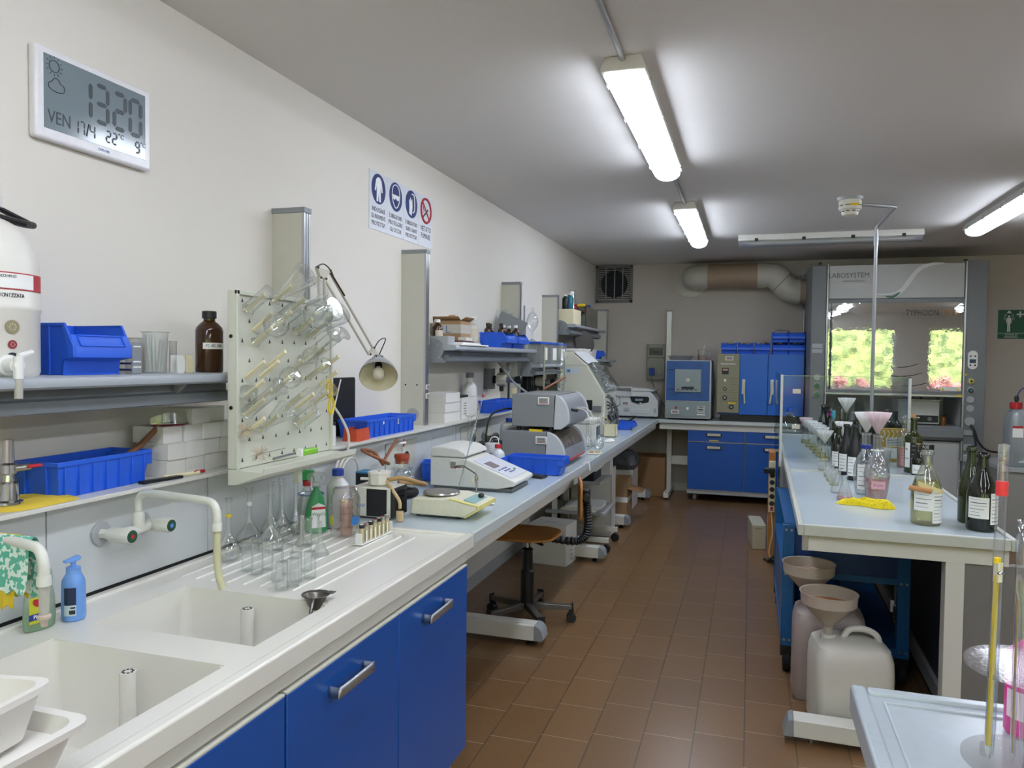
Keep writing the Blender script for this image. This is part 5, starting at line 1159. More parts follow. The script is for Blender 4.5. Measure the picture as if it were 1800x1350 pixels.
for x in (.03, .24):
    for y in (.05, .5): mb.cyl((x, y, -.0145), (x, y, .013), .014, 12)
mb.build('foot', BLACK, t)
thermo_tag('white framed display tag on the side of the upper grey instrument', (-1.19, 4.419, 1.30), 'y', .07, .045); thermo_tag('white framed display tag on the side of the lower grey instrument', (-1.19, 4.379, 1.065), 'y', .07, .045)
o = MB().bx(0, 0, .006, .08, .02, .012).build('marker_pen', YELLOW); o.location = (-1.23, 4.395, 1.115); tag(o, 'yellow and white marker lying between the two grey instruments', 'marker')
conduit('power_cable', 'black cable looping beside the upper grey instrument', curve([(-1.4, 4.5, 1.24), (-1.46, 4.45, 1.24), (-1.52, 4.4, 1.2), (-1.54, 4.38, 1.1), (-1.54, 4.37, .96), (-1.55, 4.4, .91)], 6), .006, 'cable', BLACK)
def jerry(name, label, loc, rz, w, d, h, m, capm, handle=None, capx=None, cat='canister', capr=.02):
    t = thing(name, label, cat, loc, rz); mb = MB()
    loft(mb, [(R(w, d, .03, .94), 0), (R(w, d, .04), .012), (R(w, d, .04), h * .62), (R(w, d, .045, .99), h * .74), (R(w * .92, d * .9, .04), h * .84), (R(w * .7, d * .74, .03), h * .885), (R(w * .4, d * .5, .02), h * .9)], cap1=True)
    mb.build('body', m, t); hx = w * .14
    MB().tube(curve([(hx - w * .24, 0, h * .86), (hx - w * .17, 0, h * .965), (hx - w * .05, 0, h * .99), (hx + w * .08, 0, h * .98), (hx + w * .2, 0, h * .93), (hx + w * .24, 0, h * .84)], 5), w * .045, 10).build('handle', handle or m, t)
    cx_ = capx if capx is not None else -w * .34
    MB().lathe([(capr * 1.1, h * .8), (capr * 1.1, h * .92)], (cx_, 0, 0)).build('neck', m, t)
    if capm: MB().lathe([(0, h * .9), (capr * 1.35, h * .9), (capr * 1.35, h), (0, h)], (cx_, 0, 0)).build('cap', capm, t, bev=.002)
    return t
jerry('jerrycan', 'small white jerrycan on the bench behind the upper grey instrument', (-1.55, 4.95, .9), PI / 2, .2, .14, .25, mat('hdpe_white', '#dcdcdb'), mat('cap_blue', '#2444a8'))
t = thing('grey_machine', 'dark grey machine with ribbed hose behind the wash bottle', 'machine', (-1.57, 4.55, .9)); MB().box(-.09, .09, -.13, .13, 0, .12).build('body', BLACK, t, bev=.006)
mb = MB(); mb.tube([(0, -.12 + .012 * k, .15 + .0 * k) for k in range(20)], [.022 if k % 2 else .018 for k in range(20)], 12); mb.build('ribbed_hose', mat('hose_grey', '#8b8a80', .5), t); MB().cyl((.0, -.1, .16), (.03, -.14, .2), .03, 18).build('cup', mat('hose_grey', '#8b8a80'), t)
# boxes and bottle on the ledge left of the regulator
for k, (L_, lb) in enumerate(((.25, 'long white carton on the ledge, bottom of a stack of three'), (.24, 'long white carton on the ledge, middle of a stack of three'), (.22, 'long white carton on the ledge, top of a stack of three'))):
    carton('white_carton', lb, (-1.76 + .004 * k, 4.06 + L_ / 2, ZL + k * .0575), .15, L_, .057)
t = carton('white_carton', 'upright white carton with printed label right of the stack of three', (-1.765, 4.48, ZL), .15, .28, .13)
mb = MB(); lines(mb, FACE_X((.0755, -.08, .065)), .05, .08, 5, seed=6); mb.build('print', INKG, t); MB().box(-.06, .05, -.1, .04, .13, .144).build('black_tray', BLACK, t)
t = reagent('reagent_bottle', 'large white plastic bottle with dark grey cap above the ledge cartons', (-1.80, 4.77, ZL), .05, .28, mat('hdpe_white', '#dcdcdb'), GREYD, .45, lab=(.3, .42, -1.5, .4, RED), sh=.62)
o = MB().lathe([(0, 0), (.03, 0), (.036, .15), (0, .15)]).build('cream_cup', CREAM); o.location = (-1.76, 5.67, ZL); tag(o, 'tall cream plastic cup right of the ribbed bin under the regulator', 'cup')
# gas regulator
def regulator(y, z, label, s=1):
    t = thing('gas_regulator', label, 'regulator', (-1.78, y, z)); MB().box(-.085, -.03, -.06 * s, .03, -.07 * s, .08 * s).build('plate', GREYD, t); MB().cyl((-.03, 0, 0), (0, 0, 0), .03 * s, 12).build('mount', BLACK, t)
    MB().cyl((0, 0, 0), (.07, .0, 0), .05 * s, 8).build('body', mat('reg_cream', '#b9b6a3', .4), t, bev=.003)
    MB().cyl((.07, 0, 0), (.13, 0, 0), .022 * s, 16).build('valve', mat('reg_steel', '#8b8d8f', .3, metal=.7), t); MB().lathe([(0, 0), (.02, 0), (.026, .01), (.03, .05), (.024, .055), (0, .055)], M=along((1, 0, 0), (.13, 0, 0)), n=14).build('knob', BLACK, t)
    MB().cyl((.085, 0, .02), (.085, 0, .07), .006, 8).build('stem', STEEL, t); MB().cyl((.075, -.005, .095), (.1, -.005, .095), .03 * s, 20).build('gauge', mat('gauge_grey', '#9a9c9b', .3), t)
    MB().cyl((.03, 0, .05), (.03, 0, .085), .016, 10).build('cap', BLACK, t); MB().cyl((.03, 0, -.085), (.03, 0, -.05), .016, 10).build('cap', BLACK, t); MB().cyl((.085, 0, -.02), (.085, 0, -.15), .008, 8).build('hose', BLACK, t); return t
c_ = ony(868, 668, 5.5); regulator(5.3, c_.z + .01, 'cream and grey gas regulator with gauge above the ledge bin')
conduit('gas_hose', 'thin grey hose falling from the gas regulator to the upper instrument', curve([(-1.74, 5.2, 1.52), (-1.64, 5.1, 1.44), (-1.55, 5.0, 1.38), (-1.42, 4.95, 1.3), (-1.4, 5.03, 1.25)], 6), .007, 'hose', GREYM)
regulator(6.35, 1.36, 'dark gas regulator with black knob in front of the black panels', .9)
t = thing('flow_meter', 'black flow meter panel with yellow topped tubes under the clear drawer boxes', 'panel', (-1.8, 6.3, ZL)); MB().box(-.05, .02, -.3, .3, 0, .3).build('panel', BLACKM, t)
for k in range(4): MB().bx(.028, -.27 + k * .06, .26, .012, .04, .02).build('yellow_tip', YELLOW, t); MB().bx(.03, -.27 + k * .06, .14, .012, .03, .2).build('tube', mat('smoke_tube', '#2c2e31', .1), t)
o = MB().cyl((0, 0, .06), (.06, 0, .06), .065, 28).build('black_gauge', BLACK); o.location = (-1.72, 5.98, ZL + .02); tag(o, 'round black gauge standing on the ledge left of the flow meters', 'gauge')
# stand with glass condenser
t = thing('condenser_stand', 'steel rod stand with clamp behind the upper grey instrument', 'stand', (-1.44, 5.35, .9)); MB().bx(0, 0, .01, .14, .22, .02).build('base', GREYP, t); MB().cyl((0, 0, .02), (0, 0, .75), .007, 12).build('rod', STEEL, t); MB().tube([(0, 0, .56), (.06, .02, .575), (.12, .05, .56)], .006, 8).build('clamp', GREYD, t)
t = thing('glass_condenser', 'vertical glass condenser clamped in front of the big beige analyser', 'condenser', (-1.33, 5.42, 1.0))
mb = MB(); mb.open0 = mb.open1 = True; mb.lathe([(.008, 0), (.01, .3), (.016, .32), (.026, .34), (.028, .38), (.028, .54), (.02, .58), (.018, .62), (.024, .66), (.014, .68)], n=20); mb.build('jacket', GLASSE, t)
mb = MB(); mb.tube([(.014 * math.cos(k * .9), .014 * math.sin(k * .9), .36 + k * .0042) for k in range(46)], .004, 6); mb.build('coil', GLASSE, t); mb = MB(); mb.tube([(.02, 0, .56), (.05, 0, .57)], .006, 8).tube([(.02, 0, .4), (.045, 0, .39)], .006, 8); mb.build('nipple', GLASSE, t)
conduit('reddish_tube', 'reddish tube slanting down to the upper grey instrument', [(-1.3, 5.42, 1.42), (-1.38, 5.1, 1.34)], .008, 'tube', RUB)
# big beige analyser
t = thing('distillation_analyser', 'large beige analyser with slanted clear cover and maze of glass tubing', 'instrument', (-1.6, 6.5, .9))
pr = [(0, 0), (.39, 0), (.395, .35), (.23, .61), (.1, .72), (-.0, .72)]
MB().prism(pr, 'y', 0, .6).build('housing', mat('analyser_beige', '#d5d3c3', .45, var=.02), t, bev=.004)
MB().box(.0, .391, -.003, .0, .6, .603).build('seam', GREYM, t)
sv = Vector((.395 - .23, 0, .35 - .61)).normalized(); nn = Vector((.61 - .35, 0, .395 - .23)).normalized(); M = axes((0, 1, 0), -sv, (.3125, .3, .48)); cov = MB(M); cov.bx(0, 0, .03, .56, .3, .05); cov.build('cover', clear('smoky_cover', tint='#e6e9e9', edge='#b4b9ba', refl=.5, base=.03), t, bev=.01)
mb = MB(M); q = random.Random(8)
for k in range(34):
    x, y = q.uniform(-.24, .24), q.uniform(-.13, .13); a = q.choice(((.05, 0), (0, .05), (.03, .03))); mb.tube(curve([(x, y, .01), (x + a[0] * .5, y + a[1] * .5, .035), (x + a[0], y + a[1], .012)], 3), .005, 6)
mb.build('glass_tubing', mat('tube_silver', '#c4c7c8', .25, metal=.2, var=.35), t)
M2 = axes((0, 1, 0), (-.62 , 0, .55), (.16, .3, .668)); MB(axes((0, 1, 0), Vector((.1 - .23, 0, .72 - .61)), (.175, .3, .668))).bx(0, 0, .003, .57, .16, .005).build('top_plate', mat('plate_pale', '#dfe3e6', .35), t)
MB(axes((0, 1, 0), Vector((.1 - .23, 0, .72 - .61)), (.165, .08, .676))).bx(0, 0, .002, .06, .05, .003).build('badge', BLACK, t)
MB().box(.05, .17, -.004, -.001, .53, .58).build('sticker', mat('sticker_pale', '#cdd3da', .5), t); MB().box(.06, .09, -.0055, -.003, .54, .565).build('sticker_emblem', mat('emblem_blue', '#3b7fc4', .5), t)
MB().box(.09, .29, -.003, 0, .21, .3).build('dark_window', BLACKM, t); MB().box(.3, .37, -.04, .0, .2, .25).build('side_box', GREYD, t)
mb = MB(); q = random.Random(11)
for k in range(16):
    y = .05 + q.random() * .5; z = q.uniform(.06, .3); mb.tube(curve([(.39, y, z + .06), (.43, y + q.uniform(-.04, .04), z + .04), (.44, y, z - .02), (.41, y + q.uniform(-.05, .05), z - .05)], 4), q.choice((.004, .007, .01)), 8)
mb.build('fittings', mat('fitting_mix', '#77797b', .25, metal=.7, var=.5, scale=15), t)
for k in range(3): MB().cyl((.42, .1 + k * .15, .17), (.45, .08 + k * .15, .12), .018, 12).build('knob', BLACK, t)
# styrofoam like device and its neighbours
t = thing('white_titrator', 'squat white device with navy display beside the beige analyser', 'instrument', (-1.22, 5.75, .9)); MB().box(-.1, .1, -.14, .14, 0, .165).build('body', mat('foam_white', '#dddbd3', .7, bump=.2), t, bev=.008); MB().box(-.11, .105, -.15, .15, .168, .2).build('lid', mat('foam_white', '#dddbd3'), t, bev=.006); MB().box(.1, .106, -.02, .1, .04, .14).build('display', mat('display_navy', '#1d3556', .2), t, bev=.001); MB().cyl((.0, 0, .2), (0, 0, .22), .012, 12).build('knob', WHITE, t)
for px, lb in ((1032, 'volumetric flask with long neck before the squat white device, left of two'), (1052, 'volumetric flask with long neck before the squat white device, right of two')):
    p = onz(px, 789, .9); glass('volumetric_flask', lb, vol(.23, .04, .009), (p.x, p.y, .9))
t = thing('sample_tray', 'white tray with amber squares lying in front of the two volumetric flasks', 'tray', L3(onz(1045, 797, .9)), .2); MB().box(-.05, .05, -.06, .06, 0, .008).build('tray', WHITE, t, bev=.002)
for k in range(2): MB().box(-.035 + k * .04, -.005 + k * .04, -.04, .02, .008, .013).build('square', mat('amber_square', '#c08a2c', .4), t)
cloth('paper_tissue', 'flat white paper tissue lying beside the cream cup box', L3(onz(1070, 775, .9)), [(-.05, -.09), (.03, -.1), (.05, 0), (.03, .1), (-.04, .09)], PAPER, amp=.02, cat='tissue', seed=4)
t = thing('cream_box', 'cream open box holding yellow wires in front of the analyser', 'box', L3(onz(1082, 768, .9) + Vector((-.05, .04, 0)))); mb = MB(); mb.box(-.05, .05, -.05, -.047, 0, .1).box(-.05, .05, .047, .05, 0, .1).box(-.05, -.047, -.05, .05, 0, .1).box(.047, .05, -.05, .05, 0, .1).box(-.05, .05, -.05, .05, 0, .003); mb.build('body', CREAM, t)
MB().tube(curve([(0, 0, .02), (-.01, .0, .1), (-.05, .01, .16), (-.09, .03, .14)], 5), .003, 6).build('wire', mat('wire_yellow', '#bfae55', .5), t)
t = thing('squeeze_bottle', 'conical clear bottle with red cap between analyser and white centrifuge', 'bottle', L3(onz(1095, 735, .9) + Vector((-.1, -.6, 0)))); MB().lathe([(0, 0), (.07, 0), (.075, .01), (.06, .08), (.02, .14), (.018, .16)]).build('body', FROST, t); MB().lathe([(0, .155), (.02, .155), (.024, .175), (0, .18)]).build('cap', RED, t); MB().tube(curve([(0, 0, .18), (0, 0, .22), (-.02, 0, .25), (-.05, 0, .24)], 4), .003, 6).build('tube', GREYM, t)
o = MB().cyl((-.05, 0, 0), (.05, 0, .07), .009, 10).build('screwdriver', BLACK); o.location = (-1.07, 7.15, .955); tag(o, 'black handle sticking out of the small blue bin near the corner', 'handle')
o = MB().tube(curve([(0, 0, 0), (.02, 0, .012), (.035, 0, 0), (.04, 0, -.04)], 4), .004, 8).build('white_strap', WHITE); p = onz(1038, 820, .9); o.location = (-.985, p.y + .1, .902); tag(o, 'short white strap hanging over the bench edge', 'strap')

# ------------------------------------------------------------------ things on the wall shelves
def small(label, loc, r, h, m, capm, **k): return reagent('reagent_bottle', label, loc, r, h, m, capm, .45, **k)
y = lambda px, X: onx(px, 600, X).y
small('brown bottle with white cap and peeling label at the shelf end by the column', (-1.742, 4.075, Z2), .032, .15, BROWNG, WHITE, lab=(.08, .58, -1.5, .6, mat('old_label', '#c8bfae', .8)))
t = thing('grey_tray', 'grey plastic tray under the brown bottle at the shelf end', 'tray', (-1.675, 3.99, Z2)); tub('tub', GREYM, t, .12, .1, .05, .01, .97, .0)
t = thing('cardboard_box', 'opened brown cardboard box with clear tape on the wall shelf', 'box', (-1.755, 4.33, Z2)); t.scale = (.76, .4, .76)
mb = MB(); mb.box(-.12, .12, -.2, .2, 0, .2); mb.build('body', BROWNC, t, bev=.001); mb = MB(); mb.add([(.12, -.2, .2), (.12, .2, .2), (.16, .19, .225), (.16, -.19, .225)], [(0, 1, 2, 3)]).add([(-.12, -.2, .2), (.12, -.2, .2), (.11, -.25, .23), (-.11, -.25, .23)], [(0, 1, 2, 3)]); mb.build('flap', KRAFT, t, solid=.003)
MB().box(-.121, .1215, -.2015, .2015, .1, .17).build('tape', mat('tape_clear', '#c7c3ba', .25), t)
for q_ in (-.1, -.005): MB().box(q_, q_ + .006, -.203, -.2, .105, .16).box(q_, q_ + .04, -.203, -.2, .105, .111).build('print', INKB, t)
mb = MB(); mb.tube(curve([(-.01, -.1, .215), (.0, -.05, .235), (.02, .0, .22), (.0, .06, .24), (.03, .12, .22)], 4), .016, 8); mb.build('crumpled_tape', mat('crumple', '#a5805c', .6), t)
t = reagent('plastic_jar', 'big clear plastic jar with white lid right of the cardboard box', (-1.70, 4.52, Z2), .045, .19, MILKY, WHITE, .6, lab=(.2, .6, -1.3, .3, mat('old_label', '#c8bfae')), cat='jar')
for k in range(3):
    q_ = ('bottom', 'middle', 'top')[k]; o = MB().box(-.09 + k * .01, .1 - k * .02, -.22 + k * .04, .24 - k * .06, 0, .009).build('folder', (PAPER, PAPER, mat('folder_red', '#55182a', .4))[k], bev=.001); o.location = (-1.66, 4.22, Z2 + k * .0095); o.rotation_euler = (0, 0, .06 * k); tag(o, ('white paper folder lying flat on the shelf edge, bottom one', 'white paper folder under the dark red one on the shelf', 'dark red folder on the white ones before the cardboard box')[k], 'folder')
o = carton('small_box', 'small white box lying on the dark red folder', (-1.60, 4.16, Z2 + .029), .05, .1, .02)
for k, (yy, X, cm, w_) in enumerate(((4.9, -1.72, BLACK, 0), (4.95, -1.64, BLACK, 0), (5.0, -1.74, BLACK, 0), (5.02, -1.66, WHITE, 0), (5.18, -1.7, WHITE, 1), (5.25, -1.63, WHITE, 1), (5.31, -1.7, WHITE, 1))):
    small('dark bottle with %s cap standing in the %s blue hopper bin' % ('white' if cm is WHITE else 'black', 'right' if w_ else 'left'), (X, yy, Z2 + .004), .026, .165, BROWNG, cm, group='%s capped bottles in the %s hopper bin' % ('white' if cm is WHITE else 'black', 'right' if w_ else 'left'))
t = thing('tilted_lid', 'grey metal lid leaning at an angle against the service column', 'lid', (-1.74, 5.42, Z2), 0); MB(Matrix.Translation((.0, 0, .13)) @ Matrix.Rotation(.42, 4, 'Y') @ Matrix.Rotation(.0, 4, 'Z')).bx(0, 0, .02, .02 + .2, .02, .2).build('plate', GREYP, t, bev=.002); t['label'] = 'dark grey metal lid tilted behind the bottles on the shelf'
for k, (px, h_, X) in enumerate(((880, .3, -1.83), (908, .27, -1.8), (922, .27, -1.78))):
    p = onx(px, 590, X); o = MB().box(-.05, .05, -.002, .002, 0, h_).build('acrylic_plate', ACRYL); o.location = (X, min(p.y, 5.56 - k * .03), Z2); tag(o, ('clear acrylic plate leaning left of the tilted grey lid', 'clear acrylic plate in front of the service column top shelf', 'clear acrylic plate beside the grey syringe-like rod')[k], 'plate')
o = MB().lathe([(0, 0), (.014, 0), (.014, .2), (.006, .21), (.006, .33), (0, .33)]).build('grey_rod', GREYP); o.location = (-1.64, 5.5, Z2); tag(o, 'grey stepped rod standing at the far end of the box shelf', 'rod')
# drawer boxes shelf
for k in range(3):
    t = thing('drawer_box', 'clear plastic drawer box with blue lid on the short wall shelf, %s of three' % ('nearest', 'middle', 'farthest')[k], 'box', (-1.68, 5.9 + k * .3, 1.515), 0, 'clear drawer boxes on the short shelf'); MB().box(-.1, .1, -.13, .13, 0, .16).build('box', FROST, t, bev=.003); MB().box(-.102, .102, -.132, .132, .16, .175).build('lid', BINB, t)
    MB().box(.101, .103, -.06, .06, .03, .13).build('label_paper', PAPER, t)
glass('glass_funnel_bulb', 'separating funnel bulb with amber foot standing behind the blue lids', [(0, 0), (.03, 0), (.03, .01), (.008, .03), (.008, .08), (.045, .14), (.05, .18), (.03, .23), (.01, .25), (.01, .28)], (-1.72, 6.0, 1.69))
# top shelf
Z4 = 1.885
t = carton('cream_carton', 'cream box on the highest shelf under the coloured bottles', (-1.70, 7.1, Z4), .22, .34, .14, m=CREAM)
small('small bottle with white cap and black base on the cream box, leftmost', (-1.68, 6.98, Z4 + .14), .03, .14, BLACK, WHITE); small('small teal liquid bottle with white cap on the cream box', (-1.66, 7.08, Z4 + .14), .035, .16, mat('teal_liquid', '#1f6f86', .1), WHITE)
o = glass('erlenmeyer_flask', 'conical flask of red liquid standing on the cream box', erl(.2, .055, .025), (-1.67, 7.22, Z4 + .14)); MB().lathe([(0, .004), (.05, .004), (.051, .03), (.046, .06), (0, .061)]).build('liquid', mat('red_liquid', '#9c1626', .15), o)
t = thing('glass_tank', 'clear glass tank with a brush, yellow sponge and bottles on the highest shelf', 'tank', (-1.70, 7.75, Z4)); mb = MB(); mb.box(-.12, .12, -.3, -.296, 0, .2).box(-.12, .12, .296, .3, 0, .2).box(-.12, -.116, -.3, .3, 0, .2).box(.116, .12, -.3, .3, 0, .2).box(-.12, .12, -.3, .3, 0, .004); mb.build('pane', clear('tank_glass', tint='#d5dad8', edge='#98a09d', refl=1, base=.05), t)
small('bottle with wooden brown label inside the glass tank', (-1.68, 7.58, Z4 + .005), .035, .17, BROWNG, GREYD, lab=(.1, .6, -1.5, .5, CREAM)); small('white bottle with black cap inside the glass tank', (-1.67, 7.72, Z4 + .005), .035, .15, WHITE, BLACK); small('dark navy capped bottle with pink label at the tank far end', (-1.67, 7.92, Z4 + .005), .045, .24, mat('pink_label', '#c8a095', .6), mat('navy', '#1b2f80'), capr=.04)
o = MB().lathe([(0, 0), (.035, .004), (.04, .02), (.03, .038), (0, .042)], wob=lambda a, r, z: r * (1 + .3 * math.cos(2 * a))).build('sponge', YELLOW); o.location = (-1.67, 7.62, Z4 + .2); tag(o, 'yellow sponge lying on top of the glass tank', 'sponge')
small('black bottle top behind the yellow sponge', (-1.75, 7.75, Z4 + .005), .05, .235, BLACK, BLACK)
glass('glass_beaker', 'wide clear beaker with crumpled white paper at the end of the highest shelf', beak(.14, .06), (-1.67, 8.2, Z4)); cloth('crumpled_paper', 'crumpled white paper in the beaker at the highest shelf end', (-1.67, 8.2, Z4 + .02), [(-.03, -.03), (.03, -.03), (.03, .03), (-.03, .03)], PAPER, amp=.08, cat='paper', seed=2)
# papers shelf
Z5 = 1.56
for k in range(8):
    o = MB().box(-.13, .13, -.2, .2, 0, .012).build('paper_stack', PAPER, bev=.001); o.location = (-1.66 + .008 * (k % 3), 7.25 + .01 * (k % 2), Z5 + k * .0122); o.rotation_euler = (0, 0, .02 * ((k * 5) % 4 - 1.5)); tag(o, 'sheaf of white paper in the pile on the low end shelf', 'paper', 'sheaves in the paper pile')
t = thing('steel_bowl', 'shiny steel bowl tipped on its side above the paper pile', 'bowl', (-1.66, 7.5, 1.73), 0); mb = MB(along((.75, -.6, .3))); mb.lathe([(0, 0), (.07, .01), (.11, .05), (.12, .1)], n=36); mb.open1 = True; mb.build('bowl', CHROME, t); t.location.z = 1.70
t = reagent('reagent_bottle', 'small red liquid bottle standing beside the tipped steel bowl', (-1.6, 7.8, Z5 + .09), .025, .14, RED, FROST, .5); t.location.z = 1.66
t = thing('white_basket', 'white plastic basket under the tipped steel bowl', 'basket', (-1.64, 7.72, Z5)); tub('tub', WHITE, t, .2, .26, .098, .02, .9, .006)

# ------------------------------------------------------------------ stool and things under the bench
t = thing('work_stool', 'swivel stool with brown plywood seat and black gaitered back post', 'stool', (-1.235, 4.27, 0))
pts = [(-.23, -.17), (.0, -.2), (.1, -.19), (.17, -.13), (.19, 0), (.17, .13), (.1, .19), (0, .2), (-.23, .17)]
pts = [(a.x, a.y) for a in curve([(x, y, 0) for x, y in pts], 3, True)]
mb = MB(); loft(mb, [(pts, .515), (pts, .528)]); o = mb.build('seat', mat('plywood_dark', '#a06a30', .3, var=.15, scale=12), t, bev=.004)
MB().cyl((0, 0, .33), (0, 0, .5), .014, 16).build('piston', CHROME, t); MB().lathe([(0, .09), (.04, .09), (.04, .3), (.032, .31), (.03, .42), (.034, .43), (.02, .44), (0, .44)], n=24).build('column', BLACK, t)
MB().bx(.02, 0, .503, .2, .1, .02).build('seat_plate', GREYD, t); MB().cyl((.03, -.05, .495), (.12, -.11, .49), .008, 10).build('lever', BLACK, t)
for k in range(5):
    a = .28 + k * 2 * PI / 5; M = rot(0, 0, a); mb = MB(M); mb.prism([(.03, .075), (.26, .075), (.265, .078), (.265, .1), (.03, .115)], 'y', -.018, .018); g_ = mb.build('foot_arm', mat('foot_steel', '#6e6b68', .35, metal=.6), t, bev=.003)
    MB(M).bx(.268, 0, .09, .008, .04, .045).build('arm_cap', BLACK, g_)
    mb = MB(M)
    for s in (-.012, .012): mb.cyl((.262, s - .009, .028), (.262, s + .009, .028), .028, 18)
    mb.bx(.262, 0, .055, .03, .02, .045); mb.build('caster', BLACK, t)
bp = [(.14, .02, .5), (.28, .02, .495), (.34, .02, .53), (.355, .02, .6), (.35, .02, .68), (.345, .02, .74)]
c_ = curve(bp, 10); mb = MB(); mb.tube(c_, [.026 if k % 2 else .02 for k in range(len(c_))], 14); mb.build('back_post', BLACK, t)
MB().bx(.34, .02, .77, .045, .06, .07).build('clamp', BLACK, t, bev=.008); MB().cyl((.35, -.02, .765), (.365, -.07, .765), .02, 12).build('clamp_knob', BLACK, t)
mb = MB(); bk = [(p[0], p[1]) for p in rrect(-.15, .15, .63, .86, .05, 6)]; vs = []; n = len(bk)
mb.add([(.3 - .25 * y, y * .9 + .02, z) for y, z in bk] + [(.313 - .25 * y, y * .9 + .02, z) for y, z in bk], [tuple(range(n - 1, -1, -1)), tuple(range(n, 2 * n))] + [(i, (i + 1) % n, n + (i + 1) % n, n + i) for i in range(n)]); o = mb.build('backrest', WOOD, t)
def openbox(name, label, loc, a, b, h, m=CARTON, rz=0, mark=None, group=None):
    t = thing(name, label, 'box', loc, rz, group); mb = MB(); w_ = .004
    mb.box(-a/2, a/2, -b/2, -b/2 + w_, 0, h).box(-a/2, a/2, b/2 - w_, b/2, 0, h).box(-a/2, -a/2 + w_, -b/2, b/2, 0, h).box(a/2 - w_, a/2, -b/2, b/2, 0, h).box(-a/2, a/2, -b/2, b/2, 0, w_); mb.build('body', m, t)
    if mark: text(mark, .04, FACE_Y((0, -b/2 - .001, h * .85)), INKG, t)
    return t
t = carton('white_carton', 'large white carton on the floor behind the stool', (-1.42, 5.62, 0), .29, .24, .31, -.12); mb = MB(); lines(mb, FACE_X((.146, 0, .12)), .03, .2, 6, seed=1); mb.build('print', INKG, t); text('FINTEST', .03, axes((1, 0, 0), (0, 1, 0), (0, -.05, .311)), INKG, t)
t = thing('trolley', 'low grey wheeled trolley with paper piled on its lower shelf', 'trolley', (-1.33, 6.2, 0)); TG = mat('trolley_grey', '#a3a5a6', .5)
MB().box(-.25, .24, -.24, .24, .3, .325).build('shelf', TG, t, bev=.002); MB().box(-.25, .2, -.24, .24, .55, .575).build('shelf', TG, t, bev=.002)
for y_ in (-.2, .22): MB().box(-.27, .27, y_ - .02, y_ + .02, .085, .12).build('foot', BEIGE2, t); MB().cyl((.25, y_ - .02, .035), (.25, y_ + .02, .035), .035, 18).build('caster', BLACK, t, bev=.003); MB().cyl((-.25, y_ - .02, .035), (-.25, y_ + .02, .035), .035, 18).build('caster', BLACK, t, bev=.003); MB().box(-.2, -.16, y_ - .015, y_ + .015, .12, .56).build('upright', BEIGE2, t)
for k in range(3):
    o = MB().box(-.15, .15, -.19, .15, 0, .014).build('paper_stack', PAPER, bev=.002); o.location = (-1.3 + .01 * k, 6.16, .3255 + k * .0145); o.rotation_euler = (0, 0, .08 * (k - 1)); tag(o, 'sheaf of paper on the lower shelf of the wheeled trolley', 'paper', 'sheaves on the trolley')
t = thing('printer', 'black printer with pale lid on the upper trolley shelf', 'printer', (-1.33, 6.12, .575)); MB().box(-.16, .15, -.15, .15, 0, .08).build('body', BLACK, t, bev=.006); MB().box(-.17, .17, -.16, .16, .08, .1).build('lid', WHITE, t, bev=.006)
carton('white_carton', 'small white carton behind the pale printer lid under the bench', (-1.2, 6.42, .575), .16, .14, .13)
openbox('white_carton', 'big white carton marked FRAGILE standing beyond the trolley', (-1.32, 6.66, 0), .36, .22, .6, mark='FRAGILE')
openbox('brown_carton', 'tall brown carton with white tape beyond the FRAGILE carton', (-1.17, 7.3, 0), .16, .3, .42, BROWNC); MB().box(-.0805, .0805, -.151, .151, .2, .25).build('tape', PAPER, C.objects['brown_carton'])
mb = MB(); mb.add([(0, 0, 0), (.13, 0, -.03), (.13, .26, -.03), (0, .26, 0)], [(0, 1, 2, 3)]); o = mb.build('flap', KRAFT, C.objects['brown_carton'], solid=.003); o.location = (.08, -.13, .33)
openbox('brown_carton', 'short brown carton behind the FRAGILE carton', (-1.5, 7.2, 0), .3, .5, .5, KRAFT)
t = thing('waste_bin', 'pale waste bin full of black and silver bags under the far bench', 'bin', (-1.28, 8.0, 0)); MB().box(-.14, .14, -.2, .2, 0, .42).build('body', WHITE, t, bev=.01); mb = MB(); loft(mb, [(R(.3, .42, .06), .42), (R(.34, .46, .08), .47), (R(.3, .42, .1), .55), (R(.18, .28, .08), .6)]); mb.build('bag', mat('bag_silver', '#5c5f62', .25, var=.7, scale=22), t)
MB().cyl((.12, -.1, .43), (.14, -.1, .5), .014, 8).build('red_tie', RED, t)
openbox('brown_carton', 'dark brown carton in the corner under the bench', (-1.1, 8.9, 0), .4, .4, .45, KRAFT)

# ------------------------------------------------------------------ back wall
t = thing('wall_socket_box', 'grey green socket box with blue plug on the back wall', 'socket box', (-1.088, YB, 1.534)); G1 = mat('box_greygreen', '#8e8f80', .5)
MB().box(-.105, .105, -.06, 0, -.214, .214).build('body', G1, t, bev=.004); MB().box(-.1, .1, -.0625, -.06, .05, .055).build('seam', BLACK, t); MB().box(-.08, .08, -.064, -.06, .08, .17).build('window', mat('box_window', '#55574b', .2), t, bev=.002); MB().box(-.04, .04, -.067, -.063, .11, .13).build('breaker', BLACK, t)
MB().box(-.08, -.01, -.085, -.06, -.16, -.07).build('plug', mat('plug_blue', '#1c3f9c', .4), t, bev=.006); MB().cyl((.045, -.064, -.115), (.045, -.075, -.115), .035, 20).build('dial', G1, t); MB().bx(.045, -.079, -.115, .012, .008, .06, M=None).build('dial_grip', GREYM, t)
mb = MB()
for x in (-.09, .09):
    for z in (-.2, .2, .04): mb.cyl((x, -.06, z), (x, -.064, z), .006, 10)
mb.build('screw', BLACK, t)
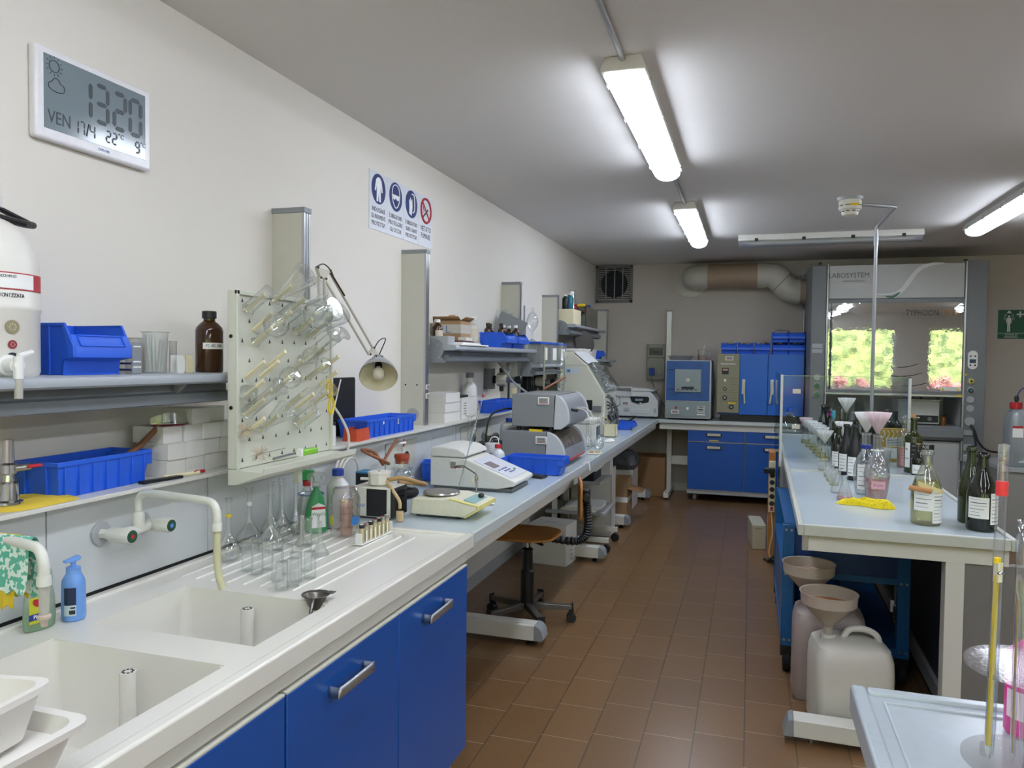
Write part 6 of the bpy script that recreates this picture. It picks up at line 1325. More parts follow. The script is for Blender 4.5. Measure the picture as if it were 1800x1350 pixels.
conduit('power_cable', 'grey cable drooping from the blue wall plug behind the furnace', curve([(-1.13, 9.16, 1.37), (-1.12, 9.12, 1.3), (-1.05, 9.1, 1.15), (-.95, 9.05, 1.0), (-.9, 9.0, .91)], 6), .006, 'cable', GREYD)
# centrifuge
t = thing('laboratory_centrifuge', 'white laboratory centrifuge with black display panel in the back corner', 'centrifuge', (-1.28, 8.86, .9)); WC = mat('centrifuge_white', '#d9dad9', .35)
MB().prism([(-.3, .012), (.28, .012), (.29, .03), (.285, .2), (.2, .3), (-.3, .3)], 'y', -.2, .2).build('housing', WC, t, bev=.012, seg=3)
MB().prism([(-.01, .3), (.24, .3), (.25, .315), (.16, .335), (-.01, .335)], 'y', -.21, .2).build('lid', WC, t, bev=.006); MB().box(-.34, -.01, -.23, .05, .24, .255).build('rear_lid', WC, t, bev=.005); MB().box(-.34, -.01, -.23, .05, .335, .35).build('rear_lid', WC, t, bev=.005); MB().box(-.015, .0, -.235, .05, .24, .35).build('lid_side', WC, t, bev=.003)
MB().prism([(-.03, .24), (.17, .24), (.19, .225), (.18, .175), (.09, .16), (.06, .16), (-.01, .175)], 'y', -.206, -.2).build('panel', BLACK, t); MB().box(.03, .12, -.209, -.205, .19, .215).build('display', mat('lcd_blue', '#8fa0b4', .2), t); MB().lathe([(0, 0), (.014, 0), (.014, .01), (0, .012)], M=along((0, -1, 0), (.09, -.206, .16))).build('knob', WC, t, bev=.002)
MB().box(-.02, .2, -.208, -.2, .045, .1).build('vent_bulge', WC, t, bev=.004); mb = MB()
for k in range(4): mb.box(.24, .265, -.2015, -.199, .06 + k * .013, .067 + k * .013); mb.box(-.1, -.04, -.2015, -.199, .06 + k * .013, .066 + k * .013)
mb.build('slot', GREYP, t); thermo_tag('small framed tag on the front of the white centrifuge', (-1.36, 8.657, 1.06), 'y', .08, .045)
# muffle furnace
t = thing('muffle_furnace', 'blue and grey muffle furnace with square door on the back bench', 'furnace', (-.653, 8.505, .9)); FB = mat('furnace_blue', '#2b5794', .4); FG = mat('furnace_grey', '#8b9898', .45)
MB().box(-.245, .245, 0, .48, .02, .66).build('cabinet', mat('furnace_trim', '#b9bfc2', .4), t, bev=.004); MB().box(-.235, .23, -.006, 0, .215, .65).build('front_panel', FB, t); MB().box(-.238, .236, -.008, 0, .035, .208).build('control_panel', FG, t, bev=.001)
d = MB().box(-.14, .14, -.03, -.004, .31, .56).build('door', FG, t, bev=.003); MB().cyl((0, -.034, .445), (0, -.03, .445), .017, 24).build('emblem', CREAM, d); MB().cyl((0, -.036, .445), (0, -.034, .445), .008, 16).build('emblem_dot', GREYD, d)
MB().box(-.065, .065, -.05, -.03, .35, .37).build('handle', BLACK, d, bev=.003)
mb = MB()
for k in range(5): mb.box(-.115 + k * .047, -.09 + k * .047, -.0315, -.03, .333, .341)
mb.build('slot', BLACK, d)
mb = MB(); mb.box(-.215, -.14, -.012, -.006, .55, .557).box(-.215, -.14, -.012, -.006, .336, .343); mb.build('hinge', BLACK, t); mb = MB()
for x in (-.13, .12):
    for z in (.26, .59):
        for k in range(4): mb.box(x - .035, x + .035, -.009, -.006, z + k * .011, z + .003 + k * .011)
mb.build('vent', mat('furnace_vent', '#24466f', .5), t)
MB().cyl((-.125, -.012, .135), (-.125, -.008, .135), .013, 16).build('lamp', RED, t); thermo_tag('framed tag at the lower left of the muffle furnace front', (-.785, 8.49, .99), 'y', .085, .045); MB().box(-.012, .012, -.011, -.008, .115, .145).build('switch', WHITE, t)
mb = MB(); mb.box(.1, .19, -.014, -.008, .08, .165); c_ = mb.build('controller', mat('controller_grey', '#b9bbb9', .4), t, bev=.003); mb = MB(); mb.box(.125, .165, -.0155, -.013, .148, .155).box(.115, .165, -.0155, -.013, .115, .127)
for k in range(5): mb.box(.115 + k * .011, .121 + k * .011, -.0155, -.013, .1, .104)
mb.build('display', BLACK, c_); MB().box(.1, .19, -.01, -.008, .06, .072).build('strip', PAPER, t)
mb = MB()
for x in (-.2, .2):
    for y in (.04, .44): mb.cyl((x, y, -.001), (x, y, .02), .012, 12)
mb.build('foot', BLACK, t)
t = thing('foil_tray', 'crumpled aluminium foil tray on top of the muffle furnace', 'tray', (-.755, 8.7, 1.56)); q = random.Random(3); mb = MB(); mb.open1 = True; mb.lathe([(0, 0), (.11, 0), (.135, .045), (.145, .048)], n=36, sq=.35, wob=lambda a, r, z: r * (1 + (.07 if z > .01 else .02) * math.sin(9 * a) + .03 * math.sin(23 * a))); mb.build('foil', CHROME, t)
t = glass('plastic_jug', 'clear plastic jug of pink liquid on top of the muffle furnace', beak(.115, .05), (-.515, 8.65, 1.56), FROST, cat='jug'); MB().lathe([(0, .003), (.045, .003), (.048, .06), (0, .061)]).build('liquid', mat('pink_liquid', '#b08583', .3), t); MB().tube(curve([(.05, 0, .1), (.072, 0, .09), (.07, 0, .04), (.05, 0, .03)], 4), .005, 8).build('handle', FROST, t); MB().tube([(.0, 0, .02), (.022, 0, .17)], .004, 8).build('stirrer', WHITE, t)
# drying oven
t = thing('drying_oven', 'large blue drying oven with two doors and a khaki control column', 'oven', (.1, 8.62, .9)); KH = mat('khaki_panel', '#8d8a70', .45); OB = mat('oven_blue', '#1763c0', .38)
MB().box(-.44, .44, .01, .55, .07, .73).build('cabinet', mat('oven_body', '#1d4c8c', .4), t, bev=.003); MB().box(-.452, -.215, -.012, .01, .09, .735).build('control_panel', KH, t, bev=.004)
MB().box(-.4, .42, .02, .5, .0, .07).build('base', BLACK, t)
for a, b, s in ((-.213, .075, 1), (.079, .44, 1)):
    d = MB().box(a, b, -.018, .01, .075, .735).build('door', OB, t, bev=.003); hx = a + .045
    MB().box(hx - .02, hx + .014, -.034, -.018, .3, .46).build('latch_plate', WHITE, d, bev=.002); o = MB().box(-.01, .01, -.016, .0, -.2, .06).build('latch_lever', STEEL, d, bev=.003); o.location = (hx, -.036, .395); o.rotation_euler = (0, .12 if a > 0 else -.06, 0)
thermo_tag('framed tag at the top of the khaki oven control column', (-.225 + .0, 8.606, 1.585), 'y', .085, .045); MB().box(-.415, -.26, -.018, -.012, .62, .628).build('strip', WHITE, t); MB().box(-.4, -.33, -.016, -.012, .51, .58).build('display', BLACK, t); MB().box(-.39, -.34, -.018, -.015, .55, .57).build('digits', mat('led_pink', '#c98f8a', .4), t)
MB().box(-.375, -.355, -.02, -.012, .43, .46).build('switch', WHITE, t)
for z, r_ in ((.35, .018), (.255, .024), (.155, .024)): o = MB().cyl((-.365 + (.07 if z < .2 else 0), -.03, z), (-.365 + (.07 if z < .2 else 0), -.012, z), r_, 20).build('knob', BLACK, t, bev=.002); MB().cyl((-.365 + (.07 if z < .2 else 0), -.032, z), (-.365 + (.07 if z < .2 else 0), -.029, z), r_ * .5, 16).build('knob_face', GREYM, o)
MB().box(-.33, -.25, -.0135, -.012, .19, .205).build('warning_strip', YELLOW, t); mb = MB()
for z in (.47, .31, .21): mb.box(-.44, -.225, -.0135, -.012, z, z + .002)
for k in range(9): mb.box(-.31, -.24, -.0135, -.012, .46 - k * .03, .463 - k * .03)
mb.build('engraving', mat('khaki_dark', '#5f5d4a', .6), t)
# bins on the oven
HB = [(-.235, .0), (-.06, 0), (.115, 0), (.30, 0), (.465, 0)]
for k, (x, z) in enumerate(HB):
    hopper(.3, .155, .125, 'blue hopper bin of steel parts on the oven, %s in the lower row' % ('leftmost', 'second', 'middle', 'fourth', 'rightmost')[k], (x, 8.76, 1.635), -PI / 2)
    mb = MB(); q = random.Random(k)
    for j in range(5): mb.lathe([(0, 0), (.014, 0), (.014, .02), (0, .022)], (q.uniform(-.05, .05), q.uniform(-.07, .07), 0), 8)
    o = mb.build('steel_caps', STEEL); o.location = (x, 8.8, 1.745); tag(o, 'loose steel caps heaped in the blue bin on the oven', 'caps', 'cap heaps in the oven bins', 'stuff')
for k, (x, z) in enumerate(((.295, 1.762), (.465, 1.762))): hopper(.3, .155, .115, ('upper blue hopper bin on the oven carrying clear bags', 'upper blue hopper bin on the oven nearest the hood')[k], (x, 8.76, z), -PI / 2)
cloth('plastic_bag', 'clear crumpled plastic bag lying in the upper blue bin on the oven', (.3, 8.74, 1.865), [(-.1, -.06), (.12, -.06), (.1, .05), (-.08, .05)], FROST, amp=.05, cat='bag', seed=12)
# exhaust duct
DW = mat('duct_white', '#c9c6ba', .3, var=.05); DB = mat('duct_tan', '#a8937c', .5, var=.04)
t = thing('exhaust_duct', 'thick white and tan exhaust duct along the back wall top to the fume hood', 'duct', (0, 9.0, 2.52))
MB().cyl((-.7, .249, -.02), (-.7, .225, -.02), .2, 40).build('wall_flange', DW, t); r_ = .137
MB().tube(curve([(-.66, .24, 0), (-.66, .12, 0), (-.645, .04, 0), (-.6, .0, 0), (-.52, 0, 0)], 6), r_, 32, caps=False).build('elbow', DW, t)
MB().cyl((-.56, 0, 0), (-.49, 0, 0), r_ + .004, 32).build('sleeve', DW, t); MB().cyl((-.5, 0, .005), (.06, 0, .005), r_ - .002, 36).build('straight_pipe', DB, t); MB().cyl((.05, 0, .005), (.14, 0, .005), r_ + .004, 32).build('sleeve', DW, t)
MB().tube(curve([(.12, 0, .005), (.2, 0, 0), (.27, 0, -.04), (.36, 0, -.14), (.43, 0, -.18), (.5, 0, -.185)], 6), r_, 32, caps=False).build('bend', DW, t)
mb = MB(); mb.tube([Vector((.31, 0, -.085)) + Vector((-.72, 0, -.69)).cross(Vector((0, 1, 0))).normalized() * 0 + Vector((math.cos(a) * .7, 0, math.cos(a) * .72)) * .143 + Vector((0, math.sin(a), 0)) * .143 for a in [k * PI / 16 for k in range(32)]], .003, 6, closed=True); mb.build('seam_ring', GREYD, t)
MB().cyl((.48, 0, -.185), (.62, 0, -.185), r_ - .002, 32).build('straight_pipe', DB, t); MB().bx(.56, 0, -.03, .05, .05, .05).build('bracket', GREYD, t)
# ------------------------------------------------------------------ fume hood
HX0, HX1 = .557, 2.18; HY = 8.42
t = thing('fume_hood', 'large grey fume hood with lettered top panel and mirror-like glass sash', 'fume hood', (1.36, 8.8, 0)); cx0 = 1.36
def hx(x): return x - cx0
HG = mat('hood_grey', '#75787b', .42, var=.02); HL = mat('hood_panel', '#bdbebc', .4, var=.02); HI = mat('hood_inside', '#b5b6b4', .6)
yf = HY - 8.8; yb = YB - 8.8 - .01
MB().prism([(HX0 - cx0, yf + .06), (HX0 - cx0 + .03, yf), (.727 - cx0, yf), (.727 - cx0, yb), (HX0 - cx0, yb)], 'z', 0, 2.545).build('side_post', HG, t, bev=.004)
MB().prism([(2.0 - cx0, yf), (2.18 - cx0, yf), (2.185 - cx0, yf + .05), (2.185 - cx0, yb), (2.0 - cx0, yb)], 'z', 0, 2.56).build('side_post', HG, t, bev=.004)
for x in (.728, 1.982): MB().box(hx(x), hx(x + .018), yf - .012, yf + .03, .6, 2.56).build('post_trim', ALU, t, bev=.004)
MB().box(hx(.748), hx(1.98), yf + .01, yf + .04, 2.205, 2.545).build('top_panel', HL, t, bev=.003)
for x in (.66, 1.985): MB().bx(hx(x), yf + .02, 2.57, .03, .02, .02).build('bracket', BLACK, t)
MB().box(hx(.728), hx(2.0), yf - .004, yf + .05, 2.16, 2.2).build('sash_header', HG, t)
text('LABOSYSTEM', .072, FACE_Y((hx(.935), yf + .008, 2.44)), mat('hood_logo', '#57595d', .5), t, sx=.9); text('www.labosystem.it', .03, FACE_Y((hx(.98), yf + .008, 2.385)), mat('hood_logo', '#57595d'), t, sx=.9)
mb = MB(); mb.box(hx(.75), hx(1.12), yf + .0085, yf + .0095, 2.345, 2.349).box(hx(1.118), hx(1.122), yf + .0085, yf + .0095, 2.345, 2.5); mb.build('outline', mat('outline_pale', '#d5cfc0', .5), t)
WS = mat('swoosh_white', '#e4e4e3', .4)
def ribbon(name, pts, w0, y, m=WS):
    P = curve([(x, y, z) for x, z in pts], 8); n = len(P); mb = MB(); vs = []
    for i, p in enumerate(P):
        d = (P[min(i + 1, n - 1)] - P[max(i - 1, 0)]).normalized(); nn = Vector((-d.z, 0, d.x)); ww = w0 * (math.sin(PI * (i + .6) / n) ** .5); vs += [p + nn * ww, p - nn * ww]
    mb.add(vs, [(2 * k, 2 * k + 2, 2 * k + 3, 2 * k + 1) for k in range(n - 1)]); return mb.build(name, m, t)
ribbon('swoosh', [(hx(1.36), 2.21), (hx(1.43), 2.28), (hx(1.5), 2.38), (hx(1.57), 2.48), (hx(1.68), 2.535), (hx(1.8), 2.543)], .018, yf + .0085); ribbon('swoosh', [(hx(1.34), 2.21), (hx(1.41), 2.28), (hx(1.49), 2.4), (hx(1.55), 2.48), (hx(1.62), 2.53), (hx(1.72), 2.543)], .008, yf + .0083)
ribbon('swoosh', [(hx(1.16), 2.25), (hx(1.28), 2.245), (hx(1.36), 2.26), (hx(1.42), 2.3)], .006, yf + .0083); ribbon('leaf', [(hx(1.28), 2.225), (hx(1.35), 2.22), (hx(1.41), 2.265)], .012, yf + .0081, mat('leaf_green', '#3d6b52', .5))
SASH = clear('sash_glass', tint='#c2c9c9', edge='#a9b2b2', refl=1.5, rough=.0, base=.36)
s = MB().box(hx(.75), hx(1.98), yf + .012, yf + .02, 1.27, 2.16).build('sash', SASH, t)
MB().box(hx(.735), hx(1.995), yf - .0, yf + .03, 1.235, 1.275).build('sash_rail', HG, s, bev=.006); MB().box(hx(.735), hx(1.995), yf - .014, yf + .0, 1.222, 1.25).build('grip_rail', ALU, s, bev=.006)
MB().box(hx(.73), hx(.75), yf + .005, yf + .03, 1.25, 2.16).build('sash_stile', HG, s); MB().box(hx(1.978), hx(2.0), yf + .005, yf + .03, 1.25, 2.16).build('sash_stile', HG, s)
text('TYPHOON', .085, FACE_Y((hx(1.615), yf + .0105, 2.055)), mat('logo_dark', '#33383b', .5), s, sx=.72); text('TWiN', .085, FACE_Y((hx(1.865), yf + .0105, 2.055)), mat('logo_gold', '#b9822a', .5), s, sx=.72)
for k, z in enumerate((1.55, 1.46, 1.36)): ribbon('curved_mark', [(hx(1.4 + k * .02), z - .04), (hx(1.5 + k * .03), z - .03), (hx(1.6 + k * .04), z)], .004, yf + .0105, INK).parent = s
mb = MB(); mb.box(hx(1.79), hx(1.975), yf + .008, yf + .011, 1.285, 1.325); o = mb.build('warning_label', PAPER, s); mb = MB(); mb.prism([(hx(1.8), 1.29), (hx(1.83), 1.29), (hx(1.815), 1.318)], 'y', yf + .006, yf + .008).prism([(hx(1.935), 1.29), (hx(1.965), 1.29), (hx(1.95), 1.318)], 'y', yf + .006, yf + .008); mb.build('warning_mark', YELLOW, o)
MB().prism([(hx(1.92), 1.236), (hx(1.96), 1.236), (hx(1.96), 1.228), (hx(1.985), 1.242), (hx(1.96), 1.256), (hx(1.96), 1.248), (hx(1.92), 1.248)], 'y', yf - .017, yf - .014).build('yellow_arrow', YELLOW, s)
# inside of the hood
MB().box(hx(.73), hx(2.0), yb - .05, yb - .03, .9, 2.5).build('back_lining', HI, t); MB().box(hx(.727), hx(.74), yf + .03, yb - .03, .9, 2.5).build('side_lining', HI, t); MB().box(hx(1.99), hx(2.0), yf + .03, yb - .03, .9, 2.5).build('side_lining', HI, t)
MB().box(hx(.727), hx(2.0), yf + .04, yb - .03, 2.16, 2.18).build('ceiling_lining', HI, t)
MB().box(hx(.727), hx(2.0), yf + .0, yb - .03, .9, .925).build('worksurface', GREYM, t); mb = MB(); mb.prism([(yf + .02, .925), (yf - .02, .92), (yf - .045, .89), (yf - .045, .83), (yf - .02, .795), (yf + .02, .79)], 'x', hx(.727), hx(2.0)); mb.build('front_roll', HG, t, bev=.008, seg=3)
o = MB().box(hx(.73), hx(1.14), yf + .03, yb - .05, .12, .78).build('base_cabinet', HI, t); MB().box(hx(1.15), hx(1.995), yf + .03, yb - .05, .12, .78).build('base_cabinet', HI, t); MB().box(hx(.73), hx(2.0), yf + .06, yb - .05, 0, .12).build('plinth', GREYD, t)
d = MB().box(hx(.735), hx(1.36), yf + .005, yf + .03, .13, .765).build('door', HL, t, bev=.002); d = MB().box(hx(1.37), hx(1.965), yf + .005, yf + .03, .13, .765).build('door', mat('hood_door', '#b4b4b4', .4), t, bev=.002)
MB().box(hx(1.58), hx(1.755), yf + .002, yf + .005, .695, .745).build('name_plate', BLACK, d); text('BASE', .045, FACE_Y((hx(1.667), yf + .0015, .72)), mat('print_white', '#f4f4f4', .5), d, sx=.95); MB().box(hx(1.6), hx(1.7), yf - .012, yf + .005, .635, .655).build('handle', GREYM, d, bev=.002)
MB().box(hx(1.72), hx(1.735), yf + .0035, yf + .005, .5, .58).build('yellow_tape', YELLOW, d)
# service fittings on the posts
def fitting(x, z, r, m, name='service_outlet', inner=None):
    o = MB().cyl((hx(x), yf - .012, z), (hx(x), yf, z), r, 24).build(name, GREYM, t, bev=.002)
    if m: MB().cyl((hx(x), yf - .03, z), (hx(x), yf - .012, z), r * .72, 20).build('knob', m, o, bev=.003)
    if inner: MB().cyl((hx(x), yf - .032, z), (hx(x), yf - .03, z), r * .35, 16).build('knob_mark', inner, o)
GT = mat('knob_green', '#175a48', .3)
for z, m in ((1.4, None), (1.31, GT), (1.22, GT)): fitting(.655, z, .034, m)
fitting(2.055, 1.385, .032, mat('knob_yellow', '#cfc43a', .4), inner=INK); fitting(2.055, 1.295, .032, BLACK, inner=mat('knob_cyan', '#4f8f9c', .4)); fitting(2.055, 1.205, .034, None); fitting(2.055, 1.118, .034, None); fitting(2.055, .99, .046, None)
mb = MB(); pts = [(p[0], p[1]) for p in rrect(hx(2.022), hx(2.108), 1.5, 1.685, .042, 6)]; mb.prism(pts, 'y', yf - .012, yf); o = mb.build('control_pad', WHITE, t, bev=.003); MB().box(hx(2.037), hx(2.093), yf - .0135, yf - .011, 1.562, 1.6).build('display', mat('display_navy', '#1d3556'), o)
mb = MB()
for x, z in ((2.045, 1.63), (2.085, 1.63), (2.045, 1.542), (2.085, 1.542)): mb.cyl((hx(x), yf - .0145, z), (hx(x), yf - .012, z), .008, 12)
mb.build('button', INK, o)
MB().prism([(hx(2.0), 1.45), (hx(2.022), 1.462), (hx(2.018), 1.435)], 'y', yf - .002, yf).build('yellow_triangle', YELLOW, t)
for z in (.89,): MB().box(hx(2.0), hx(2.085), yf - .015, yf, z - .035, z + .015).build('breaker_window', GREYM, t, bev=.003)
for k, z in enumerate((.735, .63, .52)): o = MB().box(hx(2.005), hx(2.075), yf - .02, yf, z - .035, z + .035).build('socket', mat('socket_grey', '#9aa1a4', .4), t, bev=.006)
mb = MB(); mb.box(hx(.6), hx(.7), yf - .002, yf, 1.7, 1.745).box(hx(.6), hx(.7), yf - .002, yf, 1.65, 1.69); mb.build('data_plate', mat('plate_silver', '#a4a8aa', .4), t)
conduit('power_cable', 'black cable plugged into the right post of the fume hood', curve([(2.06, 8.39, .96), (2.09, 8.36, .9), (2.12, 8.35, .8), (2.2, 8.35, .72), (2.35, 8.38, .7), (2.5, 8.4, .69)], 6), .009, 'cable', BLACK)
conduit('power_cable', 'black cable hanging straight down beside the fume hood sockets', curve([(2.08, 8.38, .93), (2.1, 8.36, .8), (2.1, 8.37, .6), (2.06, 8.36, .56)], 5), .007, 'cable', BLACK)
# inside: water bath, amber bottle
t = thing('water_bath', 'pale box water bath with black control strip inside the fume hood', 'water bath', (1.64, 8.72, .926)); MB().box(-.19, .19, -.12, .15, .015, .25).build('housing', mat('bath_pale', '#c2c4bd', .4), t, bev=.006); MB().box(-.03, .18, -.126, -.12, .03, .1).build('control_strip', BLACK, t); MB().cyl((.1, -.135, .065), (.1, -.126, .065), .02, 20).build('dial', GREYD, t); MB().box(-.02, .01, -.1275, -.126, .07, .082).build('logo_mark', WHITE, t)
MB().box(-.2, .2, -.125, .155, .25, .262).build('lid', STEEL, t, bev=.003); mb = MB()
for x in (-.06, .02, .17): mb.box(x - .008, x + .008, -.12, -.1, .262, .29)
mb.build('lid_knob', BLACK, t); MB().box(-.17, .17, -.1, .12, 0, .015).build('foot', BLACK, t)
reagent('amber_bottle', 'small amber dropper bottle right of the water bath in the hood', (1.87, 8.62, .926), .028, .11, mat('amber_glass', '#6d451b', .15), BROWNG, .5)
for k, (x, z) in enumerate(((.85, 0), (.95, 0), (1.06, 0), (1.2, 0))):
    glass('glass_bottle', 'clear bottle standing behind the hood sash on the left of the worksurface', beak(.2, .035), (x, 8.9, .926), group='clear bottles at the hood left', cat='bottle')
# ------------------------------------------------------------------ right of the hood
t = thing('emergency_sign', 'green emergency shower sign on the back wall', 'sign', (2.62, YB, 1.99)); MB().box(-.125, .125, -.004, 0, -.165, .14).build('panel', mat('sign_green', '#0f5a3c', .45), t)
wm = mat('sign_white', '#f2f3f5', .5); p = MB(); Yr = (-.006, -.004)
p.prism([(-.035, .13), (-.015, .13), (-.01, .115), (.0, .105), (-.05, .105), (-.04, .115)], 'y', *Yr); p.cyl((-.025, -.0055, .07), (-.025, -.004, .07), .012, 16); p.prism([(-.045, .055), (-.005, .055), (.0, -.0), (-.008, -.0), (-.012, .035), (-.012, -.09), (-.023, -.09), (-.024, -.02), (-.027, -.02), (-.028, -.09), (-.039, -.09), (-.039, .035), (-.043, 0), (-.05, 0)], 'y', *Yr)
for x in (-.06, -.05, .0, .012): p.tube([(x, -.005, .098), (x + (x + .025) * .35, -.005, .03)], .0016, 5)
p.box(.045, .11, -.0055, -.004, .085, .1).box(.07, .085, -.0055, -.004, .06, .125); p.box(-.12, .12, -.0055, -.004, -.108, -.105); p.build('pictogram', wm, t)
text('DOCCIA DI', .022, FACE_Y((0, -.0045, -.122)), wm, t); text('EMERGENZA', .022, FACE_Y((0, -.0045, -.147)), wm, t)
t = thing('steel_cabinet', 'grey steel cabinet at the right edge under the large canister', 'cabinet', (2.62, 7.9, 0)); MB().box(-.5, .9, -.35, .4, 0, .62).build('body', mat('cab_grey', '#8f8e8b', .45), t, bev=.004); MB().box(-.52, .92, -.37, .42, .62, .66).build('top', GREYM, t, bev=.003); MB().box(-.49, .2, -.36, -.35, .05, .6).build('door', mat('cab_grey', '#8f8e8b'), t, bev=.002)
t = jerry('canister', 'large translucent canister with red cap and blue tube at the right edge', (2.38, 7.7, .66), 0, .42, .26, .56, clear('canister_plastic', tint='#d6dde0', edge='#aab4b8', body=.6, bodycol='#d3dbde', refl=.5), RED, capr=.035); MB().tube(curve([(-.14, 0, .56), (-.14, 0, .6), (-.1, 0, .68), (.02, 0, .7), (.3, 0, .66)], 6), .006, 8).build('tube', mat('tube_navy', '#28306e', .4), t); MB().box(-.2, -.12, -.134, -.131, .26, .34).build('label_paper', PAPER, t); MB().box(-.2, -.12, -.135, -.131, .34, .36).build('label_band', RED, t)
MB().lathe([(0, .56), (.012, .56), (.02, .6), (.012, .62), (0, .62)], (-.14, 0, 0)).build('tube_fitting', BLACK, t); MB().cyl((-.21, 0, .05), (-.26, 0, .05), .02, 12).build('tap', RED, t)
t = jerry('canister', 'smaller grey canister with red cap low at the right edge', (2.02, 5.4, 0), 0, .3, .25, .62, mat('canister_grey', '#8d9295', .4), RED, capr=.03)

# ------------------------------------------------------------------ island bench
IR = -.013; IO = Vector((.195, 3.235, 0))
def isl(x, y, z=0): return Matrix.Rotation(IR, 4, 'Z') @ Vector((x, y, 0)) + IO + Vector((0, 0, z))
def island(y0, y1, label, near):
    t = thing('island_bench', label, 'bench', L3(isl(0, y0)), IR); L = y1 - y0; W = .765
    MB().box(.012, W - .012, .012, L - .012, .86, .892).build('worktop', STEELB, t)
    mb = MB(); mb.box(0, .022, 0, L - .001, .855, .9).box(W - .022, W, 0, L - .001, .855, .9).box(.022, W - .022, 0, .022, .855, .9).box(.022, W - .022, L - .023, L - .001, .855, .9); mb.build('raised_edge', mat('island_edge', '#bfc2ba', .35), t, bev=.004, seg=3)
    MB().box(.04, W - .02, .03, .05, .79, .855).build('apron', BEIGE2, t, bev=.001); MB().box(.04, .055, .05, L, .79, .855).build('side_apron', GREYM, t)
    if near:
        MB().box(.018, .04, .028, .06, .79, .855).build('corner_profile', ALU, t)
        MB().box(.535, .6, .03, .1, .0, .79).build('leg', BEIGE2, t, bev=.002)
        MB().box(.0, .6, .0, .09, .03, .1).build('foot', BEIGE2, t, bev=.003); MB().prism([(0, .03), (0, .105), (-.02, .095), (-.035, .06), (-.04, .03)], 'y', -.002, .092).build('foot_cap', GREYP, t, bev=.003); MB().cyl((.07, .045, 0), (.07, .045, .03), .012, 12).build('levelling_foot', STEEL, t)
        MB().box(.6, .9, .04, .08, 0, .79).build('end_panel', mat('end_panel_grey', '#757270', .5), t)
    MB().box(.63, .66, .09, L, .0, .855).build('spine', mat('spine_dark', '#2b2d2f', .6), t); MB().box(.61, .63, .09, L, .06, .13).build('rail', GREYM, t)
    return t
island(0, 1.66, 'near section of the island bench, with yellow wine bottle and cream frame', True)
island(1.663, 4.1, 'far section of the island bench, with the funnels and the splash screen', False)
# splash screen
t = thing('splash_screen', 'clear splash screen with pale posts standing on the far island section', 'screen', L3(isl(0, 2.22, .0)), IR)
MB().box(-.028, -.012, -.01, .01, .84, 1.465).build('post', mat('post_pale', '#cfd0cb', .4), t); MB().box(.752, .768, -.01, .01, .9, 1.455).build('post', mat('post_pale', '#cfd0cb'), t)
MB().box(-.012, .752, -.003, .003, .902, 1.46).build('front_sheet', ACRYL, t); MB().box(-.026, -.02, .01, 2.1, .32, 1.46).build('side_sheet', ACRYL, t); MB().box(.757, .763, .01, .7, .902, 1.455).build('side_sheet', ACRYL, t)
MB().box(.752, .768, .01, .72, 1.455, 1.462).build('edge_strip', BLACK, t); MB().box(-.012, .752, -.004, .004, 1.458, 1.4615).build('edge_strip', clear('acrylic_edge', tint='#dfe8c8', edge='#c8d0a0', body=.5, bodycol='#e4e4b8'), t)
for z in (1.34, 1.1): MB().box(.05, .1, -.005, -.003, z, z + .03).build('sticker', mat('sticker_beige', '#cfcab5', .6), t)
# carboy at the far end
p = onz(1386, 757, .9); t = thing('glass_carboy', 'big clear glass carboy with blue stopper at the far island end', 'carboy', (p.x, p.y - .15, .893)); mb = MB(); mb.open1 = True; mb.lathe([(0, 0), (.13, 0), (.137, .01), (.13, .06), (.1, .11), (.05, .15), (.03, .165), (.028, .2), (.033, .205)], n=36); mb.build('glass_body', clear('carboy_glass', tint='#dfe8e8', edge='#7f8f90', refl=1.2, base=.06), t); MB().lathe([(0, .195), (.03, .195), (.036, .235), (0, .237)]).build('stopper', BINB, t)

# ------------------------------------------------------------------ bottles on the island
def prof(kind, h, r):
    n = r * .36
    if kind == 'bordeaux': return [(0, 0), (r * .93, 0), (r, .006), (r, h * .62), (r * .93, h * .66), (r * .6, h * .7), (n * 1.1, h * .745), (n, h * .78), (n * .95, h * .95), (n * 1.12, h * .955), (n * 1.12, h * .985), (n, h)]
    if kind == 'burgundy': return [(0, 0), (r * .93, 0), (r, .008), (r, h * .42), (r * .95, h * .5), (r * .75, h * .62), (r * .5, h * .73), (n * 1.05, h * .82), (n * .95, h * .93), (n * 1.25, h * .94), (n * 1.25, h * .975), (n, h)]
    return [(0, 0), (r * .72, 0), (r * .78, .006), (r * .86, h * .1), (r * .96, h * .25), (r, h * .37), (r * .95, h * .46), (r * .78, h * .57), (r * .52, h * .67), (n * 1.15, h * .74), (n, h * .79), (n, h * .96), (n * 1.2, h * .97), (n * 1.2, h)]
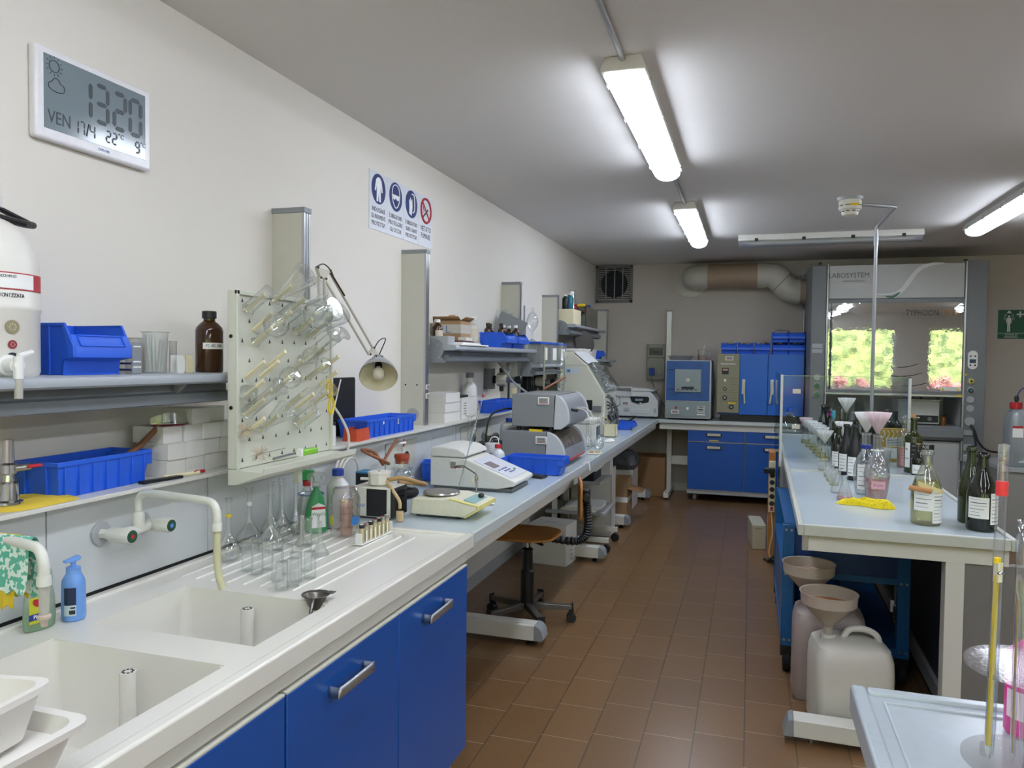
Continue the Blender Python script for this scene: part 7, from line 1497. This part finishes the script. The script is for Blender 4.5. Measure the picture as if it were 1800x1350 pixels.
def bottle(px, yb_, yt, label, kind, m, wpx=None, r=None, lab=(), liquid=None, cap=None, group=None, z0=.893, Y=None):
    p = onz(px, yb_, z0) if Y is None else ony(px, 700, Y)
    dep = (R3.transposed() @ (Vector((p.x, p.y, z0)) - EYE)).z
    h = (yb_ - yt) * dep / F if Y is None else yt
    if r is None: r = wpx / 2 * dep / F if wpx else .038
    p = Vector((p.x, p.y + r * .95, z0)); t = thing('wine_bottle', label, 'bottle', L3(p), 0, group); t['h'] = h; t['r'] = r
    P = prof(kind, h, r); mb = MB(); mb.open1 = True
    if kind == 'carafe':
        Q = []
        for (a, za), (b, zb) in zip(P[2:], P[3:]): Q += [(a + (b - a) * k / 5, za + (zb - za) * k / 5) for k in range(5)]
        mb.lathe(P[:2] + Q + P[-1:], n=64, wob=lambda a, rr, z: rr * (1 + (.045 * abs(math.sin(5 * a + z * 90)) + .045 * abs(math.sin(5 * a - z * 90)) - .06 if .01 < z < h * .66 else 0)))
    else: mb.lathe(P, n=32)
    mb.build('glass_body', m, t)
    if liquid:
        lv, lm = liquid; rs = [(0, .004)]; top = h * lv
        for (a, za), (b, zb) in zip(P[1:], P[2:]):
            if za <= top: rs.append((a * .96, max(za, .004)))
            if za < top < zb: f = (top - za) / (zb - za); rs.append(((a + (b - a) * f) * .96, top)); break
        rs.append((0, rs[-1][1] + .0002)); MB().lathe(rs, n=28).build('wine', lm, t)
    for L_ in lab:
        z1, z2, a0, a1 = L_[:4]; mb = MB(); wrap(mb, r * 1.005, h * z1, h * z2, a0, a1, 12); o = mb.build('label_paper', L_[4] if len(L_) > 4 else PAPER, t)
        if len(L_) > 5 and L_[5]:
            mb = MB(); q = random.Random(int(px)); n = L_[5]
            for k in range(n):
                zz = h * (z2 - (z2 - z1) * (k + .6) / (n + .6)); b_ = a0 + (a1 - a0) * q.uniform(.06, .12); e_ = a0 + (a1 - a0) * q.uniform(.55, .93); th = h * (z2 - z1) / n * q.choice((.08, .14, .22)); wrap(mb, r * 1.005 + .0006, zz - th, zz, b_, e_, 8)
            mb.build('print', INKG if n < 6 else mat('ink_soft', '#55585c', .7), o)
    if cap:
        cm, lo = cap; MB().lathe([(r * .37, h * lo), (r * .37, h * .99), (r * .36, h * 1.004), (0, h * 1.005)], n=20).build('capsule', cm, t)
    return t
RW = mat('rose_wine', '#d89a95', .08, var=.1, coat=.6); YW = clear('yellow_wine', tint='#faf4c6', edge='#e0cd7a', body=.03, bodycol='#f0e28a', refl=.6, base=.03)
W0 = clear('clear_bottle', tint='#eef3f0', edge='#6f7c78', refl=1.4, base=.07)
t = bottle(1632, 925, 793, 'clear bottle of pale yellow wine with cork strapped to its side', 'burgundy', W0, 50, lab=((.2, .45, -2.6, -1.35, PAPER, 4), (.04, .47, -1.35, -.35, PAPER, 9)), liquid=(.58, YW))
r_ = t['r']; h_ = t['h']; wrap_ = MB(); wrap(wrap_, r_ * 1.02, h_ * .52, h_ * .58, -2.3, -.3, 14, th=.001)
for i, v in enumerate(wrap_.v): v.z += (v.x + r_) * -.35 + .01
wrap_.build('tape_band', mat('masking_tape', '#e5d9a2', .6), t)
MB().cyl((-r_ * 1.25, -r_ * .75, h_ * .5), (r_ * .1, -r_ * 1.2, h_ * .475), .0105, 14).build('cork', mat('cork', '#c08a5a', .8, var=.2, scale=90, bump=.4), t)
bottle(1731, 936, 798, 'black wine bottle with big white handwritten label at the near right corner', 'burgundy', DARKG, 49, lab=((.17, .44, -2.75, -1.35, PAPER, 6), (.1, .5, -1.25, -.3, PAPER, 8)))
bottle(1710, 922, 786, 'tall olive green bottle standing behind the black labelled one', 'burgundy', GREENG, 40, lab=((.1, .38, -2.0, -.8, BLACK, 3),))
def funnel(t, label, paper=PAPER, s=1, col=None):
    """clear funnel with a fluted filter, standing in the neck of t"""
    b = t.matrix_basis.translation; z = b.z + t['h']; R0 = .04 * s
    f = thing('filter_funnel', label, 'funnel', (b.x, b.y, z)); mb = MB(); mb.open0 = mb.open1 = True
    mb.lathe([(.004, -.06), (.005, -.004), (.009, .004), (R0, .066 * s), (R0, .07 * s)], n=28); mb.build('cone', clear('funnel_glass', tint='#fbfbf8', edge='#e4e4e0', refl=.4, base=.02), f)
    mb = MB(); mb.open1 = True; n = 48; mb.lathe([(.003, .003), (R0 * .97, .066 * s), (R0 * 1.26, .092 * s)], n=n, wob=lambda a, r, zz: r * (1 + (.07 * math.cos(a * 12) if r > .01 else 0))); ins = mb.build('filter', paper, f, solid=.0006); return f
FP = clear('filter_paper', body=.97, bodycol='#fbfbf9', refl=0, base=0); FPK = clear('filter_pink', body=.97, bodycol='#f3e2e6', refl=0, base=0)
DIAM = clear('cut_glass', tint='#e9edef', edge='#59636a', refl=1.6, base=.12)
t = bottle(1543, 881, 765, 'cut glass bottle of rosé with pink oval label below a filter funnel', 'carafe', DIAM, 42, lab=((.18, .3, -2.1, -1.0, mat('pink_label2', '#dba6b4', .5), 0),), liquid=(.33, RW)); wtext('Brigitte', .012, t['r'] * 1.02, t['h'] * .24, -1.55, INK, t, .75)
funnel(t, 'glass funnel with pale pink fluted filter on the rosé cut glass bottle', FPK, 1.15)
mb = MB()
for k in range(9): a = k * .7; mb.lathe([(0, 0), (.005, .002), (.006, .006), (0, .009)], (t['r'] * .42 * math.cos(a), t['r'] * .42 * math.sin(a), t['h'] * .74), 6)
mb.build('white_flowers', WHITE, t)
bottle(1523, 872, 762, 'cut glass bottle with dark blue neck band left of the rosé one', 'carafe', DIAM, 40, lab=((.1, .5, -2.4, -1.4, PAPER, 5), (.06, .4, -1.5, -.9, PAPER, 5)), cap=None)
t = C.objects['wine_bottle.004']; MB().lathe([(t['r'] * .4, t['h'] * .74), (t['r'] * .46, t['h'] * .75), (t['r'] * .44, t['h'] * .8), (t['r'] * .36, t['h'] * .81)]).build('neck_band', mat('navy', '#1b2f80'), t)
funnel(t, 'glass funnel with white filter on the blue banded cut glass bottle', FP, 1.1)
bl = [(1503, 845, 747, BLACKG, 'black frosted bottle with a white sample tag, nearest of the black ones', 26), (1488, 836, 746, BLACKG, 'black frosted bottle behind the nearest one, tag turned left', 26), (1474, 826, 750, DARKG, 'dark bottle with tag standing left of the frosted pair', 24), (1519, 815, 748, DARKG, 'dark bottle half hidden behind the cut glass bottles', 24), (1505, 812, 742, GREENG, 'olive bottle rising behind the black frosted bottles', 22)]
for a, b, c, m, lb, w_ in bl: bottle(a, b, c, lb, 'burgundy', m, w_, lab=((.08, .42, -2.7, -1.5, PAPER, 5),))
t = bottle(1482, 822, 768, 'olive bottle carrying a white filter funnel among the dark ones', 'bordeaux', GREENG, 20, lab=((.3, .6, -2.6, -1.4, PAPER, 3),)); funnel(t, 'white pleated filter funnel in the olive bottle among the dark ones', FP, 1.0)
t = bottle(1487, 800, 726, 'tall dark green bottle under the highest filter funnel', 'bordeaux', GREENG, 19); funnel(t, 'highest white filter funnel above all the island bottles', FP, 1.15)
bottle(1473, 800, 715, 'tall dark bottle with white tag left of the highest funnel', 'bordeaux', GREENG, 22, lab=((.1, .45, -2.2, -.9, PAPER, 4),))
for k, (a, b, c, cm) in enumerate(((1447, 783, 712, BLACK), (1453, 779, 711, BLACK), (1459, 782, 722, mat('magenta_foil', '#a3268c', .3)), (1465, 785, 722, mat('cyan_foil', '#39a9c2', .3)))):
    bottle(a, b, c, ('dark bottle with black capsule, leftmost in the back row', 'dark bottle with black capsule, second in the back row', 'dark bottle with magenta capsule in the back row', 'bottle with cyan capsule in the back row')[k], 'burgundy', DARKG if k < 3 else W0, 20, cap=(cm, .78), lab=((.3, .5, -2.2, -1.0, PAPER, 2),) if k < 2 else ())
for k, (a, b, c) in enumerate(((1540, 790, 722), (1560, 786, 721), (1574, 788, 722), (1550, 780, 724))):
    bottle(a, b, c, ('dark bottle behind the filter funnels, left end of the back right cluster', 'dark bottle above the gold box, middle of the back right cluster', 'round shouldered dark bottle above the gold box, right end of its cluster', 'dark bottle rear most in the back right cluster')[k], 'bordeaux', DARKG, 24, cap=(BLACK, .8))
bottle(1590, 822, 731, 'clear bottle of rosé with pink label before the gold box', 'bordeaux', W0, 22, lab=((.05, .35, -2.3, -1.2, mat('pink_label3', '#c98f8c', .5), 4),), liquid=(.38, RW)); bottle(1600, 829, 737, 'clear half hidden bottle left of the corked olive bottle', 'bordeaux', W0, 18)
t = bottle(1607, 832, 735, 'olive bottle with natural cork and dark label', 'bordeaux', GREENG, 29, lab=((.1, .55, -2.8, -2.1, PAPER, 2), (.12, .55, -2.05, -.9, BLACK, 5))); MB().lathe([(0, t['h'] - .01), (.0105, t['h'] - .01), (.011, t['h'] + .022), (0, t['h'] + .022)]).build('cork', mat('cork', '#c08a5a'), t)
t = bottle(1615, 838, 781, 'small dark bottle with white Prosecco label and gold neck', 'burgundy', DARKG, 21, lab=((.08, .36, -2.7, -.5, PAPER, 0),)); wtext('Prosecco', .016, t['r'] * 1.02, t['h'] * .2, -1.6, INK, t, .7); mb = MB(); wrap(mb, t['r'] * .75, t['h'] * .45, t['h'] * .55, -2.4, -1.2); mb.build('paper_tag', PAPER, t); MB().lathe([(t['r'] * .4, t['h'] * .93), (t['r'] * .4, t['h'] * 1.004), (0, t['h'] * 1.005)]).build('gold_foil', mat('gold', '#c9b06a', .3, metal=.6), t)
# gold packaging
p = onz(1572, 812, .893); t = thing('gold_carton', 'gold and white patterned box with paper tags behind the rosé bottle', 'box', (p.x, p.y + .05, .893), 0); MB().box(-.085, .075, -.03, .03, 0, .22).build('body', mat('gold_card', '#c39a3a', .4), t, bev=.002)
mb = MB()
for k in range(6): x = -.07 + k * .027; mb.tube(curve([(x, -.0305, .21), (x + .012, -.0305, .18), (x - .006, -.0305, .15), (x + .008, -.0305, .13)], 4), .0028, 5)
mb.build('flame_pattern', PAPER, t); mb = MB(); mb.box(-.05, .05, -.033, -.031, .1, .16).box(-.06, .04, -.033, -.031, .02, .09); o = mb.build('paper_tag', PAPER, t); mb = MB(); lines(mb, FACE_Y((0, -.0332, .13)), .09, .05, 5, seed=2); mb.build('print', INK, o)
# flasks with filters, cups
fk = [(1416, 779), (1424, 786), (1431, 791), (1437, 797), (1443, 803), (1449, 811)]
nm = ('farthest', 'second farthest', 'third', 'fourth', 'fifth', 'nearest')
for k, (a, b) in enumerate(fk):
    p = onz(a, b, .893); t = thing('erlenmeyer_flask', 'conical flask of filtered wine in the diagonal row, %s of six' % nm[k], 'glassware', L3(p)); t['h'] = .115
    mb = MB(); mb.open1 = True; mb.lathe([(0, 0), (.033, 0), (.036, .006), (.034, .03), (.016, .088), (.016, .112), (.02, .115)], n=26); mb.build('glass_body', GLASSE, t); MB().lathe([(0, .003), (.034, .004), (.034, .012), (.031, .03), (0, .031)]).build('wine', YW, t)
    funnel(t, 'filter funnel with %s filter in the flask row, %s of six' % ('pink tinted' if k == 0 else 'white', nm[k]), FPK if k == 0 else FP, 1.0)
for k, (a, b) in enumerate(((1446, 829), (1456, 838), (1461, 846), (1466, 853))):
    p = onz(a, b, .893); o = glass('plastic_cup', 'clear plastic tasting cup with a little wine, %s in its row' % ('farthest', 'second', 'third', 'nearest')[k], [(0, 0), (.023, 0), (.032, .07), (.033, .072)], L3(p), FROST, cat='cup'); MB().lathe([(0, .002), (.0225, .002), (.024, .014), (0, .015)]).build('wine', YW, o)
for a, b, h_, lb, c in ((1486, 880, .115, 'small conical flask with pink wine dregs before the gloves', 1), (1474, 868, .12, 'empty conical flask behind the one with pink dregs', 0)):
    p = onz(a, b, .893); o = glass('erlenmeyer_flask', lb, erl(h_, .037, .012), (p.x, p.y + .03, .893))
    if c: MB().lathe([(0, .002), (.034, .003), (.035, .014), (0, .015)]).build('wine', RW, o)
p = onz(1556, 820, .893)
for k in range(2): glass('plastic_cup', 'stacked clear plastic cups right of the rosé cut glass bottle', [(0, 0), (.024, 0), (.034, .1), (.035, .102)], (p.x, p.y, .893 + k * .02), FROST, group='stacked cups by the rosé bottle', cat='cup')
GL = patt('dotted_glove', '#e6cf1d', '#c9ab12', 120, .62); p = onz(1520, 888, .893)
cloth('rubber_gloves', 'pair of yellow dotted rubber gloves lying on the near island section', (p.x, p.y, .893), [(-.125, .0), (-.1, -.03), (-.04, -.025), (.0, -.04), (.03, -.075), (.08, -.085), (.125, -.06), (.13, -.03), (.06, -.01), (.03, .03), (-.02, .05), (-.07, .03), (-.12, .03)], GL, amp=.045, cat='gloves', seed=21)
# ------------------------------------------------------------------ around and under the island
t = thing('blue_trolley', 'blue steel trolley on black casters pushed under the island', 'trolley', (.46, 4.56, 0)); TB = mat('trolley_blue', '#175a94', .35); TD = mat('trolley_dark_blue', '#123a78', .4)
for x in (-.29, .23):
    for y in (-.59, .55): MB().box(x, x + .055, y, y + .04, .14, .745).build('post', TB, t, bev=.002)
MB().box(-.24, .24, -.57, -.56, .5, .73).build('end_panel', TD, t); MB().box(-.285, -.28, -.55, .55, .14, .5).build('side_panel', TB, t); MB().box(-.29, .29, -.58, .58, .14, .18).build('shelf', TB, t); MB().box(-.29, .29, -.58, .58, .49, .52).build('shelf', TB, t); MB().box(-.28, .28, -.57, .58, .735, .745).build('shelf', TB, t)
for x in (-.275, -.25, .245, .27):
    for z in (.17, .5, .72): MB().cyl((x, -.594, z), (x, -.59, z), .006, 10).build('bolt', STEEL, t)
for x in (-.26, .26):
    for y in (-.54, .54): o = MB().cyl((x - .018, y, .055), (x + .018, y, .055), .055, 24).build('caster', BLACKM, t, bev=.006); MB().box(x - .03, x + .03, y - .03, y + .03, .08, .14).build('fork', BLACK, o, bev=.004)
o = MB().lathe([(0, 0), (.1, 0), (.11, .01), (.11, .22), (.08, .27), (0, .28)]).build('blue_drum', mat('drum_blue', '#1e5fc0', .4)); o.location = (.36, 4.25, .18); tag(o, 'blue plastic drum on the lower shelf of the blue trolley', 'drum')
CAN = mat('can_plastic', '#cfcbc3', .4, var=.05, scale=5); CANP = mat('can_stained', '#a99a97', .4, var=.25, scale=3)
FN = clear('big_funnel', tint='#ece4dc', edge='#c9bfb4', body=.75, bodycol='#eadfd4', rough=.3, refl=.4)
def waste(loc, rz, m, lb, lb2, hh=.42):
    t = jerry('jerrycan', lb, loc, rz, .31, .25, hh, m, None, capr=.028, capx=-.09)
    c = Matrix.Rotation(rz, 4, 'Z') @ Vector((-.09, 0, 0)); f = thing('waste_funnel', lb2, 'funnel', (loc[0] + c.x, loc[1] + c.y, loc[2] + hh * .92)); mb = MB(); mb.open0 = mb.open1 = True
    mb.lathe([(.018, -.04), (.019, .03), (.03, .045), (.1, .12), (.112, .13), (.116, .175), (.12, .178)], n=40); mb.build('cone', FN, f, solid=.002)
    MB().lathe([(0, .125), (.106, .127)], n=36).build('residue', mat('wine_residue', '#a9764f', .6, var=.3, scale=14), f); return t
waste((.43, 3.5, 0), .12, CAN, 'white jerrycan standing nearest under the island', 'stained white funnel in the nearest jerrycan'); waste((.37, 3.79, 0), .0, CANP, 'wine stained jerrycan behind the nearest one', 'stained funnel in the jerrycan further back', .47)
# power strip board, white box, small UPS
t = thing('wooden_board', 'narrow wooden board beside the splash screen carrying the power strip', 'board', (.2, 6.25, 0)); MB().box(-.045, .0, -.01, .3, 0, .84).build('board', WOOD, t)
t = thing('power_strip', 'cream power strip with black plug hung on the wooden board', 'power strip', (.175, 6.23, .42)); MB().box(-.022, .026, -.03, -.001, -.04, .36).build('housing', CREAM, t, bev=.006)
for k in range(5): MB().cyl((.002, -.034, .03 + k * .055), (.002, -.0305, .03 + k * .055), .019, 18).build('socket', BLACK, t)
MB().box(-.008, .012, -.034, -.03, -.025, .005).build('switch', RED, t); MB().bx(-.02, -.06, .29, .08, .05, .045).build('black_plug', BLACK, t, bev=.01)
MB().tube(curve([(.0, -.02, -.04), (.012, -.03, -.2), (-.01, -.02, -.35), (.01, -.03, -.41)], 5), .004, 6).build('cable', CREAM, t)
t = thing('white_refrigerator', 'white refrigerator side seen behind the power strip board', 'refrigerator', (.52, 6.35, 0)); MB().box(-.29, .25, -.3, .3, .03, .84).build('body', mat('fridge_white', '#b9babc', .4), t, bev=.02); MB().box(-.27, .23, -.28, .28, 0, .03).build('base', BLACK, t)
t = thing('cream_box', 'small cream metal box on the floor left of the wooden board', 'box', (.075, 6.75, 0), .1); MB().box(-.055, .055, -.2, .2, 0, .2).build('housing', mat('ups_cream', '#bdbaa5', .5), t, bev=.004)
mb = MB()
for k in range(4): mb.box(-.03 + k * .014, -.024 + k * .014, -.201, -.2, .17, .176)
mb.build('slot', BLACK, t)
conduit('black_cables', 'tangle of black cables on the floor below the power strip', curve([(.13, 6.2, .01), (.2, 6.1, .02), (.17, 6.05, .05), (.22, 6.15, .06), (.15, 6.12, .02), (.2, 6.18, .01)], 6), .009, 'cable', BLACK)
# ------------------------------------------------------------------ near right bench with the pipette stand
t = thing('side_bench', 'pale bench corner with moulded rim at the bottom right', 'bench', (.205, 1.655, 0)); PT = mat('side_bench_top', '#adb7bc', .25)
MB().box(.014, 1.2, -1.3, -.014, .86, .893).build('worktop', PT, t); mb = MB(); mb.box(0, .03, -1.3, 0, .845, .9).box(.03, 1.2, -.03, 0, .845, .9); mb.build('raised_edge', PT, t, bev=.006, seg=3); MB().box(.03, .05, -1.3, -.04, .78, .86).build('apron', BEIGE2, t)
MB().tube([(.055, -1.28, .893), (.055, -.06, .893), (1.15, -.06, .893)], .004, 8).build('bead', PT, t); MB().box(.5, .56, -.2, -.1, 0, .86).build('leg', BEIGE2, t); MB().box(.9, .96, -1.2, -1.1, 0, .86).build('leg', BEIGE2, t)
c0 = onz(1806, 1345, .915); c0.z = .893; AC = clear('stand_acrylic', tint='#efeeee', edge='#b9b7b5', refl=.1, base=.0, body=.12, bodycol='#e8e4e2')
t = thing('pipette_stand', 'clear acrylic stand of round plates holding glass pipettes at the right edge', 'stand', L3(c0))
for z in (.02, .175): MB().cyl((0, 0, z), (0, 0, z + .006), .092, 48).build('plate', AC, t)
MB().cyl((0, 0, 0), (0, 0, .36), .007, 16).build('rod', AC, t); mb = MB()
for k in range(4): a = k * PI / 2 + .6; mb.cyl((.075 * math.cos(a), .075 * math.sin(a), 0), (.075 * math.cos(a), .075 * math.sin(a), .02), .008, 12)
mb.build('foot', AC, t)
PG = clear('near_pipette', tint='#f3f5f7', edge='#8a9099', refl=1.2, base=.1)
def pip(pb, pt, dep, label, prf, m, extra=None):
    a = ony(pb[0], pb[1], dep); b = ony(pt[0], pt[1], dep + .01); v = b - a; L = v.length; M = along(v); t = thing('glass_pipette', label, 'pipette', L3(a)); mb = MB(M); mb.open1 = True; mb.lathe([(r, z * L) for r, z in prf], n=20); mb.build('barrel', m, t)
    if extra: extra(M, L, t)
    return t
Yp = c0.y - .05
def redband(M, L, t): MB(M).lathe([(.0082, L * .84), (.0084, L * .845), (.0084, L * .88), (.0082, L * .885)], n=20).build('red_band', mat('band_red', '#e23a3a', .5), t); MB(M).lathe([(0, L * .95), (.0075, L * .955), (.008, L), (0, L * 1.005)], n=20).build('tip_cap', FROST, t)
pip((1738, 1335), (1765, 782), Yp, 'thick glass tube with a red band standing in the acrylic stand', [(.001, 0), (.006, .02), (.0075, .1), (.0078, 1)], PG, redband)
t = pip((1736, 1330), (1753, 990), Yp - .012, 'yellow backed glass thermometer with metal hook in the acrylic stand', [(.001, 0), (.004, .03), (.0052, .06), (.0052, 1)], PG, lambda M, L, t: (MB(M).bx(0, 0, L * .5, .0075, .004, L * .88).build('yellow_strip', mat('thermo_yellow', '#f2cf1c', .4), t), MB(M).bx(.001, -.001, L * .955, .009, .009, .03).build('end_cap', CREAM, t), MB(M).lathe([(0, L), (.005, L), (.005, L + .008), (0, L + .01)]).build('tip', YELLOW, t), MB(M).tube([(-.01, -.008, L * .955), (-.004, -.009, L * .965), (.002, -.008, L * .95)], .0018, 8).build('hook', CHROME, t)))
t['category'] = 'thermometer'
pip((1779, 1340), (1790, 1010), Yp + .02, 'narrow pipette with brown stained bore behind the thermometer', [(.001, 0), (.004, .05), (.0045, 1)], PG, lambda M, L, t: MB(M).cyl((0, 0, L * .05), (0, 0, L * .98), .0018, 8).build('stain', mat('brown_stain', '#b98c4c', .6, var=.4, scale=60), t))
pip((1796, 1340), (1800, 915), Yp - .01, 'thick glass pipette with bulbous knobs at the very right edge', [(.002, 0), (.004, .1), (.005, .65), (.0105, .7), (.0105, .93), (.006, .95), (.009, .97), (.006, .985), (.009, 1)], PG)
p = onz(1796, 1290, .893); t = thing('pink_bottle', 'bright pink bottle with white label behind the pipette stand', 'bottle', (p.x + .012, p.y + .0, .893)); PK = mat('hot_pink', '#e4409a', .35)
mb = MB(); mb.lathe([(0, 0), (.036, 0), (.04, .006), (.04, .13), (.034, .15), (.018, .165), (.014, .17), (.014, .18), (0, .181)], n=30); mb.build('body', PK, t); mb = MB(); wrap(mb, .0402, .035, .085, -2.9, -.3, 14); o = mb.build('label_paper', mat('pale_pink_label', '#f0d4e0', .5), t); mb = MB(); wrap(mb, .0406, .06, .07, -1.6, -.6); wrap(mb, .0406, .045, .05, -1.8, -.6); mb.build('print', PAPER, o)
